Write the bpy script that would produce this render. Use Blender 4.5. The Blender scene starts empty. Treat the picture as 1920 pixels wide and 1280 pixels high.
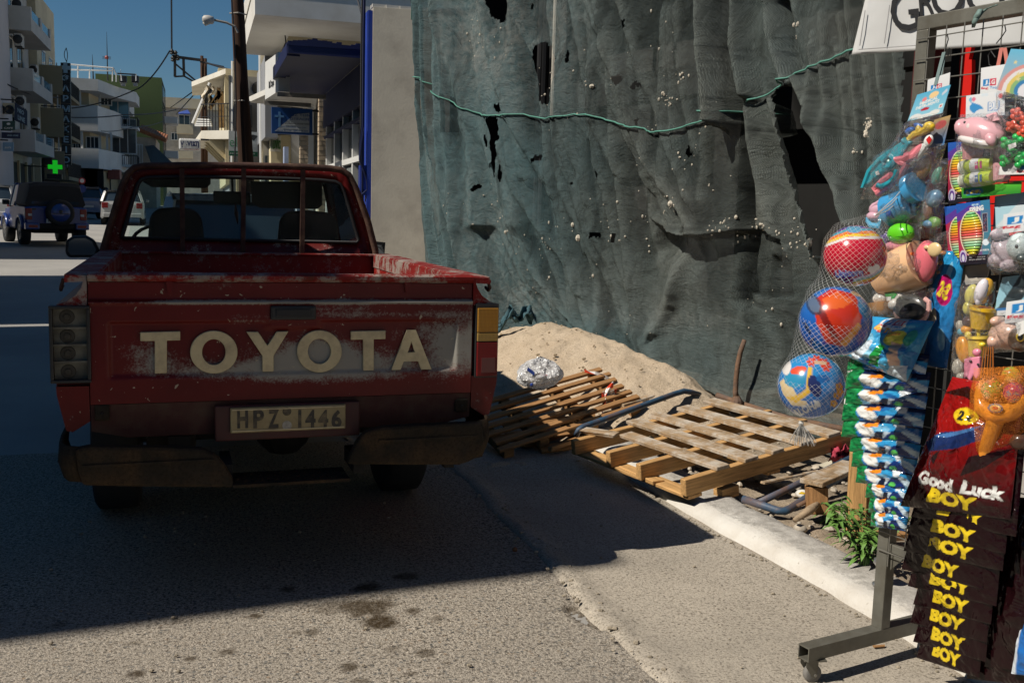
import bpy, math, random
import numpy as np
from mathutils import Vector, Matrix

random.seed(7)
R = math.radians
SC = bpy.context.scene
COL = SC.collection

# ------------------------------------------------------------------ camera
CAM = np.array([0.0, 0.0, 1.5])
FPX, WPX, HPX = 1867.0, 1920.0, 1280.0
def cam_axes(pitch=7.28, roll=1.6, yaw=17.46):
    p, r, y = R(pitch), R(roll), R(yaw)
    fwd = np.array([math.sin(y)*math.cos(p), math.cos(y)*math.cos(p), -math.sin(p)])
    right = np.array([math.cos(y), -math.sin(y), 0.0])
    up = np.cross(right, fwd)
    return math.cos(r)*right + math.sin(r)*up, -math.sin(r)*right + math.cos(r)*up, fwd
CR, CU, CF = cam_axes()
cd = bpy.data.cameras.new('camera')
cam = bpy.data.objects.new('camera', cd); COL.objects.link(cam)
m = Matrix.Identity(4)
for i in range(3):
    m[i][0], m[i][1], m[i][2], m[i][3] = CR[i], CU[i], -CF[i], CAM[i]
cam.matrix_world = m
cd.sensor_width = 36.0
cd.lens = FPX/WPX*36.0
cd.clip_start, cd.clip_end = 0.05, 2000.0
SC.camera = cam

# ------------------------------------------------------------------ sky, sun, exposure
SUN_EL, SUN_AZ = 46.0, 6.0          # light travels towards +X, a little towards +Y, downwards
wd = bpy.data.worlds.new('World'); SC.world = wd; wd.use_nodes = True
nt = wd.node_tree
sky = nt.nodes.new('ShaderNodeTexSky'); sky.sky_type = 'NISHITA'; sky.sun_disc = False
sky.sun_elevation = R(SUN_EL)
sdx, sdy = -math.cos(R(SUN_AZ)), -math.sin(R(SUN_AZ))       # towards the sun
sky.sun_rotation = math.atan2(sdx, sdy)
sky.altitude = 2000; sky.air_density = 1.3; sky.dust_density = 0.0; sky.ozone_density = 6.0
hs = nt.nodes.new('ShaderNodeHueSaturation'); hs.inputs['Saturation'].default_value = 1.16; hs.inputs['Hue'].default_value = 0.493
bg = nt.nodes['Background']; bg.inputs['Strength'].default_value = 0.05
nt.links.new(sky.outputs['Color'], hs.inputs['Color']); nt.links.new(hs.outputs['Color'], bg.inputs['Color'])
sl = bpy.data.lights.new('sun', 'SUN'); sl.energy = 5.0; sl.angle = R(0.5); sl.color = (1.0, 0.93, 0.82)
so = bpy.data.objects.new('sun', sl); COL.objects.link(so)
d = Vector((-sdx*math.cos(R(SUN_EL)), -sdy*math.cos(R(SUN_EL)), -math.sin(R(SUN_EL))))
so.rotation_euler = d.to_track_quat('-Z', 'Y').to_euler()
so.location = (-20, -3, 30)
vs = SC.view_settings
vs.view_transform = 'Standard'; vs.look = 'None'; vs.gamma = 1.0; vs.use_curve_mapping = False
vs.exposure = -0.05
SC.cycles.max_bounces = 8; SC.cycles.diffuse_bounces = 1; SC.cycles.glossy_bounces = 3
SC.cycles.transmission_bounces = 6; SC.cycles.transparent_max_bounces = 24
SC.cycles.use_denoising = True
SC.cycles.caustics_reflective = False; SC.cycles.caustics_refractive = False

# ------------------------------------------------------------------ points in the place, read off along sight lines
def ray(px, py):
    return CR*((px-WPX/2)/FPX) - CU*((py-HPX/2)/FPX) + CF
def at_x(px, py, X):
    r = ray(px, py); return CAM + r*(X/r[0])
def at_y(px, py, Y):
    r = ray(px, py); return CAM + r*(Y/r[1])
def at_z(px, py, Z):
    r = ray(px, py); return CAM + r*((Z-CAM[2])/r[2])
def at_plane(px, py, p0, n):
    r = ray(px, py); n = np.array(n, float); return CAM + r*(np.dot(np.array(p0)-CAM, n)/np.dot(r, n))
def at_d(px, py, D):
    return CAM + ray(px, py)*D
def gz(y):
    return 0.0 if y < 9 else 0.0185*(y-9)
def at_g(px, py):
    r = ray(px, py); k = -CAM[2]/r[2]
    if k*r[1] > 9:
        k = (CAM[2]+0.0185*9)/(0.0185*r[1]-r[2])
    return CAM + r*k

# ------------------------------------------------------------------ noise
def _h(ix, iy, s):
    n = (ix.astype(np.int64)*374761393 + iy.astype(np.int64)*668265263 + s*1442695041) & 0x7fffffff
    n = ((n ^ (n >> 13))*1274126177) & 0x7fffffff
    return ((n ^ (n >> 16)) & 0xffff)/65535.0
def vnoise(x, y, s=0):
    x = np.asarray(x, float); y = np.asarray(y, float)
    ix, iy = np.floor(x), np.floor(y); fx, fy = x-ix, y-iy
    fx = fx*fx*(3-2*fx); fy = fy*fy*(3-2*fy)
    a, b, c, e = _h(ix, iy, s), _h(ix+1, iy, s), _h(ix, iy+1, s), _h(ix+1, iy+1, s)
    return (a*(1-fx)+b*fx)*(1-fy)+(c*(1-fx)+e*fx)*fy
def fbm(x, y, o=4, s=0):
    t, a, n = 0.0, 0.5, 0.0
    for k in range(o):
        t = t + a*vnoise(np.asarray(x)*2**k, np.asarray(y)*2**k, s+k*17); n += a; a *= 0.5
    return t/n
def sstep(a, b, x):
    t = np.clip((np.asarray(x, float)-a)/(b-a), 0, 1); return t*t*(3-2*t)

# ------------------------------------------------------------------ mesh builder
ORIG = {}
class MB:
    def __init__(s):
        s.v, s.f, s.mi, s.col, s.uv = [], [], [], None, None
    def add(s, vs_, fs, m=0):
        b = len(s.v)
        s.v += [tuple(map(float, p)) for p in vs_]
        s.f += [tuple(b+i for i in q) for q in fs]
        s.mi += [m]*len(fs)
        return s
    def hexa(s, p, m=0):      # p: bottom 0-3 ccw, top 4-7
        return s.add(p, [(3,2,1,0),(4,5,6,7),(0,1,5,4),(1,2,6,5),(2,3,7,6),(3,0,4,7)], m)
    def boxp(s, a, b, m=0):
        (x0,y0,z0),(x1,y1,z1) = a, b
        x0,x1 = min(x0,x1),max(x0,x1); y0,y1 = min(y0,y1),max(y0,y1); z0,z1 = min(z0,z1),max(z0,z1)
        return s.hexa([(x0,y0,z0),(x1,y0,z0),(x1,y1,z0),(x0,y1,z0),(x0,y0,z1),(x1,y0,z1),(x1,y1,z1),(x0,y1,z1)], m)
    def box(s, c, d, M=None, m=0):
        x,y,z = d[0]/2,d[1]/2,d[2]/2
        p = [(-x,-y,-z),(x,-y,-z),(x,y,-z),(-x,y,-z),(-x,-y,z),(x,-y,z),(x,y,z),(-x,y,z)]
        c = Vector(c)
        p = [tuple((M @ Vector(q) if M else Vector(q)) + c) for q in p]
        return s.hexa(p, m)
    def beam(s, a, b, w, t, up=(0,0,1), m=0):   # box from a to b, width w across, thickness t along up
        a, b, up = Vector(a), Vector(b), Vector(up)
        d = (b-a).normalized(); x = d.cross(up).normalized(); u = x.cross(d).normalized()
        p = []
        for e in (-1, 1):
            for q, sx in ((a,-1),(a,1),(b,1),(b,-1)):
                p.append(q + x*sx*w/2 + u*e*t/2)
        return s.hexa([p[0],p[1],p[2],p[3],p[4],p[5],p[6],p[7]], m)
    def tube(s, pts, r, n=8, cap=True, m=0):
        pts = [Vector(p) for p in pts]; N = len(pts)
        rr = r if isinstance(r, (list, tuple)) else [r]*N
        t0 = (pts[1]-pts[0]).normalized()
        nrm = t0.orthogonal().normalized()
        vs_, fs = [], []
        for i, p in enumerate(pts):
            t = (pts[min(i+1,N-1)]-pts[max(i-1,0)]).normalized()
            nrm = (nrm - t*nrm.dot(t)).normalized(); bn = t.cross(nrm)
            for k in range(n):
                a = 2*math.pi*k/n
                vs_.append(p + (nrm*math.cos(a)+bn*math.sin(a))*rr[i])
        for i in range(N-1):
            for k in range(n):
                fs.append((i*n+k, i*n+(k+1)%n, (i+1)*n+(k+1)%n, (i+1)*n+k))
        if cap:
            fs.append(tuple(range(n-1,-1,-1))); fs.append(tuple((N-1)*n+k for k in range(n)))
        return s.add(vs_, fs, m)
    def prism(s, poly, vec, m=0):
        n = len(poly); v = np.array(vec, float)
        p = [np.array(q, float) for q in poly]
        return s.add(p+[q+v for q in p], [tuple(range(n-1,-1,-1)), tuple(range(n,2*n))]+[(i,(i+1)%n,n+(i+1)%n,n+i) for i in range(n)], m)
    def lathe(s, prof, c, axis=(0,0,1), n=20, m=0, cap=True):
        q = Vector((0,0,1)).rotation_difference(Vector(axis).normalized()); c = Vector(c)
        vs_, fs = [], []
        for r_, z in prof:
            for k in range(n):
                a = 2*math.pi*k/n
                vs_.append(q @ Vector((r_*math.cos(a), r_*math.sin(a), z)) + c)
        for i in range(len(prof)-1):
            for k in range(n):
                fs.append((i*n+k, i*n+(k+1)%n, (i+1)*n+(k+1)%n, (i+1)*n+k))
        if cap:
            fs.append(tuple(range(n-1,-1,-1))); fs.append(tuple((len(prof)-1)*n+k for k in range(n)))
        return s.add(vs_, fs, m)
    def ball(s, c, r, n=12, M=None, m=0):
        r = (r,r,r) if not isinstance(r, (tuple,list)) else r
        c = Vector(c); vs_, fs = [], []
        h = max(4, n//2)
        for i in range(h+1):
            th = math.pi*i/h
            for k in range(n):
                ph = 2*math.pi*k/n
                p = Vector((r[0]*math.sin(th)*math.cos(ph), r[1]*math.sin(th)*math.sin(ph), r[2]*math.cos(th)))
                vs_.append((M @ p if M else p)+c)
        for i in range(h):
            for k in range(n):
                fs.append((i*n+k, (i+1)*n+k, (i+1)*n+(k+1)%n, i*n+(k+1)%n))
        return s.add(vs_, fs, m)
    def grid(s, V, m=0, mask=None, flip=False):   # V: (nv,nu,3)
        nv, nu = V.shape[:2]
        b = len(s.v)
        s.v += list(map(tuple, V.reshape(-1,3).tolist()))
        fs = []
        for j in range(nv-1):
            for i in range(nu-1):
                if mask is not None and not mask[j,i]: continue
                q = (b+j*nu+i, b+j*nu+i+1, b+(j+1)*nu+i+1, b+(j+1)*nu+i)
                fs.append(q[::-1] if flip else q)
        s.f += fs; s.mi += [m]*len(fs)
        return s
    def build(s, name, mats, parent=None, smooth=False, bev=0, seg=2, solid=0, root=None, attrs=None, base=False):
        V = np.array(s.v, float).reshape(-1,3)
        loc = np.zeros(3)
        if parent is not None:
            loc = ORIG.get(parent.name, np.zeros(3))
        elif base:
            loc = np.array([(V[:,0].min()+V[:,0].max())/2, (V[:,1].min()+V[:,1].max())/2, V[:,2].min()])
        me = bpy.data.meshes.new(name)
        me.from_pydata((V-loc).tolist(), [], s.f)
        if not isinstance(mats, (list, tuple)): mats = [mats]
        for mt in mats: me.materials.append(mt)
        if len(mats) > 1:
            me.polygons.foreach_set('material_index', s.mi)
        if smooth:
            me.polygons.foreach_set('use_smooth', [True]*len(me.polygons))
            if smooth != 'all':
                try: me.set_sharp_from_angle(angle=R(40))
                except Exception: pass
        if attrs:
            for an, arr in attrs.items():
                arr = np.asarray(arr, float)
                if arr.ndim == 1:
                    at = me.attributes.new(an, 'FLOAT', 'POINT'); at.data.foreach_set('value', arr)
                else:
                    if arr.shape[1] == 3: arr = np.concatenate([arr, np.ones((len(arr),1))], 1)
                    at = me.color_attributes.new(an, 'FLOAT_COLOR', 'POINT'); at.data.foreach_set('color', arr.ravel())
        me.update()
        o = bpy.data.objects.new(name, me); COL.objects.link(o)
        if parent is not None:
            o.parent = parent; ORIG[o.name] = loc
        else:
            o.location = loc; ORIG[o.name] = loc
        if bev:
            b = o.modifiers.new('bevel', 'BEVEL'); b.width = bev; b.segments = seg; b.limit_method = 'ANGLE'; b.angle_limit = R(35)
        if solid:
            b = o.modifiers.new('solid', 'SOLIDIFY'); b.thickness = solid; b.offset = 0
        return o

def tag(o, label=None, cat=None, group=None, kind=None):
    if label: o['label'] = label
    if cat: o['category'] = cat
    if group: o['group'] = group
    if kind: o['kind'] = kind
    return o
def thing(name, label, cat, loc=(0,0,0), group=None):
    o = bpy.data.objects.new(name, None); COL.objects.link(o)
    o.location = loc; o.empty_display_size = 0.1
    ORIG[o.name] = np.array(loc, float)
    return tag(o, label, cat, group)
def copy_tree(o, parent=None, off=(0,0,0)):
    c = o.copy(); COL.objects.link(c); c.parent = parent
    if parent is None: c.location = Vector(o.location)+Vector(off)
    ORIG[c.name] = ORIG.get(o.name, np.zeros(3)) + (np.array(off) if parent is None else 0)
    for ch in [x for x in o.children]: copy_tree(ch, c)
    return c

# ------------------------------------------------------------------ text
DEP = None
def text_mesh(txt, size=1.0, bold=0.0, ext=0.0, align='CENTER', sx=1.0, shear=0.0, spacing=1.0):
    cu = bpy.data.curves.new('t', 'FONT'); cu.body = txt; cu.size = size; cu.offset = bold; cu.extrude = ext
    cu.align_x = align; cu.align_y = 'CENTER'; cu.resolution_u = 3; cu.shear = shear; cu.space_character = spacing
    o = bpy.data.objects.new('t', cu); COL.objects.link(o)
    dg = bpy.context.evaluated_depsgraph_get(); dg.update()
    me = bpy.data.meshes.new_from_object(o.evaluated_get(dg))
    me.calc_loop_triangles()
    V = np.zeros(len(me.vertices)*3); me.vertices.foreach_get('co', V); V = V.reshape(-1,3)
    F = [tuple(p.vertices) for p in me.polygons]
    bpy.data.objects.remove(o); bpy.data.curves.remove(cu); bpy.data.meshes.remove(me)
    V[:,0] *= sx
    return V, F
def put_text(mb, txt, origin, right, up, size, m=0, fit_w=None, fit_h=None, bold=0.0, ext=0.001, **k):
    V, F = text_mesh(txt, 1.0, bold, 0.0, **k)
    if len(V) == 0: return mb
    w = V[:,0].max()-V[:,0].min(); h = V[:,1].max()-V[:,1].min()
    c = np.array([(V[:,0].max()+V[:,0].min())/2, (V[:,1].max()+V[:,1].min())/2])
    kx = fit_w/w if fit_w else size; ky = fit_h/h if fit_h else (kx if fit_w else size)
    origin, right, up = np.array(origin,float), np.array(right,float), np.array(up,float)
    right /= np.linalg.norm(right); up /= np.linalg.norm(up)
    P = origin + ((V[:,0]-c[0])*kx)[:,None]*right + ((V[:,1]-c[1])*ky)[:,None]*up
    nrm = np.cross(right, up)
    n = len(P)
    # front face plus a skirt for thickness
    mb.add(P+nrm*ext, F, m)
    from collections import Counter
    ed = Counter()
    for f in F:
        for a, b in zip(f, f[1:]+f[:1]): ed[(a,b)] += 1
    bd = [e for e in ed if (e[1],e[0]) not in ed]
    b0 = len(mb.v)
    mb.add(list(P+nrm*ext)+list(P-nrm*0.0005), [(a+n, b+n, b, a) for a, b in bd], m)
    return mb

# ------------------------------------------------------------------ materials
MATS = {}
class NB:
    """small helper round a material's node tree"""
    def __init__(s, name):
        s.m = bpy.data.materials.new(name); s.m.use_nodes = True
        s.t = s.m.node_tree; s.b = s.t.nodes['Principled BSDF']; s.out = s.t.nodes['Material Output']
        s.tc = s.t.nodes.new('ShaderNodeTexCoord')
    def n(s, t, **k):
        nd = s.t.nodes.new('ShaderNode'+t)
        for a, v in k.items():
            if a.startswith('i_'):
                nd.inputs[a[2:].replace('_',' ')].default_value = v
            else: setattr(nd, a, v)
        return nd
    def l(s, a, b): s.t.links.new(a, b)
    def noise(s, scale, detail=4, rough=.55, coord=None, vec_scale=None, dist=0.0):
        nd = s.n('TexNoise'); nd.inputs['Scale'].default_value = scale; nd.inputs['Detail'].default_value = detail
        nd.inputs['Roughness'].default_value = rough; nd.inputs['Distortion'].default_value = dist
        c = coord or s.tc.outputs['Object']
        if vec_scale:
            mp = s.n('Mapping'); mp.inputs['Scale'].default_value = vec_scale; s.l(c, mp.inputs['Vector']); c = mp.outputs['Vector']
        s.l(c, nd.inputs['Vector']); return nd.outputs['Fac']
    def voro(s, scale, feat='F1', coord=None):
        nd = s.n('TexVoronoi'); nd.feature = feat; nd.inputs['Scale'].default_value = scale
        s.l(coord or s.tc.outputs['Object'], nd.inputs['Vector']); return nd
    def ramp(s, fac, stops):
        nd = s.n('ValToRGB'); e = nd.color_ramp.elements
        while len(e) < len(stops): e.new(0.5)
        for q, (p, c) in zip(e, stops):
            q.position = p; q.color = (c, c, c, 1) if not isinstance(c, tuple) else (*c[:3], 1)
        s.l(fac, nd.inputs['Fac']); return nd.outputs['Color']
    def mix(s, fac, a, b, mode='MIX'):
        nd = s.n('Mix'); nd.data_type = 'RGBA'; nd.blend_type = mode
        for key, v in ((0, fac), (6, a), (7, b)):
            if hasattr(v, 'links'): s.l(v, nd.inputs[key])
            elif isinstance(v, tuple): nd.inputs[key].default_value = (*v[:3], 1)
            else: nd.inputs[key].default_value = v
        return nd.outputs[2]
    def math(s, op, a, b=0.0, c=None):
        nd = s.n('Math'); nd.operation = op
        for i, v in enumerate((a, b) if c is None else (a, b, c)):
            if hasattr(v, 'links'): s.l(v, nd.inputs[i])
            else: nd.inputs[i].default_value = v
        return nd.outputs[0]
    def attr(s, name):
        nd = s.n('Attribute'); nd.attribute_name = name; return nd
    def bump(s, h, strength=.3, dist=.01, prev=None):
        nd = s.n('Bump'); nd.inputs['Strength'].default_value = strength; nd.inputs['Distance'].default_value = dist
        s.l(h, nd.inputs['Height'])
        if prev: s.l(prev, nd.inputs['Normal'])
        s.l(nd.outputs['Normal'], s.b.inputs['Normal']); return nd.outputs['Normal']
    def col(s, c):
        if hasattr(c, 'links'): s.l(c, s.b.inputs['Base Color'])
        else: s.b.inputs['Base Color'].default_value = (*c[:3], 1)
    def set(s, **k):
        for a, v in k.items():
            i = s.b.inputs[a.replace('_',' ')]
            if hasattr(v, 'links'): s.l(v, i)
            else: i.default_value = v
        return s

def mat(name, c, rough=.6, metal=0.0, var=.18, scale=3.0, bump=0.0, bscale=40.0, spec=.5, dirt=None, dscale=1.2, damt=.5, coat=0.0, fine=0.0, emit=None):
    """general weathered surface: base colour with cloudy variation, patchy dirt and fine relief"""
    if name in MATS: return MATS[name]
    q = NB(name)
    a = tuple(max(0, x*(1-var)) for x in c); b = tuple(min(1, x*(1+var)) for x in c)
    o = q.mix(q.ramp(q.noise(scale, 5, .6), [(.3,0.0),(.7,1.0)]), a, b)
    if dirt:
        o = q.mix(q.math('MULTIPLY', q.ramp(q.noise(dscale, 6, .65), [(.45,0.0),(.68,1.0)]), damt), o, dirt)
    if fine:
        o = q.mix(q.math('MULTIPLY', q.ramp(q.noise(bscale*2, 3, .7), [(.42,1.0),(.5,0.0)]), fine), o, tuple(x*.35 for x in c))
    q.col(o)
    q.set(Roughness=rough, Metallic=metal, Specular_IOR_Level=spec, Coat_Weight=coat)
    if coat: q.set(Coat_Roughness=.08)
    if bump: q.bump(q.noise(bscale, 4, .6), bump, .01)
    if emit:
        q.set(Emission_Color=(*emit[:3],1), Emission_Strength=emit[3])
    MATS[name] = q.m
    return q.m

def glass_mat(name, tint=(.9,.95,.95), op=.25, rough=.03):
    if name in MATS: return MATS[name]
    q = NB(name)
    tr = q.n('BsdfTransparent'); tr.inputs['Color'].default_value = (*tint,1)
    gl = q.n('BsdfGlossy'); gl.inputs['Roughness'].default_value = rough
    fr = q.n('Fresnel'); fr.inputs['IOR'].default_value = 1.12
    df = q.n('BsdfDiffuse'); df.inputs['Color'].default_value = (.55,.55,.52,1)
    m0 = q.n('MixShader'); q.l(q.math('MULTIPLY', q.ramp(q.noise(9, 6, .7), [(.4,0.0),(.8,1.0)]), op), m0.inputs[0])
    q.l(tr.outputs[0], m0.inputs[1]); q.l(df.outputs[0], m0.inputs[2])
    m1 = q.n('MixShader'); q.l(fr.outputs[0], m1.inputs[0]); q.l(m0.outputs[0], m1.inputs[1]); q.l(gl.outputs[0], m1.inputs[2])
    q.l(m1.outputs[0], q.out.inputs[0])
    MATS[name] = q.m; return q.m
# ------------------------------------------------------------------ ground materials
def asphalt_mat():
    q = NB('asphalt')
    v = q.voro(62); v2 = q.voro(125)
    sep = q.n('SeparateColor'); q.l(v.outputs['Color'], sep.inputs[0])
    sep2 = q.n('SeparateColor'); q.l(v2.outputs['Color'], sep2.inputs[0])
    base = q.ramp(sep2.outputs[0], [(0.0,(.43,.385,.325)),(.45,(.57,.51,.43)),(.8,(.68,.61,.515)),(1.0,(.49,.425,.34))])
    stone = q.ramp(sep.outputs[1], [(0.0,(.17,.175,.17)),(.5,(.27,.265,.25)),(.8,(.40,.36,.30)),(1.0,(.46,.34,.24))])
    isst = q.math('MULTIPLY', q.math('GREATER_THAN', sep.outputs[0], .66), q.math('LESS_THAN', v.outputs['Distance'], .40))
    o = q.mix(isst, base, stone)
    grain = q.mix(1.0, q.ramp(q.noise(70, 5, .8), [(.415,(.10,.085,.07)),(.49,(1.,1.,1.))]), q.ramp(q.noise(150, 3, .8), [(.36,(.25,.22,.19)),(.5,(1.,1.,1.)),(.62,(1.2,1.17,1.12))]), 'MULTIPLY')
    o = q.mix(.92, o, grain, 'MULTIPLY')
    o = q.mix(q.ramp(q.noise(1.1, 5, .6), [(.35,.0),(.7,.5)]), o, (.36,.32,.27))
    o = q.mix(q.ramp(q.noise(34, 4, .8), [(.62,0.0),(.67,.75)]), o, (.10,.095,.085))
    st = q.attr('stain')
    k = q.math('MULTIPLY', st.outputs['Fac'], q.ramp(q.noise(38, 5, .7), [(.28,.6),(.55,1.0)]))
    o = q.mix(k, o, (.060,.040,.020))
    q.col(o); q.set(Roughness=.9, Specular_IOR_Level=.12)
    h = q.math('ADD', q.math('MULTIPLY', v2.outputs['Distance'], -.35), q.math('MULTIPLY', q.noise(115, 4, .75), 1.6))
    q.bump(h, .8, .010)
    return q.m
def concrete_mat(name, c, pits=.55, sc=160):
    q = NB(name)
    o = q.mix(q.ramp(q.noise(2.2, 6, .6), [(.3,0.0),(.7,1.0)]), tuple(x*.86 for x in c), tuple(min(1,x*1.1) for x in c))
    o = q.mix(q.math('MULTIPLY', q.ramp(q.noise(sc, 3, .7), [(.33,1.0),(.43,0.0)]), pits), o, tuple(x*.25 for x in c))
    o = q.mix(q.math('MULTIPLY', q.ramp(q.noise(9, 6, .7), [(.56,0.0),(.70,1.0)]), .45), o, tuple(x*.62 for x in c))
    o = q.mix(.75, o, q.mix(1.0, q.ramp(q.noise(70, 5, .8), [(.39,(.22,.19,.16)),(.46,(1.,1.,1.))]), q.ramp(q.noise(150, 3, .8), [(.36,(.45,.42,.38)),(.5,(1.,1.,1.)),(.62,(1.2,1.17,1.12))]), 'MULTIPLY'), 'MULTIPLY')
    o = q.mix(q.math('MULTIPLY', q.ramp(q.noise(1.6, 6, .65), [(.45,0.0),(.7,1.0)]), .4), o, tuple(x*.70 for x in c))
    st = q.attr('stain')
    o = q.mix(st.outputs['Fac'], o, (.16,.10,.05))
    q.col(o); q.set(Roughness=.88, Specular_IOR_Level=.3)
    q.bump(q.noise(sc, 5, .7), .5, .008)
    return q.m
M_ASPH = asphalt_mat()
M_GUT = concrete_mat('gutter_concrete', (.455,.405,.335), .9, 80)
M_LIP = concrete_mat('lip_cement', (.60,.52,.42), .3)
def kerb_mat():
    q = NB('kerb_paint')
    at = q.attr('front')
    paint = q.mix(q.ramp(q.noise(6, 6, .65), [(.35,0.0),(.75,1.0)]), (.68,.65,.595), (.56,.515,.45))
    conc = q.mix(q.ramp(q.noise(14, 6, .7), [(.35,0.0),(.7,1.0)]), (.30,.28,.25), (.58,.55,.50))
    k = q.math('ADD', at.outputs['Fac'], q.math('MULTIPLY', q.math('SUBTRACT', q.noise(22, 6, .75), .5), 1.3))
    o = q.mix(q.ramp(k, [(.40,0.0),(.62,1.0)]), conc, paint)
    o = q.mix(q.math('MULTIPLY', q.ramp(q.noise(30, 6, .8), [(.62,0.0),(.70,1.0)]), .8), o, (.30,.25,.19))
    q.col(o); q.set(Roughness=.85); q.bump(q.noise(60, 5, .7), .6, .01)
    return q.m
M_KERB = kerb_mat()
M_SOIL = mat('dry_soil', (.30,.235,.165), .95, var=.35, scale=9, bump=.9, bscale=60, dirt=(.45,.38,.29), dscale=5, fine=.5)
M_FARROAD = mat('far_asphalt', (.34,.325,.30), .85, var=.12, scale=.8, bump=.3, bscale=60, dirt=(.24,.23,.22), dscale=.35)
M_PAVE = mat('pavement_concrete', (.40,.37,.33), .9, var=.15, scale=1.5, bump=.3)

# ------------------------------------------------------------------ ground
ys = [-40, -5, 1.0, 5, 9] + [9+ (i+1)*6 for i in range(24)] + [400]
g = MB(); xs = [-150, -40, -9.2, -4, 0, 2.37, 12, 60, 150]
g.grid(np.array([[(x, y, gz(min(y,153))-.03) for x in xs] for y in ys]))
tag(g.build('road', M_FARROAD), kind='structure')

def kshift(y): return .07*(1-sstep(3.3, 4.5, y))
def seam_x(y):   # ragged edge between asphalt and concrete gutter
    return 1.41 + .045*(fbm(y*1.9, y*0+3, 5, 5)-.5) + .022*(fbm(y*9, y*0, 4, 9)-.5) + np.where(np.asarray(y) < 3, (3-np.asarray(y))*.03, 0)
STAINS = [(690,1138,60,20,.9),(620,1140,45,15,.5),(715,1165,42,17,1.0),(775,1145,16,8,.8),(540,1105,14,6,.8),(480,1155,16,6,.9),(585,1185,16,8,.7),
          (255,1262,20,8,.9),(355,1235,14,6,.8),(655,1250,20,9,.8),(770,1262,16,6,.7),(800,1222,22,9,.7),(820,1160,14,7,.5),(425,1222,20,7,.7),(690,1100,34,9,.9),
          (760,1080,32,9,.8),(735,1215,16,6,.5),(680,1275,18,6,.7),(840,1240,14,6,.4),(110,1170,18,6,.5),(330,1165,16,6,.4),(560,1185,14,5,.5),(250,1205,16,5,.3),(500,1100,12,5,.4)]
def stain_at(X, Y):
    s = np.zeros_like(X)
    for px, py, rx, ry, a in STAINS:
        p = at_z(px, py, 0); e1 = at_z(px+rx, py, 0); e2 = at_z(px, py+ry, 0)
        r1 = np.hypot(*(e1-p)[:2]); r2 = np.hypot(*(e2-p)[:2])
        w = 1+.9*(fbm(X*26, Y*26, 3, int(px))-.5)
        dd = np.hypot((X-p[0])/r1, (Y-p[1])/r2)*w
        s = np.maximum(s, a*(1-sstep(.55, 1.05, dd)))
    return s
nx, ny = 240, 300
yy = np.linspace(1.7, 6.4, ny)
V = np.zeros((ny, nx, 3))
for j, y in enumerate(yy):
    V[j,:,0] = np.linspace(-2.9, float(seam_x(np.array(y))), nx); V[j,:,1] = y
X, Y = V[...,0], V[...,1]
V[...,2] = .006*(fbm(X*2.2, Y*2.2, 3, 1)-.5) - .004*sstep(1.0, 1.4, X)
ph = at_z(1102, 1152, 0)
dd = np.hypot((X-ph[0]+.25*(Y-ph[1]))/.065, (Y-ph[1])/.15)*(1+.7*(fbm(X*22, Y*22, 3, 4)-.5))
V[...,2] -= .024*(1-sstep(.6, 1.0, dd))*(.6+.8*fbm(X*60, Y*60, 2, 14))
st = np.maximum(stain_at(X, Y), .75*(1-sstep(.75, 1.05, dd))*fbm(X*40, Y*40, 3, 6)*1.5)
g = MB().grid(V)
tag(g.build('asphalt_road', M_ASPH, smooth='all', attrs={'stain': st.ravel()}), kind='structure')
# concrete gutter with its raised ragged lip
nx, ny = 90, 330
yy = np.linspace(.8, 7.5, ny); V = np.zeros((ny, nx, 3))
for j, y in enumerate(yy):
    V[j,:,0] = np.linspace(float(seam_x(np.array(y)))-.012, 2.385+float(kshift(y)), nx); V[j,:,1] = y
X, Y = V[...,0], V[...,1]; sx = seam_x(Y)
lip = np.exp(-((X-sx-.05)/(.03+.05*fbm(Y*4,Y*0,3,4)))**2)*(.15+1.3*fbm(Y*6, X*9, 4, 8))+.5*(fbm(X*26, Y*26, 3, 11)-.5)*np.exp(-((X-sx-.05)/.07)**2)
V[...,2] = .002+.013*lip*sstep(-.01, .03, X-sx)-.02*(1-sstep(-.012, .006, X-sx)) + .006*(fbm(X*3, Y*3, 3, 3)-.5)+.004*sstep(2.1,2.36,X)
hole = np.exp(-(((X-at_z(1065,1090,0)[0])/.05)**2+((Y-at_z(1065,1090,0)[1])/.09)**2))
V[...,2] -= .02*hole*(fbm(X*30, Y*30, 2, 3) > .5)
g = MB().grid(V)
st = .55*np.exp(-((X-2.37-kshift(Y))/.02)**2)*sstep(.35,.65,fbm(X*8,Y*8,3,2))
tag(g.build('gutter', M_GUT, smooth='all', attrs={'stain': st.ravel()}), kind='structure')
g = MB(); rg = np.random.RandomState(21)
for k in range(260):
    x = rg.uniform(-1.0, 2.3); y = rg.uniform(2.3, 5.0); r = .002+.006*rg.rand()**3
    g.ball((x, y, .006+r*.3), (r*1.3, r, r*.7), 5)
for k in range(160):
    x = rg.normal(1.43, .05); y = rg.uniform(2.3, 5.0); r = .003+.008*rg.rand()**3
    g.ball((x, y, .010+r*.3), (r*1.3, r, r*.7), 5)
for k in range(160):
    y = rg.uniform(2.4, 5.0); x = 2.335+float(kshift(y))-abs(rg.normal(0, .02)); r = .002+.006*rg.rand()**2
    g.ball((x, y, .008+r*.3), (r*1.3, r, r*.7), 5)
tag(g.build('grit', mat('road_grit', (.33,.28,.21), .95, var=.45, scale=60)), 'loose grit and tiny stones on the road and along the kerb', 'grit', kind='stuff')
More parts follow.
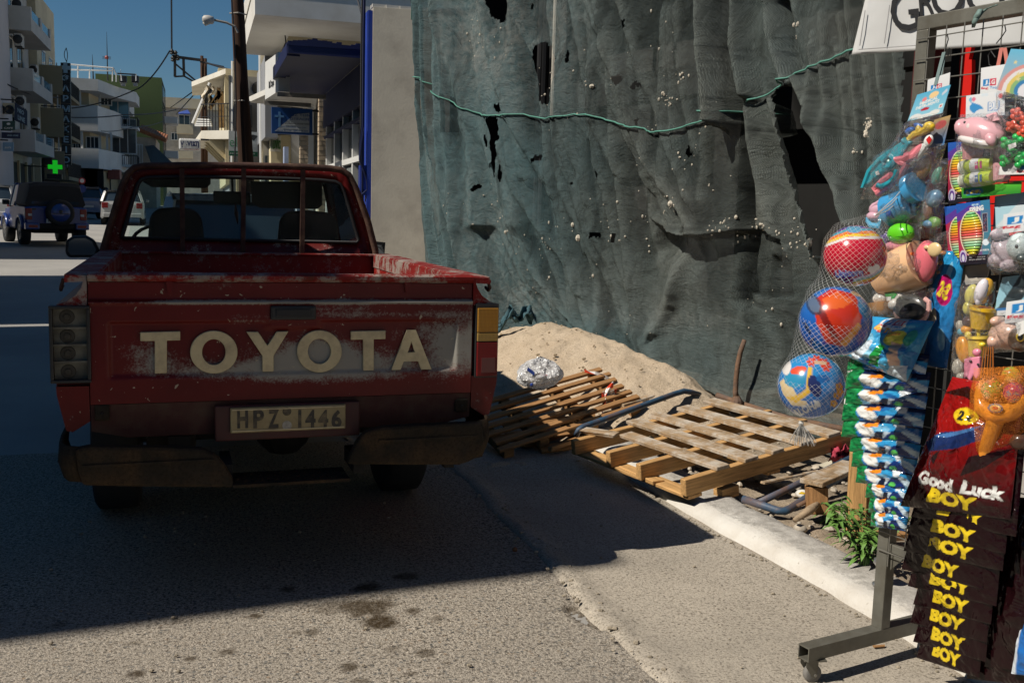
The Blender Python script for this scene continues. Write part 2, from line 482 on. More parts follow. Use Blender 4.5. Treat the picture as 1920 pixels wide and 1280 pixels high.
# kerb
prof = [(2.352,-.02),(2.362,.03),(2.374,.062),(2.390,.086),(2.415,.104),(2.45,.113),(2.52,.118),(2.58,.119),(2.625,.116),(2.64,.10),(2.645,.02)]
ny = 300; yy = np.linspace(-1.5, 9.6, ny); V = np.zeros((ny, len(prof), 3)); fr = np.zeros((ny, len(prof)))
for k, (x, z) in enumerate(prof):
    w = .012*(fbm(yy*3, yy*0+k*.6, 4, 3)-.5)+.012*(vnoise(yy*9, yy*0+k*.7, 6)-.5)
    V[:,k,0] = x+w*1.2+kshift(yy); V[:,k,1] = yy; V[:,k,2] = z*.60+w*(z > .05)*.8; fr[:,k] = 1.0 if k < 5 else (.55 if k == 5 else (.25 if k == 6 else .1))
tag(MB().grid(V).build('kerb', M_KERB, smooth='all', attrs={'front': fr.ravel()}), kind='structure')
# earth strip behind the kerb
nx, ny = 120, 260
V = np.zeros((ny, nx, 3)); V[...,0] = np.linspace(2.62, 6.2, nx)[None]; V[...,1] = np.linspace(-1.5, 12.0, ny)[:,None]
X, Y = V[...,0], V[...,1]
V[...,2] = .045+.06*(fbm(X*2.5, Y*2.5, 5, 2)-.5)+.04*(fbm(X*9, Y*9, 3, 5)-.5)-.03*(1-sstep(2.62, 2.75, X))
def soil_z(x, y): return .045+.06*(float(fbm(x*2.5, y*2.5, 5, 2))-.5)
tag(MB().grid(V).build('earth_strip', M_SOIL, smooth='all'), kind='structure')
# raised pavement further along
g = MB()
for y0, y1 in ((11.9,20),(20,30),(30,45),(45,70)):
    g.hexa([(.55,y0,gz(y0)-.1),(6,y0,gz(y0)-.1),(6,y1,gz(y1)-.1),(.55,y1,gz(y1)-.1),(.55,y0,gz(y0)+.13),(6,y0,gz(y0)+.13),(6,y1,gz(y1)+.13),(.55,y1,gz(y1)+.13)])
tag(g.build('pavement', M_PAVE), kind='structure')
g = MB()
for y0, y1 in ((0,9),(9,40),(40,70)):
    g.hexa([(-9,y0,gz(y0)-.1),(-6.6,y0,gz(y0)-.1),(-6.6,y1,gz(y1)-.1),(-9,y1,gz(y1)-.1),(-9,y0,gz(y0)+.13),(-6.6,y0,gz(y0)+.13),(-6.6,y1,gz(y1)+.13),(-9,y1,gz(y1)+.13)])
tag(g.build('pavement', M_PAVE), kind='structure')

# ------------------------------------------------------------------ building kit
M_W1 = mat('plaster_pale', (.55,.53,.50), .85, var=.08, scale=.6, dirt=(.34,.32,.29), dscale=.5, damt=.45)
M_W2 = mat('plaster_rose', (.60,.55,.55), .85, var=.06, scale=.4, dirt=(.46,.42,.42), dscale=.3, damt=.3)
M_W3 = mat('plaster_cream', (.66,.56,.38), .85, var=.1, scale=.7, dirt=(.42,.34,.22), dscale=.6, damt=.4)
M_W4 = mat('plaster_white', (.72,.72,.70), .8, var=.06, scale=.8, dirt=(.45,.43,.40), dscale=.7, damt=.35)
M_W5 = mat('plaster_olive', (.33,.27,.17), .85, var=.1, scale=.6)
M_GREENW = mat('plaster_green', (.085,.120,.038), .8, var=.12, scale=.3, dirt=(.07,.105,.035), dscale=.2, damt=.5)
M_TAN = mat('plaster_tan', (.50,.39,.23), .85, var=.1, scale=.5, dirt=(.34,.27,.17), dscale=.6)
M_GREYW = mat('plaster_grey', (.30,.31,.33), .85, var=.1, scale=.5, dirt=(.2,.2,.21), dscale=.4)
M_DARK = mat('dark_metal', (.02,.02,.022), .5, var=.2)
M_GLASSD = mat('window_glass', (.03,.045,.06), .06, var=.1, spec=.8)
M_GLASSB = mat('balcony_glass', (.10,.24,.33), .08, var=.05, spec=.8)
M_FRAMEW = mat('white_frame', (.70,.70,.68), .5, var=.05)
M_SHUT = mat('shutter', (.45,.42,.36), .6, var=.05)
M_BLACKIN = mat('dark_interior', (.012,.012,.014), .8, var=.2)

def window(parent, c, w, h, ax, dirn, frame=M_FRAMEW, pane=M_GLASSD, mull=1, name='window', d=.10):
    """window at centre c; ax = unit vector along its width (horizontal), dirn = outward normal"""
    c, ax, n = np.array(c,float), np.array(ax,float), np.array(dirn,float)
    up = np.array((0,0,1.)); g = MB(); t = .06
    def bar(u0, u1, v0, v1, q=0.0, dd=d):
        p = [c+ax*u+up*v+n*k for k in (-.06, q+.03) for u, v in ((u0,v0),(u1,v0),(u1,v1),(u0,v1))]
        g.hexa([p[0],p[1],p[5],p[4],p[3],p[2],p[6],p[7]])
    bar(-w/2-t, w/2+t, -h/2-t, -h/2, .03); bar(-w/2-t, w/2+t, h/2, h/2+t, .01)
    bar(-w/2-t, -w/2, -h/2, h/2); bar(w/2, w/2+t, -h/2, h/2)
    for i in range(mull):
        u = -w/2+w*(i+1)/(mull+1); bar(u-.025, u+.025, -h/2, h/2, -.005)
    f = g.build(name, frame, parent)
    g = MB(); p = [c+ax*u+up*v+n*.012 for u, v in ((-w/2,-h/2),(w/2,-h/2),(w/2,h/2),(-w/2,h/2))]
    g.prism(p, -n*.02); g.build('pane', pane, f)
    return f
def wallbox(parent, name, a, b, m):
    return MB().boxp(a, b).build(name, m, parent)
def balcony(parent, x0, x1, y0, y1, z0, z1, m, rail='glass', zs=None):
    """balcony slab with parapet (street side is x1)"""
    g = MB(); zs = zs or z0+.22
    g.boxp((x0,y0,z0),(x1,y1,z0+.18))
    if rail == 'glass':
        g.boxp((x1-.12,y0,z0+.18),(x1,y1,zs)); g.boxp((x0,y0,z0+.18),(x1-.12,y0+.12,z1)); g.boxp((x0,y1-.12,z0+.18),(x1-.12,y1,z1))
        L = y1-y0; pier = [(y0,y0+.3),(y0+L*.45,y0+L*.55),(y1-.3,y1)]
        for a, b in pier: g.boxp((x1-.12,a,zs),(x1,b,z1))
        o = g.build('balcony', m, parent)
        for (a,b),(c_,d_) in zip(pier[:-1], pier[1:]):
            MB().boxp((x1-.07,b+.01,zs),(x1-.05,c_-.01,z1-.05)).build('pane', M_GLASSB, o)
    elif rail == 'solid':
        g.boxp((x1-.12,y0,z0+.18),(x1,y1,z1)); g.boxp((x0,y0,z0+.18),(x1-.12,y0+.12,z1)); g.boxp((x0,y1-.12,z0+.18),(x1-.12,y1,z1))
        o = g.build('balcony', m, parent)
    else:
        o = g.build('balcony', m, parent); r = MB()
        r.boxp((x1-.06,y0,z1-.05),(x1-.02,y1,z1)); r.boxp((x0,y0,z1-.05),(x1-.06,y0+.04,z1))
        n = int((y1-y0)/.14)
        for i in range(n+1):
            y = y0+(y1-y0)*i/n; r.boxp((x1-.05,y-.012,z0+.18),(x1-.025,y+.012,z1-.05))
        for i in range(int((x1-x0)/.14)+1):
            x = x0+.14*i; r.boxp((x-.012,y0+.01,z0+.18),(x+.012,y0+.03,z1-.05))
        r.build('railing', M_DARK, o)
    return o
def ac_unit(x, y, z, label):
    t = thing('air_conditioner', label, 'air conditioner', (x,y,z), 'air conditioning units on the balcony walls')
    MB().boxp((x-.3,y-.4,z),(x,y+.4,z+.55)).build('casing', M_W1, t, bev=.02)
    MB().lathe([(.20,0),(.20,.03),(.03,.05)], (x-.15,y-.4,z+.28), (0,-1,0), 14).build('fan', M_DARK, t)
    MB().boxp((x-.3,y-.3,z-.06),(x,y-.25,z)).boxp((x-.3,y+.25,z-.06),(x,y+.3,z)).build('bracket', M_DARK, t)

# ------------------------------------------------------------------ street row on the shady side
tan9 = math.tan(R(SUN_AZ))
def row_block(name, label, y0, y1, H, m, X=-8.0, depth=10, storeys=3, base=None):
    t = thing(name, label, 'building', (X-depth/2, (y0+y1)/2, 0))
    b = MB(); p = [(X,y0),(X,y1),(X-depth,y1-depth*tan9),(X-depth,y0-depth*tan9)]  # side walls skewed along the sun, shaped so the gaps pass sunlight
    z0 = gz(y0)-.3
    b.prism([(x,y,z0) for x,y in p], (0,0,H-z0)); b.build('wall', m, t)
    b = MB()
    c = [(x+(.12 if i < 2 else -.12), y+(-.1 if i in (0,3) else .1), H) for i,(x,y) in enumerate(p)]
    b.prism(c, (0,0,.12)); b.build('roof', M_W1, t)
    n = max(1, int((y1-y0)/3.0))
    for s in range(storeys):
        for k in range(n):
            yc = y0+(y1-y0)*(k+.5)/n; zc = H-1.7-s*H/storeys
            window(t, (X, yc, zc), 1.2, 1.5, (0,1,0), (1,0,0))
    return t
row_block('apartment_building', 'three storey pale block whose shadow falls over the red pickup', 2.93, 12.03, 9.92, M_W1)
row_block('apartment_building', 'unseen cream block added behind the viewpoint to darken the road there', -17, -.3, 9.6, M_W3)  # unseen blocks added to darken ground and reflections behind the viewpoint
row_block('apartment_building', 'unseen grey block added farther behind the viewpoint to hide sky', -34, -17.4, 10.5, M_GREYW)
row_block('apartment_building', 'three storey block across the road past a narrow gap', 12.40, 19.0, 10.6, M_W3)
row_block('apartment_building', 'grey block across the road shading the blue off-road car', 23.3, 29.7, 10.9, M_GREYW)
t4 = row_block('apartment_building', 'tall flat rose plaster wall beside the cream balconies', 43.2, 50.15, 15.5, M_W2, storeys=1)

# ---- block with glass fronted balconies
t = thing('apartment_building', 'pale apartment block with three stacked balconies of blue glass', 'building', (-12,54,0))
FX = -8.4
wallbox(t, 'wall', (FX-9,50.3,-.2), (FX,58.2,17), M_W1)
for (pt, pb, pg) in ((60,98,0),(158.5,195,0),(258.6,295,0),(-38,0,0)):
    z1 = at_x(97.5,pt,-7.15)[2]; z0 = at_x(97.5,pb,-7.15)[2]
    balcony(t, FX+.003, -7.15, 50.6, 56.9, z0, z1, M_W1, 'glass', z0+.55*(z1-z0))
    for yc in (52.6, 55.4):
        window(t, (FX, yc, z0+1.45), 1.5, 2.2, (0,1,0), (1,0,0), pane=M_GLASSD)
    MB().boxp((FX+.003,50.4,z0+2.35),(FX+.5,50.55,z0+2.42)).build('ledge', M_W1, t)
for i, (a, b, pq) in enumerate(((32,44,62),(61,70,90),(32,44,172),(62,72,194),(60,70,0))):
    zc = at_x(38,pq+21,-7.9)[2]
    ac_unit(-7.6 if i % 2 == 0 else -7.75, 51.2 if i % 2 == 0 else 56.4, zc-.3, ('grey air conditioner fixed under the topmost visible balcony','grey air conditioner on the far wall just below the top balcony','grey air conditioner fixed under the middle glass balcony','grey air conditioner on the far wall below the middle balcony','grey air conditioner near the roof above the glass balconies')[i])
wallbox(t, 'shop_front', (FX+.003,50.5,.3), (FX+.06,58.0,3.3), M_BLACKIN)
for yc in (51.2,53.4,55.6,57.6):
    MB().boxp((FX+.06,yc-.12,.3),(FX+.16,yc+.12,3.4)).build('pillar', M_W3, t)

# ---- block with the olive balconies
t = thing('apartment_building', 'olive shaded block with iron railed balconies beside the pharmacy sign', 'building', (-12,62,0))
wallbox(t, 'wall', (-17,58.25,-.2), (-8.0,65.2,12.3), M_W3)
for pt, pb in ((119,152),(206,240),(300,330)):
    z1 = at_x(85,pt,-6.9)[2]; z0 = at_x(85,pb,-6.9)[2]
    balcony(t, -7.99, -6.7, 59.0, 65.0, z0, z0+1.0, M_W5, 'rail')
    wallbox(t, 'side_screen', (-7.99,58.86,z0), (-6.9,58.99,z0+1.5), M_W5)
    for yc in (60.5, 63.2): window(t, (-8.0,yc,z0+1.35), 1.2, 2.0, (0,1,0), (1,0,0))
wallbox(t, 'shop_front', (-7.997,58.6,.5), (-7.9,65,3.4), M_BLACKIN)
wallbox(t, 'fascia', (-7.9,58.6,3.4), (-7.5,65,3.9), M_DARK)

# ---- white building with wrap-round balconies
t = thing('white_building', 'white building with broad wrap-round solid balconies and a roof frame', 'building', (-8,72,0))
def XY(px, y, off=0): return (ray(px,250)[0]/ray(px,250)[1]*y, y)
fp = [(-14,66.0), XY(184,66.0), XY(217,69.5), XY(232,72), (XY(232,72)[0],84), (-14,84)]
def band(p0, p1, poly, name, m, yref=66.0, pxr=160):
    z0, z1 = at_y(pxr,p1,yref)[2], at_y(pxr,p0,yref)[2]
    return MB().prism([(x,y,z0) for x,y in poly], (0,0,z1-z0)).build(name, m, t)
inset = [(-14,67.4), (XY(184,66)[0]-.6,67.4), (XY(217,69.5)[0]-1.0,70.4), (XY(232,72)[0]-.6,72.6), (XY(232,72)[0]-.6,84), (-14,84)]
band(150,320,inset,'wall',M_W3)
roofp = [(-14,65.8), XY(186,65.8), XY(219,69.2), XY(257,72), (XY(257,72)[0],75.5), (XY(232,72)[0],75.5),(XY(232,72)[0],84), (-14,84)]
band(148,170,roofp,'roof',M_W4); band(197,245,fp,'balcony',M_W4); band(278,315,fp,'balcony',M_W4)
gf = [(-14,66.9), (XY(190,66.9)[0],66.9), (XY(205,70)[0],70), (XY(205,70)[0],84), (-14,84)]
band(319,420,gf,'ground_floor',M_TAN)
for px, p0, p1 in ((150,172,197),(187,172,196),(188,250,278),(154,246,278),(201,252,278),(209,252,280)):
    p = at_y(px,p1,66.15 if px < 186 else 68.2); z1 = at_y(px,p0,66.15 if px < 186 else 68.2)[2]
    MB().boxp((p[0]-.06,p[1]-.06,p[2]-.1),(p[0]+.06,p[1]+.06,z1+.1)).build('post', M_FRAMEW, t)
for px0, px1, p0, p1, yw in ((163,184,258,277,67.39),(190,208,180,196,70.3),(138,150,250,277,67.39)):
    a, b = at_y(px0,p1,yw), at_y(px1,p0,yw)
    window(t, ((a[0]+b[0])/2, yw, (a[2]+b[2])/2), b[0]-a[0], b[2]-a[2], (1,0,0), (0,-1,0), mull=2)
a, b = at_y(216,245,71.9), at_y(233,180,71.9)
window(t, ((a[0]+b[0])/2-.1, 71.9, (a[2]+b[2])/2+.3), 1.3, 2.0, (1,0,0), (0,-1,0), pane=M_GLASSB, mull=1)
a = at_y(216,292,71.9)
window(t, (a[0]+.55, 71.9, a[2]+1.3), 1.5, 2.2, (1,0,0), (0,-1,0), pane=M_GLASSD, mull=2)
for p0, p1 in ((220,236),(292,308)):
    a = at_y(216,p1,71.3); b = at_y(258,p0,71.3)
    g = MB().boxp((a[0],71.2,a[2]-.15),(b[0],73.5,a[2]+.02)); bo = g.build('balcony', M_W4, t); r = MB()
    r.boxp((a[0],71.2,b[2]-.05),(b[0],71.24,b[2]))
    for i in range(13): 
        x = a[0]+(b[0]-a[0])*i/12; r.boxp((x-.015,71.2,a[2]),(x+.015,71.24,b[2]-.05))
    for i in range(12):
        y = 71.24+i*.19; r.boxp((b[0]-.04,y-.01,a[2]),(b[0],y+.01,b[2]))
    r.boxp((b[0]-.04,71.2,b[2]-.05),(b[0],73.5,b[2])); r.build('railing', M_DARK, bo)
for px in (161,172,184):
    a = at_y(px,375,66.88); MB().boxp((a[0]-.35,66.84,a[2]),(a[0]+.35,66.9,a[2]+2.2)).build('door', M_BLACKIN, t)
MB().boxp((XY(190,66)[0]+.1,68.5,3.0),(XY(226,70)[0],70.2,3.6)).build('shop_sign', mat('faded_red_sign', (.30,.07,.05), .5), t)
wallbox(t, 'shop_front', (XY(205,70)[0],69.6,gz(70)), (XY(232,72)[0]-.7,70.0,3.2), M_GLASSD)
# roof frame
ft = thing('roof_pergola', 'thin metal pergola frame standing on the white roof', 'pergola', tuple(at_y(190,150,68)))
for (x0,y0,x1,y1) in ((133,121,212,128),(133,131,212,133),(146,123,146,150),(168,130,168,150),(212,127,218,140),(211,128,211,153),(218,138,218,154),(255,139,255,152),(220,138,255,140)):
    MB().tube([at_y(x0,y0,68), at_y(x1,y1,68)], .045, 6).build('rail', M_FRAMEW if x0 != 220 else M_DARK, ft)
for px, lb in ((223,'black water tank on the white roof nearer the pergola'),(246,'black water tank on the white roof nearest the green building')):
    a, b = at_y(px,151,69), at_y(px+14,142,69)
    w = thing('water_tank', lb, 'water tank', (a[0],69,a[2])); MB().boxp((a[0],69,a[2]-.1),(b[0],69.6,b[2])).build('tank', M_DARK, w, bev=.04); MB().boxp((a[0]+.1,69.1,a[2]-.3),(b[0]-.1,69.5,a[2]-.1)).build('stand', M_W1, w)
for px, p0, p1, lb in ((200,60,152,'tall thin roof antenna with a red ball'),(173,102,150,'short thin aerial mast on the white roof'),(226,130,152,'thin pale aerial rod above the black tanks')):
    a, b = at_y(px+2,p1,68.5), at_y(px,p0,68.5)
    an = thing('antenna', lb, 'antenna', tuple(a)); MB().tube([a, (a+b)/2, b], [.05,.03,.008], 6).build('mast', M_DARK if px != 226 else M_FRAMEW, an)
    if px == 200:
        c = at_y(200,108,68.5); MB().ball(c, .12, 8).build('aerial_head', mat('dull_red', (.35,.05,.04), .5), an)
        for k in range(4): MB().tube([c+np.array((-.25,0,.05*k-.1)), c+np.array((.25,0,.05*k-.1))], .012, 4).build('element', M_DARK, an)

# ---- green building
t = thing('green_building', 'tall plain green building with a glazed street side', 'building', (-5,90,0))
a, b = at_y(236,420,86), at_y(303,146,86)
gx = b[0]; topz = b[2]
wallbox(t, 'wall', (a[0]-2,86,-.2), (gx,95,topz), M_GREENW)
e = at_y(317,160,95)[0]-gx
for (p0,p1) in ((164,202),(206,258),(262,300)):
    z0, z1 = at_x(310,p1,gx)[2], at_x(310,p0,gx)[2]
    yc = at_x(310,200,gx)[1]
    z0 = at_y(311,p1,91)[2]; z1 = at_y(311,p0,91)[2]
    window(t, (gx,90.6,(z0+z1)/2), 6.4, z1-z0-.2, (0,1,0), (1,0,0), frame=M_DARK, pane=M_GLASSB if p0 < 200 else M_GLASSD, mull=3)
for p0,p1 in ((221,233),(284,297)):
    z0, z1 = at_y(325,p1,93)[2], at_y(325,p0,93)[2]
    balcony(t, gx+.003, at_y(333,230,93)[0], 92, 94.8, z0, z1, M_W4, 'solid')
# ---- house with a tiled roof
t = thing('tiled_house', 'low cream house with an orange clay tile roof edge', 'house', (-5,77,0))
a, b = at_y(243,310,76.5), at_y(300,258,76.5)
wallbox(t, 'wall', (a[0]-2,76.5,-.2), (b[0]-.3,84,at_y(280,258,76.5)[2]), mat('plaster_peach', (.52,.43,.33), .85, dirt=(.36,.30,.23)))
r0, r1 = at_y(258,243,76.2), at_y(311,264,76.2)
M_TILE = mat('clay_tile', (.42,.16,.07), .8, var=.35, scale=4, dirt=(.22,.10,.06))
rt = MB().prism([tuple(r0), tuple(r1), tuple(r1+np.array((0,0,-.14))), tuple(r0+np.array((0,0,-.14)))], (0,5,0.6)).build('roof', M_TILE, t)
tl = MB(); dirv = (r1-r0)/np.linalg.norm(r1-r0)
me0 = None
for i in range(11):
    p = r0+(r1-r0)*(i+.5)/11
    if me0 is None:
        o = MB().tube([p+np.array((0,-.1,.05)), p+np.array((0,2.5,.33)), p+np.array((0,5,.65))], .11, 6).build('tile', M_TILE, rt); me0 = o; p00 = p
    else:
        c = me0.copy(); COL.objects.link(c); c.parent = rt; c.location = Vector(p-p00)
for px in (248,262):
    a1, b1 = at_y(px-4,310,76.49), at_y(px+4,272,76.49); window(t, ((a1[0]+b1[0])/2,76.5,(a1[2]+b1[2])/2), b1[0]-a1[0], b1[2]-a1[2], (1,0,0), (0,-1,0), pane=M_SHUT)
aw = MB(); q = [at_y(272,274,76.0), at_y(288,272,76.0), at_y(322,304,73.8), at_y(283,305,73.8)]
aw.prism([tuple(p) for p in q], (0,.05,-.05)); o = aw.build('awning', mat('grey_canvas', (.13,.125,.11), .8, var=.1), base=True)
tag(o, 'sloping grey canvas awning below the clay tile roof', 'awning')

# ---- house closing the far end of the street
t = thing('far_building', 'pale beige flat roofed block closing the far end of the street', 'building', (0,108,0))
a, b = at_y(318,330,108), at_y(402,190,108)
wallbox(t, 'wall', (a[0]-4,108,-.2), (b[0]+4,114,b[2]), mat('plaster_beige', (.50,.45,.37), .85, dirt=(.36,.32,.27)))
wallbox(t, 'roof', (a[0]-4,107.6,at_y(330,203,108)[2]), (b[0]+4,107.99,b[2]+.1), M_W3)
for (x0,p0,x1,p1) in ((336,217,355,233),(345,305,358,315),(322,250,332,262)):
    a1, b1 = at_y(x0,p1,107.95), at_y(x1,p0,107.95); window(t, ((a1[0]+b1[0])/2,107.97,(a1[2]+b1[2])/2), b1[0]-a1[0], b1[2]-a1[2], (1,0,0), (0,-1,0), pane=M_GLASSD)
for (x0,p0,x1,p1,dy) in ((331,234,362,250,1.2),(322,284,362,296,1.0)):
    a1, b1 = at_y(x0,p1,106.6), at_y(x1,p0,106.6); wallbox(t, 'balcony', (a1[0],106.6,a1[2]), (b1[0],107.59,b1[2]), M_W3)
a1, b1 = at_y(334,214,106.2), at_y(357,207,107.5)
tag(MB().prism([at_y(334,211,107.55), at_y(352,206,107.55), at_y(357,213,106), at_y(336,213,106)], (0,.05,-.06)).build('awning', mat('blue_canvas', (.03,.07,.30), .7), base=True), 'small blue canvas awning on the far end building', 'awning')

# ------------------------------------------------------------------ signs of the shady side
M_SIGNBK = mat('sign_black', (.012,.014,.018), .35, var=.1)
M_SIGNLT = mat('sign_pale_blue', (.36,.52,.62), .5, var=.05)
M_SIGNW = mat('sign_white', (.72,.72,.70), .4, var=.05)
YS = 59.0
t = thing('pharmacy_sign', 'tall vertical black pharmacy sign with pale Greek letters', 'sign', tuple(at_y(123,312,YS)))
rows = [118+i*19.15 for i in range(11)]
for i, ch in enumerate('+ΦΑΡΜΑΚΕΙΟ'):
    a, b = at_y(114+i*.18,rows[i+1]-1.2,YS), at_y(131.5+i*.18,rows[i]+.6,YS)
    pn = MB().boxp((a[0],YS,a[2]),(b[0],YS+.25,b[2])).build('panel', M_SIGNBK, t)
    c = np.array(((a[0]+b[0])/2, YS-.006, (a[2]+b[2])/2)); lm = MB()
    if ch == '+':
        w = .20; 
        for dx, dz in ((.27,.1),(.1,.27)): lm.boxp((c[0]-dx,YS-.02 if dx > .2 else YS-.023,c[2]-dz),(c[0]+dx,YS-.001,c[2]+dz))
    else:
        put_text(lm, ch, c, (1,0,0), (0,0,1), .5, fit_h=.34, bold=.03)
    lm.build('letter', M_SIGNLT, pn)
MB().boxp((at_y(112,312,YS)[0]-.05,YS+.05,at_y(112,312,YS)[2]),(at_y(112,312,YS)[0],YS+.2,at_y(112,118,YS)[2])).build('mounting_bar', M_FRAMEW, t)
for zz in (130,200,280):
    p = at_y(112,zz,YS); MB().boxp((-8.0,YS+.08,p[2]-.03),(p[0],YS+.14,p[2]+.03)).build('bracket', M_DARK, t)
lp = MB(); c0 = at_y(125.5,117,YS)
lp.tube([c0+np.array((.06*math.sin(a)-.02,0,a*.24)) for a in np.linspace(0,3.1,10)]+[c0+np.array((-.12*math.sin(a),0,a*.24)) for a in np.linspace(3.1,0,10)], .02, 5)
lp.build('cable_loop', M_DARK, t)
YC = 55.0
t = thing('pharmacy_cross', 'glowing green pharmacy cross above the parked cars', 'sign', tuple(at_y(102,335,YC)))
M_GCROSS = mat('green_light', (.02,.3,.03), .4, emit=(.015,1.0,.03,.32))
a, b = at_y(90,325,YC), at_y(116,301,YC); c = (a+b)/2; w = b[0]-a[0]; h = b[2]-a[2]
cr = [(-.5,-.16),(-.16,-.16),(-.16,-.5),(.16,-.5),(.16,-.16),(.5,-.16),(.5,.16),(.16,.16),(.16,.5),(-.16,.5),(-.16,.16),(-.5,.16)]
MB().prism([(c[0]+u*w,YC,c[2]+v*h) for u,v in cr], (0,.12,0)).build('lit_cross', M_GCROSS, t)
MB().prism([(c[0]+u*w*1.12,YC+.122,c[2]+v*h*1.12) for u,v in cr], (0,.1,0)).build('casing', M_DARK, t)
a, b = at_y(88,335,YC), at_y(116,327,YC); MB().boxp((a[0],YC,a[2]),(b[0],YC+.2,b[2])).build('display_box', M_SIGNBK, t)
MB().tube([(c[0],YC+.17,c[2]),(-8.4,YC+.17,c[2])], .03, 6).build('arm', M_DARK, t)
YB = 49.0
def hang_sign(name, label, q, m, mt, txt, mtx=None, Y=None, pic=None, th=.12):
    Y = Y or YB
    p = [at_y(x,y,Y) for x, y in q]; c = sum(p)/4
    t = thing(name, label, 'sign', tuple(min(p, key=lambda r: r[2])))
    MB().prism([tuple(r) for r in p], (0,th,0)).build('board', m, t)
    rt = (p[1]-p[0])+(p[2]-p[3]); up = (p[3]-p[0])+(p[2]-p[1]); W = np.linalg.norm(rt)/2; H = np.linalg.norm(up)/2
    lm = MB()
    for s, fx, fz, fw, fh in txt:
        put_text(lm, s, c+rt/2*(fx)+up/2*(fz)+np.array((0,-.012,0)), rt, up, 1, fit_w=W*fw, fit_h=H*fh, bold=.015)
    if txt: lm.build('lettering', mt, t)
    p0 = c; MB().tube([(p0[0],Y+th/2,p[3][2]+.1),(p0[0]-1.2,Y+th/2,p[3][2]+.1)], .03, 6).build('bracket', M_DARK, t)
    return t, c, rt, up
hang_sign('shop_sign', 'tilted dark blue sign board with two pale blocks of print', [(27,226),(51,236),(51,208),(27,192)], mat('sign_navy', (.015,.03,.07), .4), M_SIGNLT, [('NEO',.0,.2,.5,.25),('LINE',.05,-.22,.55,.28)], Y=47.6)
hang_sign('shop_sign', 'dark green hanging sign with a white cap shape', [(4,244),(28,244),(28,227),(4,227)], mat('sign_dkgreen', (.012,.05,.045), .4), M_SIGNW, [('CAFE',0,-.28,.7,.18),('●',0,.18,.3,.25)], Y=47.0)
hang_sign('shop_sign', 'narrow navy fascia sign below the green one', [(3,259),(38,260),(38,249),(3,248)], mat('sign_navy2', (.01,.015,.06), .4), M_SIGNLT, [('LINEA HOME',.1,0,.6,.28)], Y=47.3)
hang_sign('shop_sign', 'small pale blue square sign under the navy fascia', [(5,283),(25,284),(25,267),(5,267)], mat('sign_sky', (.20,.33,.48), .5), M_SIGNW, [('aura',0,-.1,.6,.2)], Y=47.1)
t = thing('wall_floodlights', 'pair of round floodlights in a pale box on the rose wall', 'floodlight', tuple(at_y(12,212,48)))
a, b = at_y(-6,212,48), at_y(26,194,48); MB().boxp((a[0],48,a[2]),(b[0],48.4,b[2])).build('casing', M_W3, t)
for px in (3,18):
    c = at_y(px,206,48); MB().lathe([(.19,0),(.19,.05),(.14,.06),(.05,.02)], c, (0,-1,0), 14).build('lamp', M_SIGNBK, t)
t = thing('road_sign', 'thin post with a round red-ringed sign and a blue disc', 'road sign', tuple(at_g(154,372)))
p = at_y(154,374,46); MB().tube([(p[0],46,gz(46)),(p[0],46,at_y(154,330,46)[2])], .03, 6).build('post', M_DARK, t)
MB().lathe([(.13,0),(.13,.02)], at_y(154,339,45.95), (0,-1,0), 18).build('red_disc', mat('sign_red', (.5,.03,.03), .4), t)
MB().lathe([(.085,0),(.085,.03)], at_y(154,339,45.94), (0,-1,0), 18).build('white_disc', M_SIGNW, t)
MB().lathe([(.16,0),(.16,.02)], at_y(154,354,45.95), (0,-1,0), 18).build('blue_disc', mat('sign_blue', (.02,.05,.25), .4), t)
# ------------------------------------------------------------------ sunny side of the street
M_BLUE = mat('cobalt_paint', (.012,.045,.36), .55, var=.15, scale=2, dirt=(.02,.06,.24), dscale=3, bump=.15)
M_BLUED = mat('cobalt_shade_paint', (.003,.009,.062), .6, var=.15)  # cobalt darkened, putting the shade under the canopy into the colour
M_WALLW = mat('party_wall_plaster', (.64,.575,.46), .9, var=.05, scale=.9, dirt=(.40,.35,.28), dscale=1.3, damt=.7, bump=.2, bscale=25)
M_OFFW = mat('white_render', (.70,.68,.63), .85, var=.06, scale=1, dirt=(.50,.45,.37), dscale=.8, damt=.5)
M_CREAM = mat('cream_render', (.72,.62,.40), .85, var=.08, scale=.9, dirt=(.50,.40,.22), dscale=.9, damt=.5)
M_CREAMW = mat('cream_white_render', (.74,.70,.60), .85, var=.07, scale=.9, dirt=(.5,.43,.33), dscale=1.2, damt=.5)
M_BRICK = mat('stone_brick', (.42,.33,.23), .9, var=.3, scale=5)
def wood_mat(name, c, rough=.75, grain=1.0, ax=(1,1,1), pale=None):
    q = NB(name)
    n = q.noise(9, 6, .6, vec_scale=ax)
    n2 = q.noise(34, 4, .7, vec_scale=ax)
    o = q.mix(q.ramp(n, [(.3,0.0),(.7,1.0)]), tuple(x*.62 for x in c), tuple(min(1,x*1.25) for x in c))
    o = q.mix(q.math('MULTIPLY', q.ramp(n2, [(.36,1.0),(.47,0.0)]), .6), o, tuple(x*.35 for x in c))
    if pale:
        o = q.mix(q.math('MULTIPLY', q.ramp(q.noise(7, 6, .75), [(.45,0.0),(.62,1.0)]), .85), o, pale)
    q.col(o); q.set(Roughness=rough, Specular_IOR_Level=.3)
    q.bump(n2, .5, .006)
    MATS[name] = q.m; return q.m
M_POLE = wood_mat('pole_wood', (.055,.026,.014), .85, ax=(1,1,.04))
M_CONCD = mat('weathered_concrete', (.34,.31,.27), .9, var=.2, scale=3, bump=.3, dirt=(.2,.17,.14))

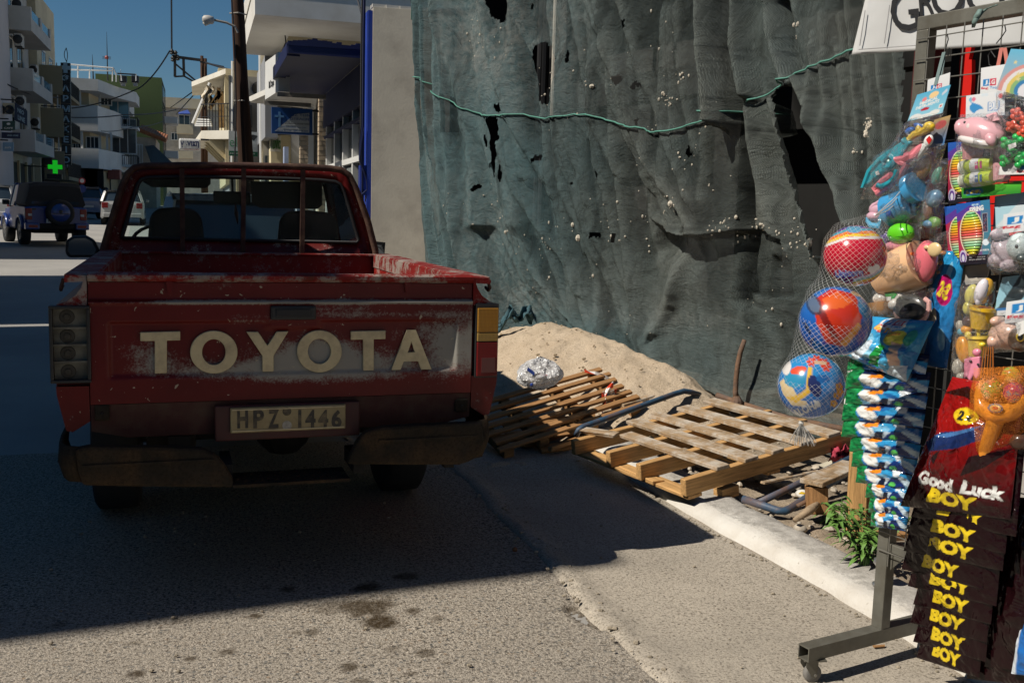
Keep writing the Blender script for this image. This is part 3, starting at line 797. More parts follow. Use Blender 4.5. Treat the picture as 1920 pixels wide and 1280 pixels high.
# ---- blue shop with the blank party wall
WY = 16.5
t = thing('blue_shop', 'low shop with cobalt blue canopy and pilaster and a blank pale party wall', 'building', (3.5,20,0))
wl = at_y(697,300,WY)[0]; wt = at_y(740,17,WY)[2]
sk = -.085; yr = WY+(8-wl)*sk; g = MB(); g.hexa([(wl,WY,-.1),(8,yr,-.1),(8,yr+.22,-.1),(wl,WY+.22,-.1),(wl,WY,wt),(8,yr,wt),(8,yr+.22,wt),(wl,WY+.22,wt)]); g.build('party_wall', M_WALLW, t)
g = MB(); n = 24
for i in range(n):
    x = wl-.01+(8-wl)*i/n; h = .05+.03*vnoise(i*.9, 0, 3)
    yo = WY+(x-wl)*sk; g.boxp((x,yo-.012+.02,wt+.001),(x+(8-wl)/n-.002,yo+.2,wt+h))
tag(g.build('coping', M_OFFW, t), kind='stuff')
wallbox(t, 'pilaster', (wl-.075,WY+.02,0), (wl-.004,WY+.34,wt-.05), M_BLUE)
for dx, r in ((-.14,.028),(-.17,.02)):
    MB().tube([(wl+dx,WY+.08,.2),(wl+dx,WY+.08,wt-.3),(wl+dx+.02,WY+.1,wt+1.2)], r, 7).build('conduit', M_BLUED if r > .02 else M_DARK, t)
fx = wl-.04
wallbox(t, 'side_wall', (fx,WY+.35,0), (fx+.2,WY+1.0,wt-.2), M_BLUED)
a = at_y(529,112,17.0); b = at_y(690,86,17.0)
cz1 = at_y(600,86,17.0)[2]; cz0 = at_y(600,104,17.0)[2]
wallbox(t, 'canopy', (at_y(540,100,17.0)[0],17.0,cz0), (fx-.002,23.0,cz1), M_BLUED)
g = MB()
for i in range(16):
    x = at_y(540,100,17.0)[0]+(fx-at_y(540,100,17.0)[0])*i/16
    h = .03+.09*float(vnoise(np.array(i*.8), np.array(0.), 5)); g.boxp((x,16.99,cz1-.03+.001*i),(x+.08,17.25,cz1+h))
for i in range(18):
    y = 17.1+5.7*i/18; h = .02+.1*float(vnoise(np.array(i*.9), np.array(2.), 5)); x = at_y(540,100,17.0)[0]
    g.boxp((x-.012,y,cz0-.03),(x+.2,y+.33,cz1+h*.4+.001*i))
tag(g.build('canopy_edge', M_BLUED, t), kind='stuff')
wallbox(t, 'fascia', (fx,17.36,cz0-.7), (fx+.3,23.0,cz0-.002), M_BLUED)
# glazed front below the canopy
zt = cz0-.7
wallbox(t, 'dark_glazing', (fx+.14,17.4,.2), (fx+.2,23.0,zt), mat('shop_glass', (.02,.024,.022), .12, var=.3, spec=.7))
for y in (17.45,18.6,19.9,21.2,22.6):
    wallbox(t, 'mullion', (fx+.03,y,.2), (fx+.139,y+.12,zt), M_FRAMEW)
wallbox(t, 'transom', (fx+.02,17.4,2.35), (fx+.137,23.0,2.45), M_FRAMEW)
wallbox(t, 'transom', (fx+.02,17.4,3.05), (fx+.137,23.0,3.11), M_BLUED)
for y, z0, z1 in ((18.62,.4,2.3),(19.95,.4,2.3)):
    wallbox(t, 'glazed_door', (fx+.08,y+.13,z0), (fx+.13,y+1.1,z1), mat('grey_door', (.22,.24,.23), .4, var=.15))
wallbox(t, 'notice', (fx+.02,18.25,1.75), (fx+.075,18.5,2.05), M_SIGNW)
mb = at_y(670,362,16.75)
t2 = thing('meter_box', 'blue painted electricity meter box with loops of cable on the blue pilaster', 'meter box', tuple(mb))
a, b = at_y(672,366,16.7), at_y(689,311,16.7)
MB().boxp((a[0],16.56,a[2]),(b[0]-.02,16.70,b[2])).build('casing', M_BLUE, t2, bev=.01)
for k in range(3):
    P_ = [at_y(x,y,16.545-.01*k) for x,y in ((676+3*k,240),(673+2*k,270),(674,300),(684-k,322),(691-2*k,338),(688,356),(679,364))]
    MB().tube(P_, .012, 6).build('cable', M_BLUED if k else M_DARK, t2)
# brick pillars, each course its own row of stones
def brick_pillar(px0, px1, ptop, Y, label):
    a = at_y(px0,300,Y); b = at_y(px1,300,Y); zt = at_y(px0,ptop,Y)[2]
    t = thing('brick_pillar', label, 'pillar', (a[0],Y,gz(Y)), 'rough brick pillars under the shop canopies')
    wallbox(t, 'core', (a[0]+.015,Y+.015,gz(Y)), (b[0]-.015,Y+.28,zt), M_CONCD)
    n = int((zt-gz(Y))/.11); first = None
    for i in range(n):
        z = gz(Y)+.13+i*.11; off = (i % 2)*.5
        for k in range(2):
            x0 = a[0]+(b[0]-a[0])*(0 if k == 0 else (.38 if i % 2 else .6)); x1 = a[0]+(b[0]-a[0])*((.36 if i % 2 else .58) if k == 0 else 1)
            j = random.uniform(-.012,.012)
            MB().boxp((x0,Y-.01+j,z),(x1,Y+.3,z+.095)).build('brick', M_BRICK, t)
    return t
brick_pillar(598,612,166,23.4,'brick pillar beside the blue and white undertaker sign')
brick_pillar(563,578,255,26.2,'brick pillar below the small white canopy slab')
# white slab canopy beyond
s = thing('canopy_slab', 'thin white concrete canopy slab behind the undertaker sign', 'canopy', (2,25,4))
z0 = at_y(530,166,23.6)[2]
MB().prism([(at_y(525,170,23.6)[0],23.6,z0),(at_y(596,170,23.6)[0],23.6,z0),(at_y(600,190,27)[0],28,z0),(at_y(466,190,27)[0],27.2,z0)], (0,0,.13)).build('slab', M_OFFW, s)
# ---- white building with the big balcony
t = thing('white_building', 'cream and white house with a broad balcony slab above the blue canopy', 'building', (4,28,0))
z0 = at_y(560,34,23)[2]; z1 = z0+1.25
bx = at_y(478,20,23)[0]; fx2 = at_y(541,70,25.5)[0]
wallbox(t, 'wall', (fx2,25.5,at_y(560,92,25.5)[2]-.3), (9,35,z0+4), M_CREAM)
g = MB(); g.boxp((bx,23,z0),(9,29,z0+.16)); g.boxp((bx,23,z0+.16),(bx+.14,29,z1)); g.boxp((bx+.14,23,z0+.16),(9,23.14,z1)); 
g.build('balcony', M_OFFW, t)
wallbox(t, 'ledge', (bx-.025,22.975,z0+.62), (9,22.999,z0+.68), M_CREAMW)
wallbox(t, 'ledge', (bx-.025,23.0,z0+.62), (bx-.001,29,z0+.68), M_CREAMW)
wallbox(t, 'coping', (bx-.03,22.97,z1), (9,23.2,z1+.08), M_CREAMW)
wallbox(t, 'upper_wall', (fx2,25.3,z1), (9,25.49,z1+2.5), M_CREAMW)
wallbox(t, 'ground_floor', (at_y(612,250,27.5)[0],27.5,0), (9,35,at_y(560,92,25.5)[2]-.3), M_CREAMW)
wallbox(t, 'side_wall', (at_y(541,70,25.5)[0]-.35,29.0,z0-2.2), (at_y(541,70,25.5)[0]-.01,33,z0), M_GREYW)
x0 = at_y(488,200,31)[0]
wallbox(t, 'street_wall', (x0,31,0), (x0+.9,31.4,at_y(492,100,31)[2]), M_OFFW)
wallbox(t, 'shop_bay', (at_y(508,290,30)[0],30.0,0), (at_y(545,290,30)[0],30.9,at_y(510,252,30)[2]), M_CREAM)
wallbox(t, 'bay_door', (at_y(497,300,30.9)[0],30.85,0), (at_y(507,300,30.9)[0],30.98,at_y(500,292,30.9)[2]), M_GLASSD)
wallbox(t, 'shop_pier', (at_y(533,300,28.5)[0],28.5,0), (at_y(541,300,28.5)[0],28.9,at_y(536,275,28.5)[2]), mat('blue_white_pier', (.35,.42,.6), .6))
wallbox(t, 'window_frame', (at_y(577,300,26.9)[0],26.9,0), (at_y(588,300,26.9)[0],27.0,at_y(580,200,26.9)[2]), M_OFFW)
MB().tube([at_y(490,310,30.9), at_y(489,200,30.9), at_y(488,95,30.9)], .05, 8).build('drainpipe', M_FRAMEW, t)
MB().tube([at_y(533,44,25.45), at_y(534,62,25.45), at_y(536,80,25.45), at_y(532,90,25.45)], .015, 6).build('cable', M_DARK, t)
# green shop letters, a small striped board and signs
t = thing('shop_letters', 'green raised shop letters over the cream bay', 'sign', tuple(at_y(508,280,29.9)))
a, b = at_y(507,284,29.95), at_y(527,254,29.95)
bd = MB().boxp((a[0],29.93,a[2]),(b[0],29.98,b[2])).build('board', M_CREAMW, t)
g = MB(); put_text(g, 'Γωνία', at_y(517,269,29.9), (1,0,.06), (0,0,1), .3, fit_w=(b[0]-a[0])*.92, fit_h=.34, bold=.02, ext=.03); g.build('lettering', mat('leaf_green', (.05,.20,.02), .5), t)
q = thing('striped_board', 'small teal and tan striped board on the white street wall', 'sign', tuple(at_y(497,245,30.8)))
a, b = at_y(496,244,30.8), at_y(509,222,30.8); h = (b[2]-a[2])/3
for i, c in enumerate(((.35,.24,.13),(.32,.36,.38),(.05,.22,.25))):
    MB().boxp((a[0],30.8,a[2]+h*i),(b[0],30.85,a[2]+h*(i+.98))).build('stripe', mat('board_stripe_%s' % 'abc'[i], c, .5), q)
t = thing('light_box_sign', 'white box sign jutting from the end of the blue canopy', 'sign', tuple(at_y(510,190,20.3)))
c = [at_y(522,171,20.0), at_y(497,187,20.9), at_y(497,117,20.9), at_y(522,98,20.0)]
w = np.array((.22,.05,0)); MB().prism([tuple(p) for p in c], w).build('box', M_SIGNW, t)
mid = sum(c)/4; rt = c[0]-c[1]; up = (c[2]-c[1]+c[3]-c[0])/2
nn = np.cross(rt, up); nn /= np.linalg.norm(nn)
if nn[0] > 0: nn = -nn
g = MB(); put_text(g, 'Κομ', mid-up*.2+nn*.006, -rt if np.cross(-rt,up)[0] < 0 else rt, up, 1, fit_w=.36, fit_h=.16, bold=.03); g.build('lettering', M_DARK, t)
for k in (0, 1):
    MB().boxp((c[k][0]-.02,c[k][1]-.03,c[k][2]-.10),(c[k][0]+.9,c[k][1]+.03,c[k][2]-.02)).build('bracket', M_CONCD, t)
# undertaker's sign
t = thing('undertaker_sign', 'blue hanging sign with a cross and Greek lettering under the white canopy', 'sign', tuple(at_y(550,252,22.9)))
YU = 22.9
a, b = at_y(509.5,250,YU), at_y(586,205,YU)
M_UB = mat('sign_royal', (.012,.07,.26), .35, var=.05)
MB().boxp((a[0],YU,a[2]),(b[0],YU+.1,b[2])).build('board', M_UB, t)
g = MB(); tri = [at_y(515,246,YU), at_y(580,249,YU), at_y(580,212,YU), at_y(553,214,YU)]
g.prism([tuple(p+np.array((0,-.004,0))) for p in tri], (0,.003,0)); g.build('pale_field', mat('sign_pale', (.42,.46,.50), .4), t)
g = MB(); c = at_y(524,221,YU)
g.boxp((c[0]-.025,YU-.006,c[2]-.2),(c[0]+.025,YU-.001,c[2]+.13)).boxp((c[0]-.1,YU-.008,c[2]+.01),(c[0]-.026,YU-.001,c[2]+.055)).boxp((c[0]+.026,YU-.008,c[2]+.01),(c[0]+.1,YU-.001,c[2]+.055))
g.build('cross', mat('sign_skyblue', (.10,.25,.5), .4), t)
for s, px, py, w, m_ in (('ΤΟΣ ΤΩΝ',560,216,40,M_UB),('ΑΠΟΤΕΛΩΝ',555,223.5,46,M_UB),('ΓΡΑΦΕΙΟ ΤΕΛΕΤΩΝ',556,232.5,45,M_SIGNBK),('Στεφανίδης και Υιοί',551,239,44,M_UB),('28410 22 110   28410 25 007',548,245.5,56,M_UB)):
    g = MB(); put_text(g, s, at_y(px,py,YU)+np.array((0,-.009,0)), (1,0,.02), (0,0,1), 1, fit_w=w/1867*YU*1.0, fit_h=.055 if py < 230 else .03, bold=.015); g.build('lettering', m_, t)
MB().boxp((b[0],YU+.03,b[2]-.05),(at_y(598,210,YU)[0],YU+.07,b[2]-.01)).build('bracket', M_DARK, t)
MB().boxp((b[0],YU+.03,a[2]+.01),(at_y(598,250,YU)[0],YU+.07,a[2]+.05)).build('bracket', M_DARK, t)

# ---- cream house with the wrecked awning
t = thing('cream_house', 'weathered cream house with a bracketed balcony and a broken awning above it', 'house', (4,37,0))
YH = 34.0
x0 = at_y(429,200,YH)[0]
wallbox(t, 'wall', (x0,YH,0), (9,44,at_y(440,142,YH)[2]), M_GREYW)
wallbox(t, 'parapet', (at_y(409,140,36)[0],36,at_y(430,143,36)[2]), (9,44,at_y(430,129,36)[2]), M_CREAM)
wallbox(t, 'front_face', (x0-.12,YH-.05,2.2), (x0-.003,44,at_y(427,142,YH)[2]), M_CREAM)
zr = at_y(428,141,YH)[2]
MB().prism([(x0-.1,YH-.3,zr),(x0-1.15,YH+3,zr-.1),(x0-1.15,YH+6,zr-.1),(x0-.1,YH+6,zr)], (0,0,.16)).build('eaves', M_CREAMW, t)
zb = at_y(430,262,YH)[2]; zb1 = at_y(430,246,YH)[2]
MB().prism([(x0-.003,YH-.4,zb),(x0-.85,YH+.4,zb),(x0-1.1,YH+6,zb),(x0-.003,YH+6,zb)], (0,0,zb1-zb)).build('balcony', M_CREAMW, t)
for k in range(4):
    y = YH+.2+k*1.6; MB().prism([(x0-.004,y,zb-.002),(x0-.75,y,zb-.002),(x0-.004,y,zb-.75)], (0,.2,0)).build('console', M_CREAM, t)
r = MB(); y0 = YH-.25
for i in range(9):
    x = x0-.05-.09*i; r.boxp((x-.012,y0+.1*i,zb1),(x+.012,y0+.1*i+.02,zb1+.85))
r.beam((x0,y0,zb1+.85),(x0-.85,y0+.85,zb1+.85),.03,.03); r.beam((x0,y0,zb1+.45),(x0-.85,y0+.85,zb1+.45),.02,.02)
r.build('railing', M_DARK, t)
for z in (.35,.55,.75,.9):
    MB().tube([at_y(392+z*6,228+z*20-10,36.5), at_y(372-z*4,228+z*22-12,38), at_y(366,225+z*12,39)], .025, 6).build('clothes_rail', M_FRAMEW, t)
MB().tube([at_y(362,232,35.4), at_y(394,156,35.4)], .06, 8).build('awning_pole', M_FRAMEW, t)
for p in (((393,204),(414,176)),((396,199),(411,171)),((414,240),(410,165)),((420,240),(418,172))):
    MB().beam(at_y(*p[0],35.2), at_y(*p[1],35.2), .12, .12).build('broken_batten', wood_mat('old_batten', (.30,.20,.10)) if 'old_batten' not in MATS else MATS['old_batten'], t)
c0 = at_y(386,160,35.3); V = np.zeros((14,10,3))
for j in range(14):
    for i in range(10):
        p = at_y(380+i*2.2+3*math.sin(j*.7), 163+j*2.6+3*math.sin(i*1.1), 35.3); V[j,i] = p+np.array((0,.18*math.sin(i*1.3+j*.5),0))
MB().grid(V).build('torn_awning', mat('dirty_canvas', (.60,.52,.40), .9), t, smooth=True)
for px, w in ((436,.05),):
    MB().tube([at_y(435,312,33.9), at_y(436,200,33.9), at_y(436,115,33.9)], .045, 8).build('drainpipe', M_FRAMEW, t)
c = at_y(442,218,33.9); MB().boxp((c[0]-.05,33.6,c[2]-.35),(c[0]+.5,33.99,c[2]+.35)).build('cooling_unit', M_DARK, t)
MB().lathe([(.22,0),(.22,.03),(.16,.04)], at_y(485,166,33.98), (0,-1,0), 14).build('vent', M_DARK, t)
wallbox(t, 'base_wall', (x0+.2,33.5,0), (9,33.9,at_y(450,300,33.5)[2]-.2), M_TAN)
# school sign, courier sign
t = thing('school_sign', 'white board with a green logo and a black graduation cap behind the pole', 'sign', tuple(at_y(455,293,32.5)))
YS2 = 32.5; a, b = at_y(429,292,YS2), at_y(483,248,YS2)
MB().boxp((a[0],YS2,a[2]),(b[0],YS2+.06,b[2])).build('board', mat('board_grey_white', (.45,.48,.47), .5), t)
h = b[2]-a[2]; MB().boxp((a[0],YS2-.006,a[2]),(b[0],YS2-.001,a[2]+h*.2)).build('green_strip', mat('deep_green', (.01,.10,.05), .5), t)
g = MB(); put_text(g, 'ek', at_y(441,266,YS2)+np.array((0,-.004,0)), (1,0,.02), (0,0,1), 1, fit_w=.33, fit_h=.30, bold=-.01); g.build('lettering', mat('logo_green', (.01,.20,.07), .5), t)
g = MB(); put_text(g, 'εκπαιδευτήρια', at_y(455,288,YS2)+np.array((0,-.008,0)), (1,0,.02), (0,0,1), 1, fit_w=.75, fit_h=.06); g.build('lettering', M_SIGNW, t)
c = at_y(475,258,YS2); g = MB().prism([(c[0]-.14,YS2-.004,c[2]-.02),(c[0]+.02,YS2-.004,c[2]-.10),(c[0]+.14,YS2-.004,c[2]+.05),(c[0]-.02,YS2-.004,c[2]+.09)], (0,.003,0)); g.build('cap_emblem', M_SIGNBK, t)
t = thing('courier_sign', 'white rounded courier sign with dark blue Greek lettering', 'sign', tuple(at_y(355,281,32.8)))
YK = 32.8; a, b = at_y(335.5,281,YK), at_y(376,261,YK)
MB().boxp((a[0],YK,a[2]),(b[0],YK+.14,b[2])).build('board', M_SIGNW, t, bev=.05)
g = MB(); put_text(g, 'γενικη', (a+b)/2+np.array((0,-.01,0)), (1,0,.02), (0,0,1), 1, fit_w=(b-a)[0]*.86, fit_h=.20, bold=.03); g.build('lettering', mat('ink_blue', (.012,.025,.12), .5), t)
g = MB(); put_text(g, 'ταχυδρομικη', (a+b)/2+np.array((.04,-.01,-.15)), (1,0,.02), (0,0,1), 1, fit_w=(b-a)[0]*.7, fit_h=.05); g.build('lettering', mat('ink_red', (.35,.05,.04), .5), t)
g = MB(); put_text(g, 'διανομή δεμάτων', (a+b)/2+np.array((0,-.01,.16)), (1,0,.02), (0,0,1), 1, fit_w=(b-a)[0]*.8, fit_h=.04); g.build('lettering', mat('ink_blue', (.012,.025,.12), .5), t)
MB().boxp((b[0],YK+.05,b[2]-.03),(b[0]+.25,YK+.1,b[2]+.02)).build('bracket', M_DARK, t)

# ---- poles, street lamp, wires
t = thing('utility_pole', 'thick dark wooden utility pole close to the pickup with a cut top', 'pole', tuple(at_y(465,330,20)))
MB().tube([(at_y(463,330,20)[0],20,.1), at_y(461.5,307,20), at_y(452,150,20), at_y(444,-20,20), at_y(440,-90,20)], [.15,.145,.13,.118,.11], 12).build('post', M_POLE, t, smooth='all')
for py in (27,190): 
    c = at_y(445+py*.045,py,20); MB().tube([c+np.array((-.15,-.02,0)), c+np.array((0,-.16,0)), c+np.array((.15,-.02,0))], .012, 6).build('strap', M_CONCD, t)
MB().tube([at_y(434,-5,19.8), at_y(437,35,19.82), at_y(440,90,19.84), at_y(443,200,19.86), at_y(440,310,19.85)], .014, 6).build('cable', M_DARK, t)
t = thing('street_lamp', 'grey street lamp on a thin arm fixed to the near wooden pole', 'street lamp', tuple(at_y(400,45,19.8)))
MB().tube([at_y(446,62,19.8), at_y(440,50,19.8), at_y(425,43,19.8), at_y(402,38,19.8)], .022, 8).build('arm', M_CONCD, t)
a = at_y(379,36,19.8); b = at_y(402,39,19.8)
g = MB(); dv = (b-a); V = []
g.tube([a, a+dv*.15, a+dv*.5, a+dv*.9, b], [.035,.075,.085,.07,.025], 10); g.build('lamp_head', mat('lamp_grey', (.52,.50,.46), .5), t, smooth='all')
g = MB(); g.tube([a+dv*.1+np.array((0,0,-.045)), a+dv*.3+np.array((0,0,-.065)), a+dv*.55+np.array((0,0,-.055))], [.03,.055,.03], 8); g.build('lens', mat('lamp_lens', (.6,.58,.5), .2), t, smooth='all')
t = thing('utility_pole', 'far pair of dark wooden poles strapped together with a steel side frame', 'pole', (at_y(382,320,42)[0],42,gz(42)))
for px, top in ((378.5,105),(384.5,110)):
    b0 = at_y(px+1.5,335,42); MB().tube([(b0[0],42,gz(42)), at_y(px+1,250,42), at_y(px,top,42)], [.07,.068,.06] if px < 380 else [.085,.08,.07], 8).build('post', M_POLE, t, smooth='all')
for p in (((376,113),(322,106)),((328,108),(328,144)),((344,111),(345,143)),((327,144),(346,143)),((345,143),(377,161)),((330,121),(377,160)),((375,116),(420,126))):
    MB().beam(at_y(*p[0],41.8), at_y(*p[1],41.8), .10 if p[0][1] < 115 and p[1][0] < 400 else .06, .1 if p[0][1] < 115 else .06).build('frame_bar', M_DARK, t)
for px, py in ((322,97),(324,110),(329,100),(333,108)):
    MB().lathe([(.02,-.12),(.09,-.08),(.05,-.03),(.09,.02),(.03,.1)], at_y(px,py,41.7), (0,0,1), 8).build('insulator', M_DARK, t)
def wire(label, P_, r=.012, sag=0.0):
    pts = []
    for (a, b) in zip(P_[:-1], P_[1:]):
        a, b = np.array(a), np.array(b)
        for k in range(9 if sag else 2):
            u = k/8 if sag else k
            if pts and u == 0: continue
            pts.append(a+(b-a)*u-np.array((0,0,4*sag*u*(1-u))))
    o = MB().tube(pts, r, 5).build('overhead_wire', M_DARK, base=True); tag(o, label, 'wire', 'overhead wires across the street'); return o
wire('wire dropping straight down from above to the far steel frame', [at_y(321,-40,41.7), at_y(322,98,41.7)], .035)
wire('looped wire from the steel frame to the pharmacy sign', [at_y(318,96,41.7), at_y(262,165,48), at_y(135,203,59)], .03, .15)
wire('sagging wire from the rose wall to the pharmacy sign', [at_y(-10,145,48), at_y(55,176,52), at_y(112,183,59)], .03, .05)
wire('nearly level wire from the pharmacy sign past the green building', [at_y(112,219,59), at_y(235,215,64), at_y(330,206,70)], .035, .1)
wire('wire running from the white balcony towards the tiled roof', [at_y(190,246,60), at_y(250,238,64), at_y(305,228,70)], .022, .1)
wire('upper thin wire from the far poles down to the far building', [at_y(376,162,41.8), at_y(320,202,90)], .03)
wire('lower thin wire from the far poles down to the far building', [at_y(376,164,41.8), at_y(330,215,90)], .03)
wire('thick wire leaving the far poles towards the cream roof', [at_y(386,118,41.8), at_y(432,132,38)], .04)
wire('wire hanging in a curve in front of the white balcony front', [at_y(668,-10,19), at_y(676,20,18.5), at_y(683,42,17)], .02)
# ------------------------------------------------------------------ the fenced-off site
NP0 = np.array([2.35,10.6,0.0]); NE = np.array([1.4,-5.4,0.0])/5.5785; NN = np.array([-5.4,-1.4,0.0])/5.5785
def net_at(px, py, off=0.0): return at_plane(px, py, NP0+NN*off, NN)
def project(P):
    v = P-CAM; d = v@CF
    return WPX/2+FPX*(v@CR)/d, HPX/2-FPX*(v@CU)/d
def poly_dist(px, py, path):
    """signed distance (left of the path negative) and position along a polyline"""
    best = np.full(px.shape, 1e9); sgn = np.zeros(px.shape); par = np.zeros(px.shape)
    for i in range(len(path)-1):
        ax, ay = path[i]; bx, by = path[i+1]; L2 = (bx-ax)**2+(by-ay)**2
        u = np.clip(((px-ax)*(bx-ax)+(py-ay)*(by-ay))/L2, 0, 1)
        dx, dy = px-(ax+u*(bx-ax)), py-(ay+u*(by-ay)); dd = np.hypot(dx, dy)
        s = np.sign((bx-ax)*dy-(by-ay)*dx)
        k = dd < best; best = np.where(k, dd, best); sgn = np.where(k, s, sgn); par = np.where(k, i+u, par)
    return best*np.where(sgn == 0, 1, sgn), par
def inside(px, py, poly):
    c = np.zeros(px.shape, bool); n = len(poly)
    for i in range(n):
        x0, y0 = poly[i]; x1, y1 = poly[(i+1) % n]
        if y0 == y1: continue
        k = ((y0 > py) != (y1 > py)) & (px < (x1-x0)*(py-y0)/(y1-y0)+x0); c ^= k
    return c
# building shell behind the net
t = thing('unfinished_building', 'dark unfinished building behind the green debris net', 'building', (6,7,0))
def nb(u0, u1, o0, o1, z0, z1, name, m):   # block in net coordinates: along, behind, up
    p = [NP0+NE*u-NN*o for u, o in ((u0,o0),(u1,o0),(u1,o1),(u0,o1))]
    b = MB().hexa([tuple(q+np.array((0,0,z0))) for q in p][::-1]+[tuple(q+np.array((0,0,z1))) for q in p][::-1]); return b.build(name, m, t)
M_SHELL = mat('shaded_plaster', (.018,.018,.017), .95, var=.25, scale=2)  # plaster coloured near black for the shade behind the net
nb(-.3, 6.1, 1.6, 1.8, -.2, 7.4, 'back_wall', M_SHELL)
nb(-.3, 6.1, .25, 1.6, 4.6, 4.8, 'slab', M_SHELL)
nb(-.3, 6.1, .30, .5, 4.8, 7.4, 'upper_wall', M_SHELL)  # raised out of view to hide sky and darken the shade
nb(-.32, -.12, .30, 1.6, -.2, 4.6, 'side_wall', M_SHELL)  # added to close the open end and keep light out
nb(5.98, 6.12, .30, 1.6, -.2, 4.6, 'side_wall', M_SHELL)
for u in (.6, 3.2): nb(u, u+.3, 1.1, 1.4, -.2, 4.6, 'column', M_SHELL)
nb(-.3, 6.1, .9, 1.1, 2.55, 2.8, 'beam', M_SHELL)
p = net_at(1039, 100, -.32); pe_ = net_at(1036, 225, -.32); MB().tube([(p[0],p[1],pe_[2]+.04),(p[0],p[1],2.9),(p[0],p[1],4.7)], .022, 8).build('white_pipe', mat('pipe_white', (.75,.70,.60), .6), t)
for px in (1021,1012): 
    p = net_at(px, 130, -.36); MB().tube([(p[0],p[1],-.1),(p[0],p[1],4.7)], .03, 8).build('dark_pipe', M_DARK, t)
tag(MB().boxp((0,0,0),(1,1,1)).build('x', M_DARK), '') if False else None
# green box at the very top of the party wall
a, b = at_y(779,30,13.5), at_y(792,-30,13.5)
o = MB().boxp((a[0],13.5,a[2]),(b[0],13.8,b[2])).build('cable_box', mat('box_green', (.01,.06,.05), .5), base=True); tag(o, 'dark green box at the top of the pale party wall beside the net', 'box')

# the net itself
def net_mat():
    q = NB('debris_net_mesh')
    tone = q.attr('tone').outputs['Fac']; dust = q.attr('dust').outputs['Fac']; uv = q.attr('uvm').outputs['Vector']
    dens = q.attr('dens').outputs['Fac']
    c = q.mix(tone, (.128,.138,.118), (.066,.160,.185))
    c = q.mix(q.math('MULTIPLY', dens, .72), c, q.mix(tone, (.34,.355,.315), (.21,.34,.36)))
    c = q.mix(q.math('MULTIPLY', q.ramp(q.noise(2.4, 6, .65), [(.42,0.0),(.75,1.0)]), .28), c, (.18,.20,.185))
    c = q.mix(q.math('MULTIPLY', dust, q.ramp(q.noise(14, 6, .75), [(.35,0.1),(.65,1.0)])), c, (.46,.48,.45))
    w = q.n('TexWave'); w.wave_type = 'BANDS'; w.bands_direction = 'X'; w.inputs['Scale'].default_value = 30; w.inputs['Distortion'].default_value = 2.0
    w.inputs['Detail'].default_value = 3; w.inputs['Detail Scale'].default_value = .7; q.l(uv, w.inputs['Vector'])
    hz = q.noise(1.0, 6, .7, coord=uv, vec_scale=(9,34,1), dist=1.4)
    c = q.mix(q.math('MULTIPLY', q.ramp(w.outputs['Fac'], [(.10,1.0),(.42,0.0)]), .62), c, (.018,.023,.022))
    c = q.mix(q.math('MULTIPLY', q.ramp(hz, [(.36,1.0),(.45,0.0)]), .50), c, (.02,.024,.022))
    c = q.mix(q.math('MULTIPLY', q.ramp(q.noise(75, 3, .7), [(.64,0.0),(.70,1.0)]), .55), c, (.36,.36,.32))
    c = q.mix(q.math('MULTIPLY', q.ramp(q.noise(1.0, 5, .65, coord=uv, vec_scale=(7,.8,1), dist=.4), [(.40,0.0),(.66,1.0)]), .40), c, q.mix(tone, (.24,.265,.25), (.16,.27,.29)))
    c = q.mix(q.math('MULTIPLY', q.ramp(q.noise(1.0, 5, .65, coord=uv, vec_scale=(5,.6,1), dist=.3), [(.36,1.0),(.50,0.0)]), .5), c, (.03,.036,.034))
    q.col(c); q.set(Roughness=.8, Specular_IOR_Level=.2)
    h = q.math('ADD', q.math('MULTIPLY', w.outputs['Fac'], .35), q.math('MULTIPLY', hz, 2.2))
    q.bump(h, .9, .02)
    tr = q.n('BsdfTransparent'); mx = q.n('MixShader')
    al = q.math('ADD', q.math('MULTIPLY', q.ramp(w.outputs['Fac'], [(.1,1.0),(.5,0.0)]), .16), .12)
    q.l(q.math('ADD', al, q.math('MULTIPLY', q.attr('thin').outputs['Fac'], .50)), mx.inputs[0]); q.l(q.b.outputs[0], mx.inputs[1]); q.l(tr.outputs[0], mx.inputs[2])
    q.l(mx.outputs[0], q.out.inputs[0])
    return q.m
nu, nv = 640, 400
u = np.linspace(-.12, 6.02, nu); z = np.linspace(.02, 4.3, nv)
U, Z = np.meshgrid(u, z)
B = NP0+U[...,None]*NE; B[...,2] = Z
px, py = project(B)
px = px+7*(fbm(U*2, Z*2, 3, 2)-.5)
D = .12*(fbm(U*1.1, Z*.5, 3, 1)-.5)
dens = np.zeros(px.shape); gap = np.zeros(px.shape)
# long soft vertical folds fading out to the right
def fold(path, w, a, lw=None, fade=None):
    global D, dens, gap
    dd, par = poly_dist(px, py, path); lw = lw or w
    g = np.where(dd > 0, np.exp(-(dd/w)**2), np.exp(-(dd/lw)**2))
    if fade: g = g*(1-sstep(fade[0], fade[1], par))
    if a > 0: dens = np.maximum(dens, np.where(dd > 0, np.exp(-(dd/w)**2), np.exp(-(dd/min(lw, 14))**2))*min(1, .45+a*6))
    else: gap = np.maximum(gap, g)  # fold valleys thinned to show dark, standing in for their deep shadow
    D = D+1.5*a*g
def step(path, w, a, fade=None):
    global D
    dd, par = poly_dist(px, py, path); g = 1-sstep(-w, w, dd)
    D = D+a*g
fold([(846,-40),(858,150),(872,330),(905,520),(930,620)], 14, .16, 22)
fold([(817,-40),(825,200),(842,480),(850,620)], 13, .11, 12)
fold([(800,-40),(806,300),(818,560)], 10, .06, 10)
fold([(868,-40),(880,120),(900,260),(915,420)], 12, .10, 10)
sw = [(868,40),(905,220),(960,380),(1015,520),(1070,590),(1150,645),(1230,680),(1300,712),(1390,752),(1600,800)]
dd, par = poly_dist(px, py, sw)
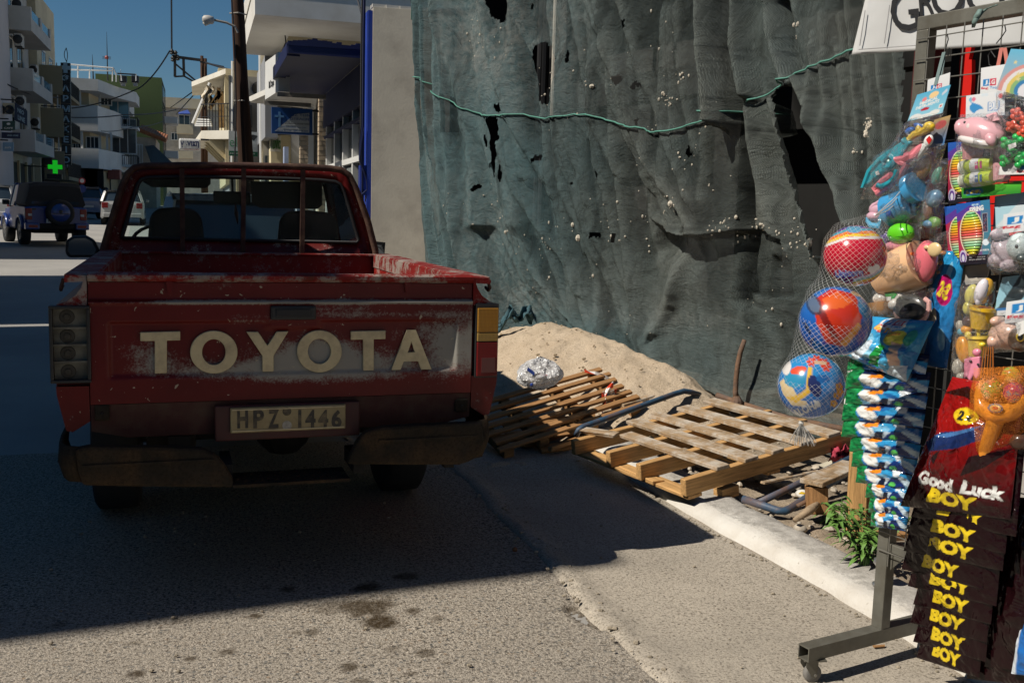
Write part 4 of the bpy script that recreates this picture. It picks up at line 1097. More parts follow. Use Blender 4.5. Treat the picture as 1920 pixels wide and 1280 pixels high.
D -= .12*sstep(-4, 9, dd)*sstep(1.6, 3.4, par)*(1-sstep(8.2, 8.9, par))
fold(sw, 9, .06, 60)
fold([(915,-40),(930,140),(965,320),(990,420)], 16, .05, 26)
fold([(958,-40),(968,160),(1000,330)], 10, .035, 20)
fold([(1090,-40),(1160,130),(1200,250),(1262,360),(1310,440)], 8, .05, 45)
fold([(1150,-40),(1215,140),(1255,250),(1300,370)], 7, .03, 30)
fold([(1040,190),(1060,330),(1110,470)], 9, .03, 30)
fold([(1110,-40),(1190,200),(1225,330)], 6, .02, 20)
fold([(1348,-40),(1356,100),(1372,230)], 9, .17, 16)
fold([(1372,-40),(1380,110),(1398,240)], 13, -.20, 13)
fold([(1395,-40),(1412,110),(1425,180)], 9, .09, 10)
fold([(1398,200),(1402,330),(1400,440),(1398,560)], 11, -.17, 13)
fold([(1420,210),(1440,330),(1470,470)], 14, .05, 20)
fold([(1455,10),(1472,90),(1496,160)], 9, .08, 12)
fold([(1474,10),(1494,100),(1504,140)], 8, -.10, 8)
fold([(1470,190),(1495,290),(1520,370),(1545,480)], 8, .08, 16)
fold([(1515,150),(1560,260),(1590,350),(1612,420)], 9, .08, 16)
fold([(1660,100),(1672,250),(1682,420)], 9, .05, 12)
fold([(1630,100),(1640,250),(1650,420)], 8, .03, 12)
rs = np.random.RandomState(11)
for k in range(34):
    x0 = 870+rs.rand()*470; dx = (1330-x0)*(.15+.35*rs.rand()); y0 = -40+rs.rand()*200; L_ = 250+rs.rand()*400
    fold([(x0+dx*y0/600*.5, y0), (x0+dx*.25, y0+L_*.33), (x0+dx*.6, y0+L_*.66), (x0+dx*1.2, y0+L_)], 2.5+3*rs.rand(), .006+.018*rs.rand()**2, 6+14*rs.rand())
for k in range(16):
    x0 = 800+rs.rand()*85; fold([(x0,-40),(x0+8,200),(x0+22+14*rs.rand(),450),(x0+45,640)], 2.5+2*rs.rand(), .02+.03*rs.rand(), 5)
for k in range(12):
    x0 = 1390+rs.rand()*300; fold([(x0,-40+rs.rand()*150),(x0+14,200),(x0+20+20*rs.rand(),430)], 3+3*rs.rand(), .01+.02*rs.rand(), 8)
for k in range(7):
    o_ = 8+13*k; fold([(x-o_*.9, y+o_*.35) for x, y in sw[1:8]], 3, .012, 7)
# tucked pocket with a bulge under it
pk = [(1235,415),(1262,432),(1292,442),(1340,440),(1398,430)]
dd, par = poly_dist(px, py, pk)
D -= .16*np.where(dd > 0, np.exp(-(dd/55)**2), 0)*sstep(0.1, 1.0, par)*(1-sstep(3.6, 4.0, par))*sstep(0,6,dd)
fold(pk, 3, .03, 14)
fold([(1292,445),(1280,500),(1262,570),(1240,620)], 18, .05, 10)
D += .06*np.exp(-(((px-1450)/60)**2+((py-500)/70)**2))
bl = [(1402,420),(1440,425),(1480,450),(1497,500),(1492,555),(1450,560),(1405,545)]
D -= .07*inside(px, py, bl)*1.0
ds, _ = poly_dist(px, py, [(985,216),(1180,232),(1235,250),(1300,238),(1430,192),(1595,104)])
D += .012*np.exp(-(ds/5)**2)
# crinkles
D += .020*(fbm(U*6+Z*4.3, Z*12.7-U*3.1, 3, 7)-.5)*sstep(850, 1000, px)+.009*(fbm(U*15+Z*8.7, Z*17.3-U*7.9, 2, 9)-.5)
D += .05*(fbm(U*2.2, Z*2.8, 3, 12)-.5)
D += .06*sstep(.5, .05, Z)
V = B+D[...,None]*NN
V[...,2] = Z
HOLES = [[(1005,98),(1012,84),(1020,80),(1030,90),(1041,112),(1050,145),(1053,170),(1047,188),(1034,196),(1024,192),(1015,182),(1009,155)],
 [(940,228),(946,220),(954,226),(958,245),(957,300),(951,333),(946,334),(939,315),(938,270)],[(926,-5),(956,-5),(954,38),(944,42),(936,34)],
 [(1472,172),(1488,158),(1502,153),(1520,200),(1550,260),(1570,320),(1595,390),(1601,450),(1575,472),(1549,480),(1540,430),(1520,360),(1496,280),(1480,200)],
 [(964,312),(967,312),(967,340),(963,338)],[(924,256),(930,256),(929,272),(926,275)],[(953,196),(962,198),(960,212),(951,211)]]
SMALL = [(1066,107,3,9),(1019,298,3,7),(1213,228,5,7),(1175,152,5,7),(1178,47,4,7),(1158,446,4,6),(1130,441,6,4),(1297,284,4,8),(1108,192,4,6),(1208,160,7,3),(1203,166,3,3),(912,352,2,3),(996,12,3,4),(1450,20,9,8),(1014,300,2,5),(1131,330,2,3),(1087,345,2,2)]
hole = np.zeros(px.shape, bool)
jx = px+7*(fbm(px*.22, py*.10, 3, 3)-.5)*1.6; jy = py+9*(fbm(px*.30, py*.12, 3, 8)-.5)*1.6
for h in HOLES: hole |= inside(jx, jy, h)
for x, y, rx, ry in SMALL: hole |= ((jx-x)/rx)**2+((jy-y)/ry)**2 < 1
hem = .05+.04*vnoise(U*3, U*0, 4)
keep = ~hole & (Z > hem) & (px < 1699+3*vnoise(py*.05, py*0, 2))
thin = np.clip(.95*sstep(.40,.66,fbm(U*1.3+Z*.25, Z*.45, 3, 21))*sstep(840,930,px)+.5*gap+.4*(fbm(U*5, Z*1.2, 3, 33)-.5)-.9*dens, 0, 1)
thin = np.maximum(thin, .5*inside(px, py, pk+[(1398,520),(1340,520),(1290,485)]))  # shading below the pocket put in as see-through netting
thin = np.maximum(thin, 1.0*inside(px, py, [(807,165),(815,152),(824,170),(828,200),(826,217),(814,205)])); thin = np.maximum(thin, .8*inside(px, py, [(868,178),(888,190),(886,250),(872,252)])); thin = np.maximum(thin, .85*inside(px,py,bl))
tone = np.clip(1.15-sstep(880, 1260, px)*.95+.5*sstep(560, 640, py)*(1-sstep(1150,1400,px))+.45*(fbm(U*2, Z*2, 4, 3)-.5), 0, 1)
dsw, psw = poly_dist(px, py, sw); tone = np.maximum(tone, .95*sstep(0, 8, dsw)*sstep(1090, 1150, px)*(1-sstep(1560,1640,px)))
dust = np.clip(1.2*np.exp(-(((px-925)/45)**2+((py-60)/75)**2))+.7*np.exp(-(((px-1000)/110)**2+((py-60)/160)**2))+.5*np.exp(-(((px-930)/60)**2+((py-420)/110)**2))+.55*np.exp(-(((px-960)/110)**2+((py-560)/50)**2))+.35*np.exp(-(((py-600)/22)**2))*sstep(1100,1160,px)*(1-sstep(1340,1420,px))+.22*fbm(U*1.5, Z*1.5, 3, 6), 0, 1)
nt_ = thing('debris_net', 'torn dark green debris net hung as a tall fence behind the sand and pallets', 'net', tuple(NP0))
MB().grid(V, mask=keep[:-1,:-1] & keep[1:,1:] & keep[1:,:-1] & keep[:-1,1:]).build('netting', net_mat(), nt_, smooth='all',
    attrs={'tone': tone.ravel(), 'dust': dust.ravel(), 'thin': thin.ravel(), 'dens': dens.ravel()})
me = bpy.data.objects['netting'].data
at_ = me.attributes.new('uvm', 'FLOAT_VECTOR', 'POINT'); dU = np.diff(U, axis=1); dD = np.diff(D, axis=1); UA = np.concatenate([U[:,:1], U[:,:1]+np.cumsum(np.sqrt(dU**2+dD**2), 1)], 1)
dZ = np.diff(Z, axis=0); dE = np.diff(D, axis=0); ZA = np.concatenate([Z[:1], Z[:1]+np.cumsum(np.sqrt(dZ**2+dE**2), 0)], 0)
at_.data.foreach_set('vector', np.stack([UA, ZA, 0*U], -1).ravel())
from mathutils.kdtree import KDTree
kd = KDTree(nu*nv)
PXY = np.stack([px, py], -1).reshape(-1,2); Vf = V.reshape(-1,3)
for i, (a, b) in enumerate(PXY): kd.insert((a, b, 0), i)
kd.balance()
def net_surf(x, y, off=.012): return Vf[kd.find((x, y, 0))[1]]+NN*off
ROPE = [(797,147),(827,150),(850,172),(885,197),(907,212),(930,219),(962,219),(995,216),(1035,225),(1090,216),(1120,216),(1150,226),(1182,237),(1225,242),(1235,250),(1270,246),(1320,230),(1370,215),(1430,192),(1472,167),(1502,150),(1550,125),(1595,104),(1650,78)]
pts = []
for (x0,y0),(x1,y1) in zip(ROPE[:-1], ROPE[1:]):
    for k in range(5):
        w = k/5; pts.append(net_surf(x0+(x1-x0)*w, y0+(y1-y0)*w, .018))
MB().tube(pts, .0065, 6).build('rope', mat('teal_rope', (.085,.26,.205), .7, var=.25, scale=60), nt_, smooth='all')
M_CRUMB = mat('plaster_crumb', (.62,.56,.46), .9, var=.15)
g = MB()
rs = np.random.RandomState(5)
CL = [(1268,380,16,20,14),(1340,350,8,10,3),(1230,240,14,12,3),(1215,305,12,10,8),(1290,300,30,60,10),(1265,190,14,14,14),(1285,145,10,10,8),(1372,425,30,20,22),(1430,425,40,14,30),(1490,440,30,30,26),(1330,250,60,80,10),(1200,420,60,60,12),(1130,430,60,90,16),(1040,460,25,60,16),(930,400,20,50,14),(880,380,18,20,8),(925,60,30,50,16),(1500,60,12,22,10),(1245,60,30,60,8),(1540,470,30,40,10),(1636,240,9,16,34),(1620,285,12,10,8),(1085,130,100,110,18),(1160,600,120,60,12),(1420,580,80,60,12),(1000,560,60,60,8),(985,480,30,80,10),(1030,170,8,30,5)]
for cx, cy, sx_, sy_, n in CL:
    for _ in range(n):
        x, y = cx+rs.randn()*sx_*.6, cy+rs.randn()*sy_*.6
        r = .003+.007*rs.rand()**2
        if rs.rand() < .07: r *= 2.2
        c = net_surf(x, y, r*.5); g.ball(c, (r*(.7+.6*rs.rand()), r*(.7+.5*rs.rand()), r*(.8+.9*rs.rand())), 5)
tag(g.build('crumbs', M_CRUMB, nt_), kind='stuff')

# sand heap against the net
cr = [((940,625)),(985,607),(1040,603),(1100,615),(1200,655),(1260,682),(1325,730)]
cp = [net_at(x, y, .25) for x, y in cr]
cu_ = [(p-NP0)@NE for p in cp]; ch_ = [p[2] for p in cp]
cu_ = [0.2, 1.0]+cu_+[5.15]; ch_ = [.05, .22]+ch_+[.02]
nu, nv = 260, 190
u = np.linspace(.2, 5.15, nu); o = np.linspace(-.3, 2.4, nv)
U, O = np.meshgrid(u, o)
hc = np.interp(U, cu_, ch_); k = np.ones(9)/9
hc = np.apply_along_axis(lambda r: np.convolve(np.pad(r, 4, 'edge'), k, 'valid'), 1, hc)
q = np.clip(O-.25, 0, None); L = .35+2.3*hc
H = hc*(1-sstep(0, 1, q/L)**.85) - .55*np.clip(.25-O, 0, None)
H += (.075*(fbm(U*3.2, O*3.2, 4, 3)-.5)+.038*(fbm(U*12, O*12, 3, 5)-.5))*np.clip(hc*3, .2, 1)
P_ = NP0+U[...,None]*NE+O[...,None]*NN; P_[...,2] = H-.02
def sand_mat():
    qn = NB('building_sand')
    c = qn.mix(qn.ramp(qn.noise(5, 6, .6), [(.3,0.0),(.7,1.0)]), (.50,.395,.28), (.60,.49,.365))
    c = qn.mix(qn.math('MULTIPLY', qn.ramp(qn.noise(90, 4, .75), [(.38,1.0),(.50,0.0)]), .6), c, (.25,.18,.115))
    qn.col(c); qn.set(Roughness=.95, Specular_IOR_Level=.2)
    qn.bump(qn.math('ADD', qn.noise(28, 6, .7), qn.math('MULTIPLY', qn.noise(120, 3, .7), .4)), .8, .02); return qn.m
o = MB().grid(P_, flip=True).build('sand_heap', sand_mat(), smooth='all', base=True)
tag(o, 'heap of pale building sand banked against the foot of the green net', 'sand heap')
def sand_z(x, y):
    d = np.array([x, y, 0])-NP0; uu = d@NE; oo = d@NN; h = np.interp(uu, cu_, ch_); qq = max(oo-.25, 0)
    return float(h*(1-float(sstep(0, 1, qq/(.35+2.3*h)))**.85))
g = MB()
for _ in range(130):
    uu = rs.uniform(2.2, 4.9); oo = rs.uniform(.3, 1.5); p = NP0+NE*uu+NN*oo; r = .004+.011*rs.rand()**2
    g.ball((p[0],p[1],sand_z(p[0],p[1])), (r*1.2, r, r*.8), 5)
o = g.build('sand_lumps', mat('sand_lump', (.42,.33,.22), .95), base=True); tag(o, 'small clods and pebbles scattered over the sand heap', 'pebbles', kind='stuff')
# crumpled scrap of net on the sand
def crumple(px0, px1, py0, py1, D_, nu=26, nv=16, amp=.05, seed=1, sh=None):
    V = np.zeros((nv,nu,3))
    for j in range(nv):
        for i in range(nu):
            a, b = i/(nu-1), j/(nv-1)
            x, y = px0+(px1-px0)*a, py0+(py1-py0)*b
            if sh: x, y = sh(a, b)
            V[j,i] = at_d(x, y, D_)+CF*amp*2*(fbm(np.array(a*5.), np.array(b*4.), 4, seed)-.5)+CU*amp*(fbm(np.array(a*7.), np.array(b*5.), 3, seed+4)-.5)
    return V
dn = (net_at(975,600,.4)-CAM)@CF
V = crumple(930,1000,588,625, dn, sh=lambda a,b: (925+75*a+6*math.sin(b*5), 622-24*math.sin(a*1.9)-20*(1-b)*(.4+.6*math.sin(a*3.1))+6*math.sin(a*13)), amp=.16, seed=6)
o = MB().grid(V).build('net_scrap', mat('net_cloth', (.045,.11,.135), .85, var=.3, scale=14, bump=.6, bscale=160), smooth='all', base=True, solid=.004)
tag(o, 'crumpled teal scrap of netting lying on the sand beside the pickup', 'cloth')

# ------------------------------------------------------------------ pallets and junk behind the kerb
M_WDECK = wood_mat('weathered_plank', (.38,.26,.15), .8, ax=(.35,6,6), pale=(.55,.50,.43))
M_WNEW = wood_mat('fresh_pine', (.60,.345,.135), .7, ax=(.25,6,6))
M_WOLD = wood_mat('brown_batten', (.40,.21,.085), .75, ax=(.3,6,6))
def frame3(a, b):
    x = Vector(a).normalized(); y = (Vector(b)-x*Vector(b).dot(x)).normalized(); zz = x.cross(y)
    return Matrix((x, y, zz)).transposed()
def plank_local(name, M, o, c, d, m, parent, rot=0.0, jit=0.0):
    """box in the pallet's own frame; the object carries the orientation so wood grain follows it"""
    x,y,z = d[0]/2,d[1]/2,d[2]/2
    j = lambda: random.uniform(-jit, jit)
    p = [(-x+j(),-y+j(),-z),(x+j(),-y+j(),-z),(x+j(),y+j(),-z),(-x+j(),y+j(),-z),(-x+j(),-y+j(),z),(x+j(),-y+j(),z),(x+j(),y+j(),z),(-x+j(),y+j(),z)]
    ob = MB().hexa(p).build(name, m, bev=.003, seg=1)
    ob.matrix_world = Matrix.Translation(Vector(o)+M@Vector(c)) @ (M @ Matrix.Rotation(rot, 3, 'Z')).to_4x4()
    if parent:
        mw = ob.matrix_world.copy(); ob.parent = parent; ob.matrix_local = Matrix.Translation(-Vector(ORIG[parent.name])) @ mw
    return ob
N0, L0, R0 = at_z(1287,938,.085), at_z(1053,862,.085), at_z(1600,842,.225)
Mp = frame3(R0-N0, L0-N0)
t = thing('wooden_pallet', 'broken pallet with pale weathered deck boards lying across the kerb', 'pallet', tuple(N0))
LA, LB, SH = np.linalg.norm(R0-N0), np.linalg.norm(L0-N0), .088
for bpos, l0, l1 in ((.0225,0,LA),(.36,-.02,LA),(.64,-.01,LA),(LB-.0225,-.03,LA-.06)):
    plank_local('stringer', Mp, N0, ((l0+l1)/2, bpos, .02+SH/2), (l1-l0, .042, SH), M_WNEW, t, jit=.003)
for apos, b0, b1, w in ((.245,-.01,.80,.085),(.45,-.01,1.0,.095),(.64,-.01,1.02,.09),(.865,-.01,1.02,.10),(1.09,-.01,1.03,.10)):
    pl_ = plank_local('deck_board', Mp, N0, (apos, (b0+b1)/2, .02+SH+.0125), (b1-b0, w, .022), M_WDECK, t, rot=math.pi/2+random.uniform(-.012,.012), jit=.005)
plank_local('deck_board', Mp, N0, (.16, .93, .02+SH+.0125), (.22, .075, .022), M_WDECK, t, rot=math.pi/2+.35, jit=.018)
for apos in (.06, .62, 1.18):
    plank_local('bottom_board', Mp, N0, (apos, LB/2, .009), (LB, .095, .02), M_WNEW, t, rot=math.pi/2)
plank_local('block', Mp, N0, (.30, .03, -.03), (.12, .07, .06), M_WNEW, t)
# slatted pallet by the pickup
A1, A2 = np.array((2.69,6.42,.44)), np.array((2.86,5.97,.285)); e1 = np.array((-.80,-.17,-.16)); e1 /= np.linalg.norm(e1)
Ms = frame3(e1, A2-A1); O1 = A1; W1 = np.linalg.norm(A2-A1)
t = thing('wooden_pallet', 'brown slatted pallet leaning on the sand, half in the shade of the pickup', 'pallet', tuple(A1))
for i in range(7):
    plank_local('slat', Ms, O1, (.56+random.uniform(-.02,.02), W1*i/6, 0), (1.12, .038, .022), M_WOLD, t, rot=random.uniform(-.012,.012), jit=.003)
for xx in (.08,.42,.80,1.06):
    plank_local('bearer', Ms, O1, (xx, W1/2, -.046 if Ms[2][2] > 0 else .046), (.07, W1*1.05, .06), M_WOLD, t)
t = thing('wooden_pallet', 'lower broken pallet of dark boards under the slatted one', 'pallet', (2.1,5.8,0.05))
B1 = at_z(1190,775,.17); B0 = at_z(930,800,.15); C1 = at_z(1100,815,.08)
Mq = frame3(B0-B1, C1-B1)
for i, (l, y) in enumerate(((1.0,0),(1.05,.11),(.75,.22),(.95,.33))):
    plank_local('slat', Mq, B1, (l/2+.04*i, y, 0), (l, .06, .022), M_WOLD, t, rot=random.uniform(-.03,.03), jit=.004)
for xx in (.12,.5): plank_local('block', Mq, B1, (xx, .14, -.05 if Mq[2][2] > 0 else .05), (.09, .34, .07), M_WOLD, t)
def loose(label, a, b, w, th, m, grp=None, name='loose_board'):
    a, b = np.array(a), np.array(b); L = np.linalg.norm(b-a); M3 = frame3(b-a, np.cross((0,0,1), b-a))
    o = plank_local(name, M3, a, (L/2,0,0), (L,w,th), m, None, jit=.004)
    return tag(o, label, 'board', grp)
loose('short dark board lying on the gutter in front of the slatted pallet', at_z(978,832,.03), at_z(1100,815,.03), .06, .045, M_WOLD)
loose('upright end of a batten between the two pallets', at_z(1083,790,.10), at_z(1090,768,.21), .04, .05, M_WOLD)
loose('long board half under the big pallet beside the kerb', at_z(1085,838,.10), at_z(1235,905,.11), .07, .025, M_WNEW)
M_PIPE = mat('chipped_blue_pipe', (.035,.085,.15), .55, var=.3, scale=6, dirt=(.17,.09,.05), dscale=7, damt=.8, bump=.2)
M_RUST = mat('rusty_iron', (.17,.095,.055), .85, var=.35, scale=14, bump=.4, dirt=(.10,.10,.11), dscale=9)
def pipe(name, label, cat, pts, r, m, extra=(), grp=None):
    t = thing(name, label, cat, tuple(pts[0]), grp)
    MB().tube(pts, r, 9).build('tube', m, t, smooth='all')
    for e in extra: MB().tube(e, r*.9, 8).build('branch_tube', m, t, smooth='all')
    return t
p1 = [at_z(1081,815,.17), at_z(1085,806,.21), at_z(1093,800,.22), at_z(1180,769,.28), at_z(1265,738,.345), at_z(1282,733,.35), at_z(1296,735,.34), at_z(1318,742,.30)]
pipe('bent_pipe', 'dark blue bent pipe frame along the back edge of the big pallet', 'pipe', p1, .019, M_PIPE)
p2 = [at_z(1393,935,.11), at_z(1430,947,.10), at_z(1458,957,.095), at_z(1470,958,.095), at_z(1482,953,.10), at_z(1530,922,.13), at_z(1597,880,.18), at_z(1640,850,.20)]
br = [at_z(1418,944,.10), at_z(1480,915,.15), at_z(1596,858,.22), at_z(1640,838,.24)]
pipe('bent_pipe', 'chipped blue tubular frame lying on the earth under the toy rack', 'pipe', p2, .020, M_PIPE, [br])
pipe('pipe', 'short rusty pipe stub lying on the blue tubular frame', 'pipe', [at_z(1495,948,.13), at_z(1515,938,.15), at_z(1533,930,.16)], .011, M_RUST)
pipe('steel_bar', 'rusty bar lying behind the big pallet', 'bar', [net_at(1345,741,.16), net_at(1400,760,.17), net_at(1480,785,.18), net_at(1590,806,.2)], .02, M_RUST)
b0 = net_at(1381,750,.22); dB = (b0-CAM)@CF
pipe('bent_rod', 'curved rusty rod standing up against the net', 'rod', [b0]+[at_d(x, y, dB) for x, y in ((1379,735),(1380,712),(1383,685),(1388,660),(1396,637))], [.022,.018,.017,.017,.017,.015], M_RUST)
MB().lathe([(.045,0),(.04,.02),(.02,.05)], b0-np.array((0,0,.02)), (0,0,1), 10).build('foot', M_RUST, bpy.data.objects['bent_rod'])

loose('dark splintered board lying flat between the pickup and the slatted pallet', at_z(950,815,.04), at_z(1075,800,.05), .07, .02, M_WOLD)
loose('thin brown batten sticking out under the big pallet corner', at_z(1030,842,.05), at_z(1150,800,.09), .035, .03, M_WOLD)
loose('short pale board end lying on the sand edge between the pallets', at_z(1165,760,.26), at_z(1225,742,.30), .05, .02, M_WDECK)
loose('broken grey lath lying on the earth under the blue tubular frame', at_z(1430,905,.13), at_z(1540,880,.14), .035, .012, M_WDECK)
# upended pallet blocks under the rack
t = thing('wooden_pallet', 'upended pallet end with a stamped block under the toy rack', 'pallet', tuple(at_z(1600,985,.08)))
def blk(name, a, b, w, th, m, up=(0,0,1)):
    a, b = np.array(a), np.array(b); L = np.linalg.norm(b-a); M3 = frame3(b-a, np.cross(up, b-a))
    return plank_local(name, M3, a, (L/2,0,0), (L,w,th), m, t, jit=.003)
d0 = at_z(1605,985,.10); dd0 = (d0-CAM)@CF
q0 = at_d(1604,1000,dd0); q1 = at_d(1603,845,dd0); q1[0] = q0[0]+.01; q1[1] = q0[1]+.03
blk('board', q0, q1, .085, .03, M_WNEW, up=(-.45,-.9,0))
st = MB(); cc = (q0*.42+q1*.58)+np.array((-.014,-.026,0)); n_ = np.array((-.45,-.9,0)); n_ /= np.linalg.norm(n_); rt = np.array((.9,-.45,0))
q0b, q1b = q0+np.array((.10,.02,.02)), q1+np.array((.10,.02,0)); blk('board', q0b, q1b, .07, .03, M_WOLD, up=(-.45,-.9,0))
blk('block', at_z(1532,962,.10), at_z(1532,962,.10)+np.array((0,0.02,.13)), .10, .10, M_WOLD, up=(-.45,-.9,0))
blk('cross_board', at_z(1520,905,.26), at_z(1600,870,.27), .12, .025, M_WDECK)
blk('cross_board', at_z(1550,955,.12), at_z(1650,975,.12), .10, .03, M_WDECK)
blk('cross_board', at_z(1600,1010,.12), at_z(1690,1000,.12), .09, .03, M_WOLD)

# plastic bag, tape, rubble
def film_mat(name, tint=(1,1,1), op=.35, rough=.12, colr=(.75,.75,.75), sc=18, hi=.35, lo=.15):
    if name in MATS: return MATS[name]
    q = NB(name)
    tr = q.n('BsdfTransparent'); tr.inputs['Color'].default_value = (*tint,1)
    gl = q.n('BsdfGlossy'); gl.inputs['Roughness'].default_value = rough
    df = q.n('BsdfDiffuse'); df.inputs['Color'].default_value = (*colr,1)
    bp = q.n('Bump'); bp.inputs['Strength'].default_value = 1.0; bp.inputs['Distance'].default_value = .035
    q.l(q.noise(sc, 3, .6, dist=1.6), bp.inputs['Height'])
    for s in (gl, df): q.l(bp.outputs['Normal'], s.inputs['Normal'])
    fr = q.n('LayerWeight'); fr.inputs['Blend'].default_value = .28; q.l(bp.outputs['Normal'], fr.inputs['Normal'])
    m0 = q.n('MixShader'); q.l(q.math('MULTIPLY', q.ramp(q.noise(sc*.7, 5, .7, dist=1), [(.38,lo),(.75,1.0)]), op), m0.inputs[0]); q.l(tr.outputs[0], m0.inputs[1]); q.l(df.outputs[0], m0.inputs[2])
    m1 = q.n('MixShader'); q.l(q.math('MULTIPLY_ADD', fr.outputs['Facing'], hi, .06), m1.inputs[0]); q.l(m0.outputs[0], m1.inputs[1]); q.l(gl.outputs[0], m1.inputs[2])
    q.l(m1.outputs[0], q.out.inputs[0]); MATS[name] = q.m; return q.m
M_BAGF = film_mat('milky_film', op=1.0, colr=(.82,.82,.83), rough=.15, lo=.55)
c = (at_z(1010,700,.50)+np.array((0,0,0))); db = (c-CAM)@CF
t = thing('plastic_bag', 'crumpled milky plastic bag with blue print resting on the sand by the pallet', 'bag', tuple(at_d(1010,722,db)))
nu, nv = 64, 40; V = np.zeros((nv,nu,3))
for j in range(nv):
    for i in range(nu):
        th = math.pi*j/(nv-1); ph = 2*math.pi*i/(nu-1)
        r = 1+.55*(fbm(np.array(math.cos(ph)*1.8+3), np.array(math.sin(ph)*1.8+th*1.7), 4, 3)-.5)+.25*(fbm(np.array(math.cos(ph)*6+3), np.array(math.sin(ph)*6+th*6), 2, 5)-.5)
        dx, dy, dz = math.sin(th)*math.cos(ph), math.sin(th)*math.sin(ph), math.cos(th)
        V[j,i] = at_d(1011,700,db)+(CR*dx*.150*r+np.cross(CR,(0,0,1))*-dy*.10*r+np.array((0,0,1))*dz*.092*r)+CR*0
MB().grid(V, flip=True).build('film', M_BAGF, t)
MB().prism([tuple(at_d(x,y,db-.115)) for x,y in ((990,688),(1003,698),(1001,704),(988,694))], tuple(CF*.004)).build('blue_print', mat('print_navy', (.02,.05,.25), .4), t)
MB().prism([tuple(at_d(x,y,db-.10)) for x,y in ((1011,698),(1027,703),(1026,707),(1010,702))], tuple(CF*.004)).build('red_print', mat('print_red', (.45,.03,.03), .4), t)
MB().ball(at_d(997,721,db-.12), .012, 8).build('cap', mat('print_navy', (.02,.05,.25), .4), t)
def tape_mat():
    q = NB('barrier_tape'); w = q.n('TexWave'); w.inputs['Scale'].default_value = 5.5; w.bands_direction = 'DIAGONAL'; q.l(q.tc.outputs['Object'], w.inputs['Vector'])
    q.col(q.mix(q.ramp(w.outputs['Fac'], [(.48,0.0),(.52,1.0)]), (.62,.06,.02), (.78,.75,.72))); q.set(Roughness=.35); return q.m
M_TAPE = tape_mat()
def ribbon(label, pts, w, name='barrier_tape', m=None):
    V = np.zeros((2, len(pts), 3))
    for i, p in enumerate(pts):
        a = .9*math.sin(i*1.3); V[0,i] = np.array(p)+w*(CU*math.cos(a)+CF*math.sin(a)); V[1,i] = np.array(p)-w*(CU*math.cos(a)+CF*math.sin(a))
    o = MB().grid(V).build(name, m or M_TAPE, base=True, solid=.002); return tag(o, label, 'tape', 'red and white barrier tape on the pallet')
d1 = (A1-CAM)@CF-.10
ribbon('strand of red and white tape along the top slat of the dark pallet', [at_d(x,y,d1) for x,y in ((1096,695),(1106,698),(1116,699),(1126,702),(1134,705),(1141,710))], .012)
d2 = d1-.22
ribbon('bunched red and white tape tied round the middle slats', [at_d(x,y,d2) for x,y in ((1150,720),(1140,728),(1134,740),(1146,737),(1156,732),(1150,745),(1136,748),(1128,742),(1135,735))], .021)
ribbon('tail of red and white tape hanging below the slats', [at_d(x,y,d2-.05) for x,y in ((1136,750),(1131,758),(1127,766),(1131,774),(1128,782),(1136,780))], .018)
M_STONE = mat('rubble_stone', (.47,.41,.33), .95, var=.3, scale=20, bump=.4)
def stone_mb(g, c, r, seed):
    rr = np.random.RandomState(seed); b = len(g.v); g.ball(c, (r*(.8+.5*rr.rand()), r*(.7+.4*rr.rand()), r*(.45+.35*rr.rand())), 7, Matrix.Rotation(rr.rand()*6, 3, 'Z'))
    for k in range(b, len(g.v)):
        p = np.array(g.v[k]); d = p-np.array(c); g.v[k] = tuple(np.array(c)+d*(.75+.5*float(vnoise(np.array(d[0]/r*1.3+seed), np.array((d[1]+d[2])/r*1.3), seed))))
g = MB()
for k in range(420):
    y = rs.uniform(2.6, 6.2); x = rs.uniform(2.66, 3.7); stone_mb(g, (x, y, soil_z(x, y)+.01), .006+.02*rs.rand()**3, k)
o = g.build('rubble', M_STONE, base=True); tag(o, 'loose gravel and plaster crumbs over the earth strip', 'rubble', kind='stuff')
for i, (px_, py_, r, lb) in enumerate(((1477,908,.045,'grey angular stone in the shade under the pallet'),(1498,915,.022,'small pale stone beside the grey angular one'),(1425,893,.05,'flat pale slab of plaster under the pallet edge'),(1460,905,.04,'flat pale plaster chip beside the grey stone'),(1505,925,.045,'flat white plaster sheet near the yellow scrap'),(1560,873,.06,'lump of white plaster beside the paper cup'),(1590,868,.05,'white plaster lump nearest the upended pallet board'),(1500,990,.04,'pale flat stone on the earth near the kerb'),(1535,880,.06,'broad pale rubble block behind the cup'))):
    p = at_z(px_,py_,.075); g = MB(); stone_mb(g, p, r, 50+i); o = g.build('stone', M_STONE if i not in (5,6,4) else mat('plaster_white_lump', (.72,.69,.63), .9, bump=.4), base=True, smooth='all'); tag(o, lb, 'stone', 'stones and plaster lumps on the earth')
c = at_z(1538,880,.10); o = MB().lathe([(.030,0),(.040,.075),(.042,.078),(.038,.075),(.028,.006)], c, (.75,-.55,.35), 16).build('paper_cup', mat('cup_beige', (.50,.46,.36), .7), base=True, smooth='all'); tag(o, 'discarded beige paper cup lying among the rubble', 'cup')
V = crumple(1555,1600,838,862, (at_z(1575,855,.2)-CAM)@CF, 14, 8, .08, 3); o = MB().grid(V).build('rag', mat('red_cloth', (.50,.05,.09), .8, var=.3), base=True, smooth='all', solid=.004); tag(o, 'crumpled red rag on the rubble behind the pallet corner', 'cloth')
p = at_z(1507,925,.14); o = MB().prism([p+np.array(q) for q in ((-.03,0,0),(-.005,.012,.004),(.012,0,0),(.03,.012,.006),(.022,-.016,.004),(-.008,-.014,0))], (0,0,.004)).build('litter_scrap', mat('yellow_plastic', (.75,.48,.02), .4), base=True); tag(o, 'tiny yellow plastic scrap in the shade of the blue pipes', 'litter')
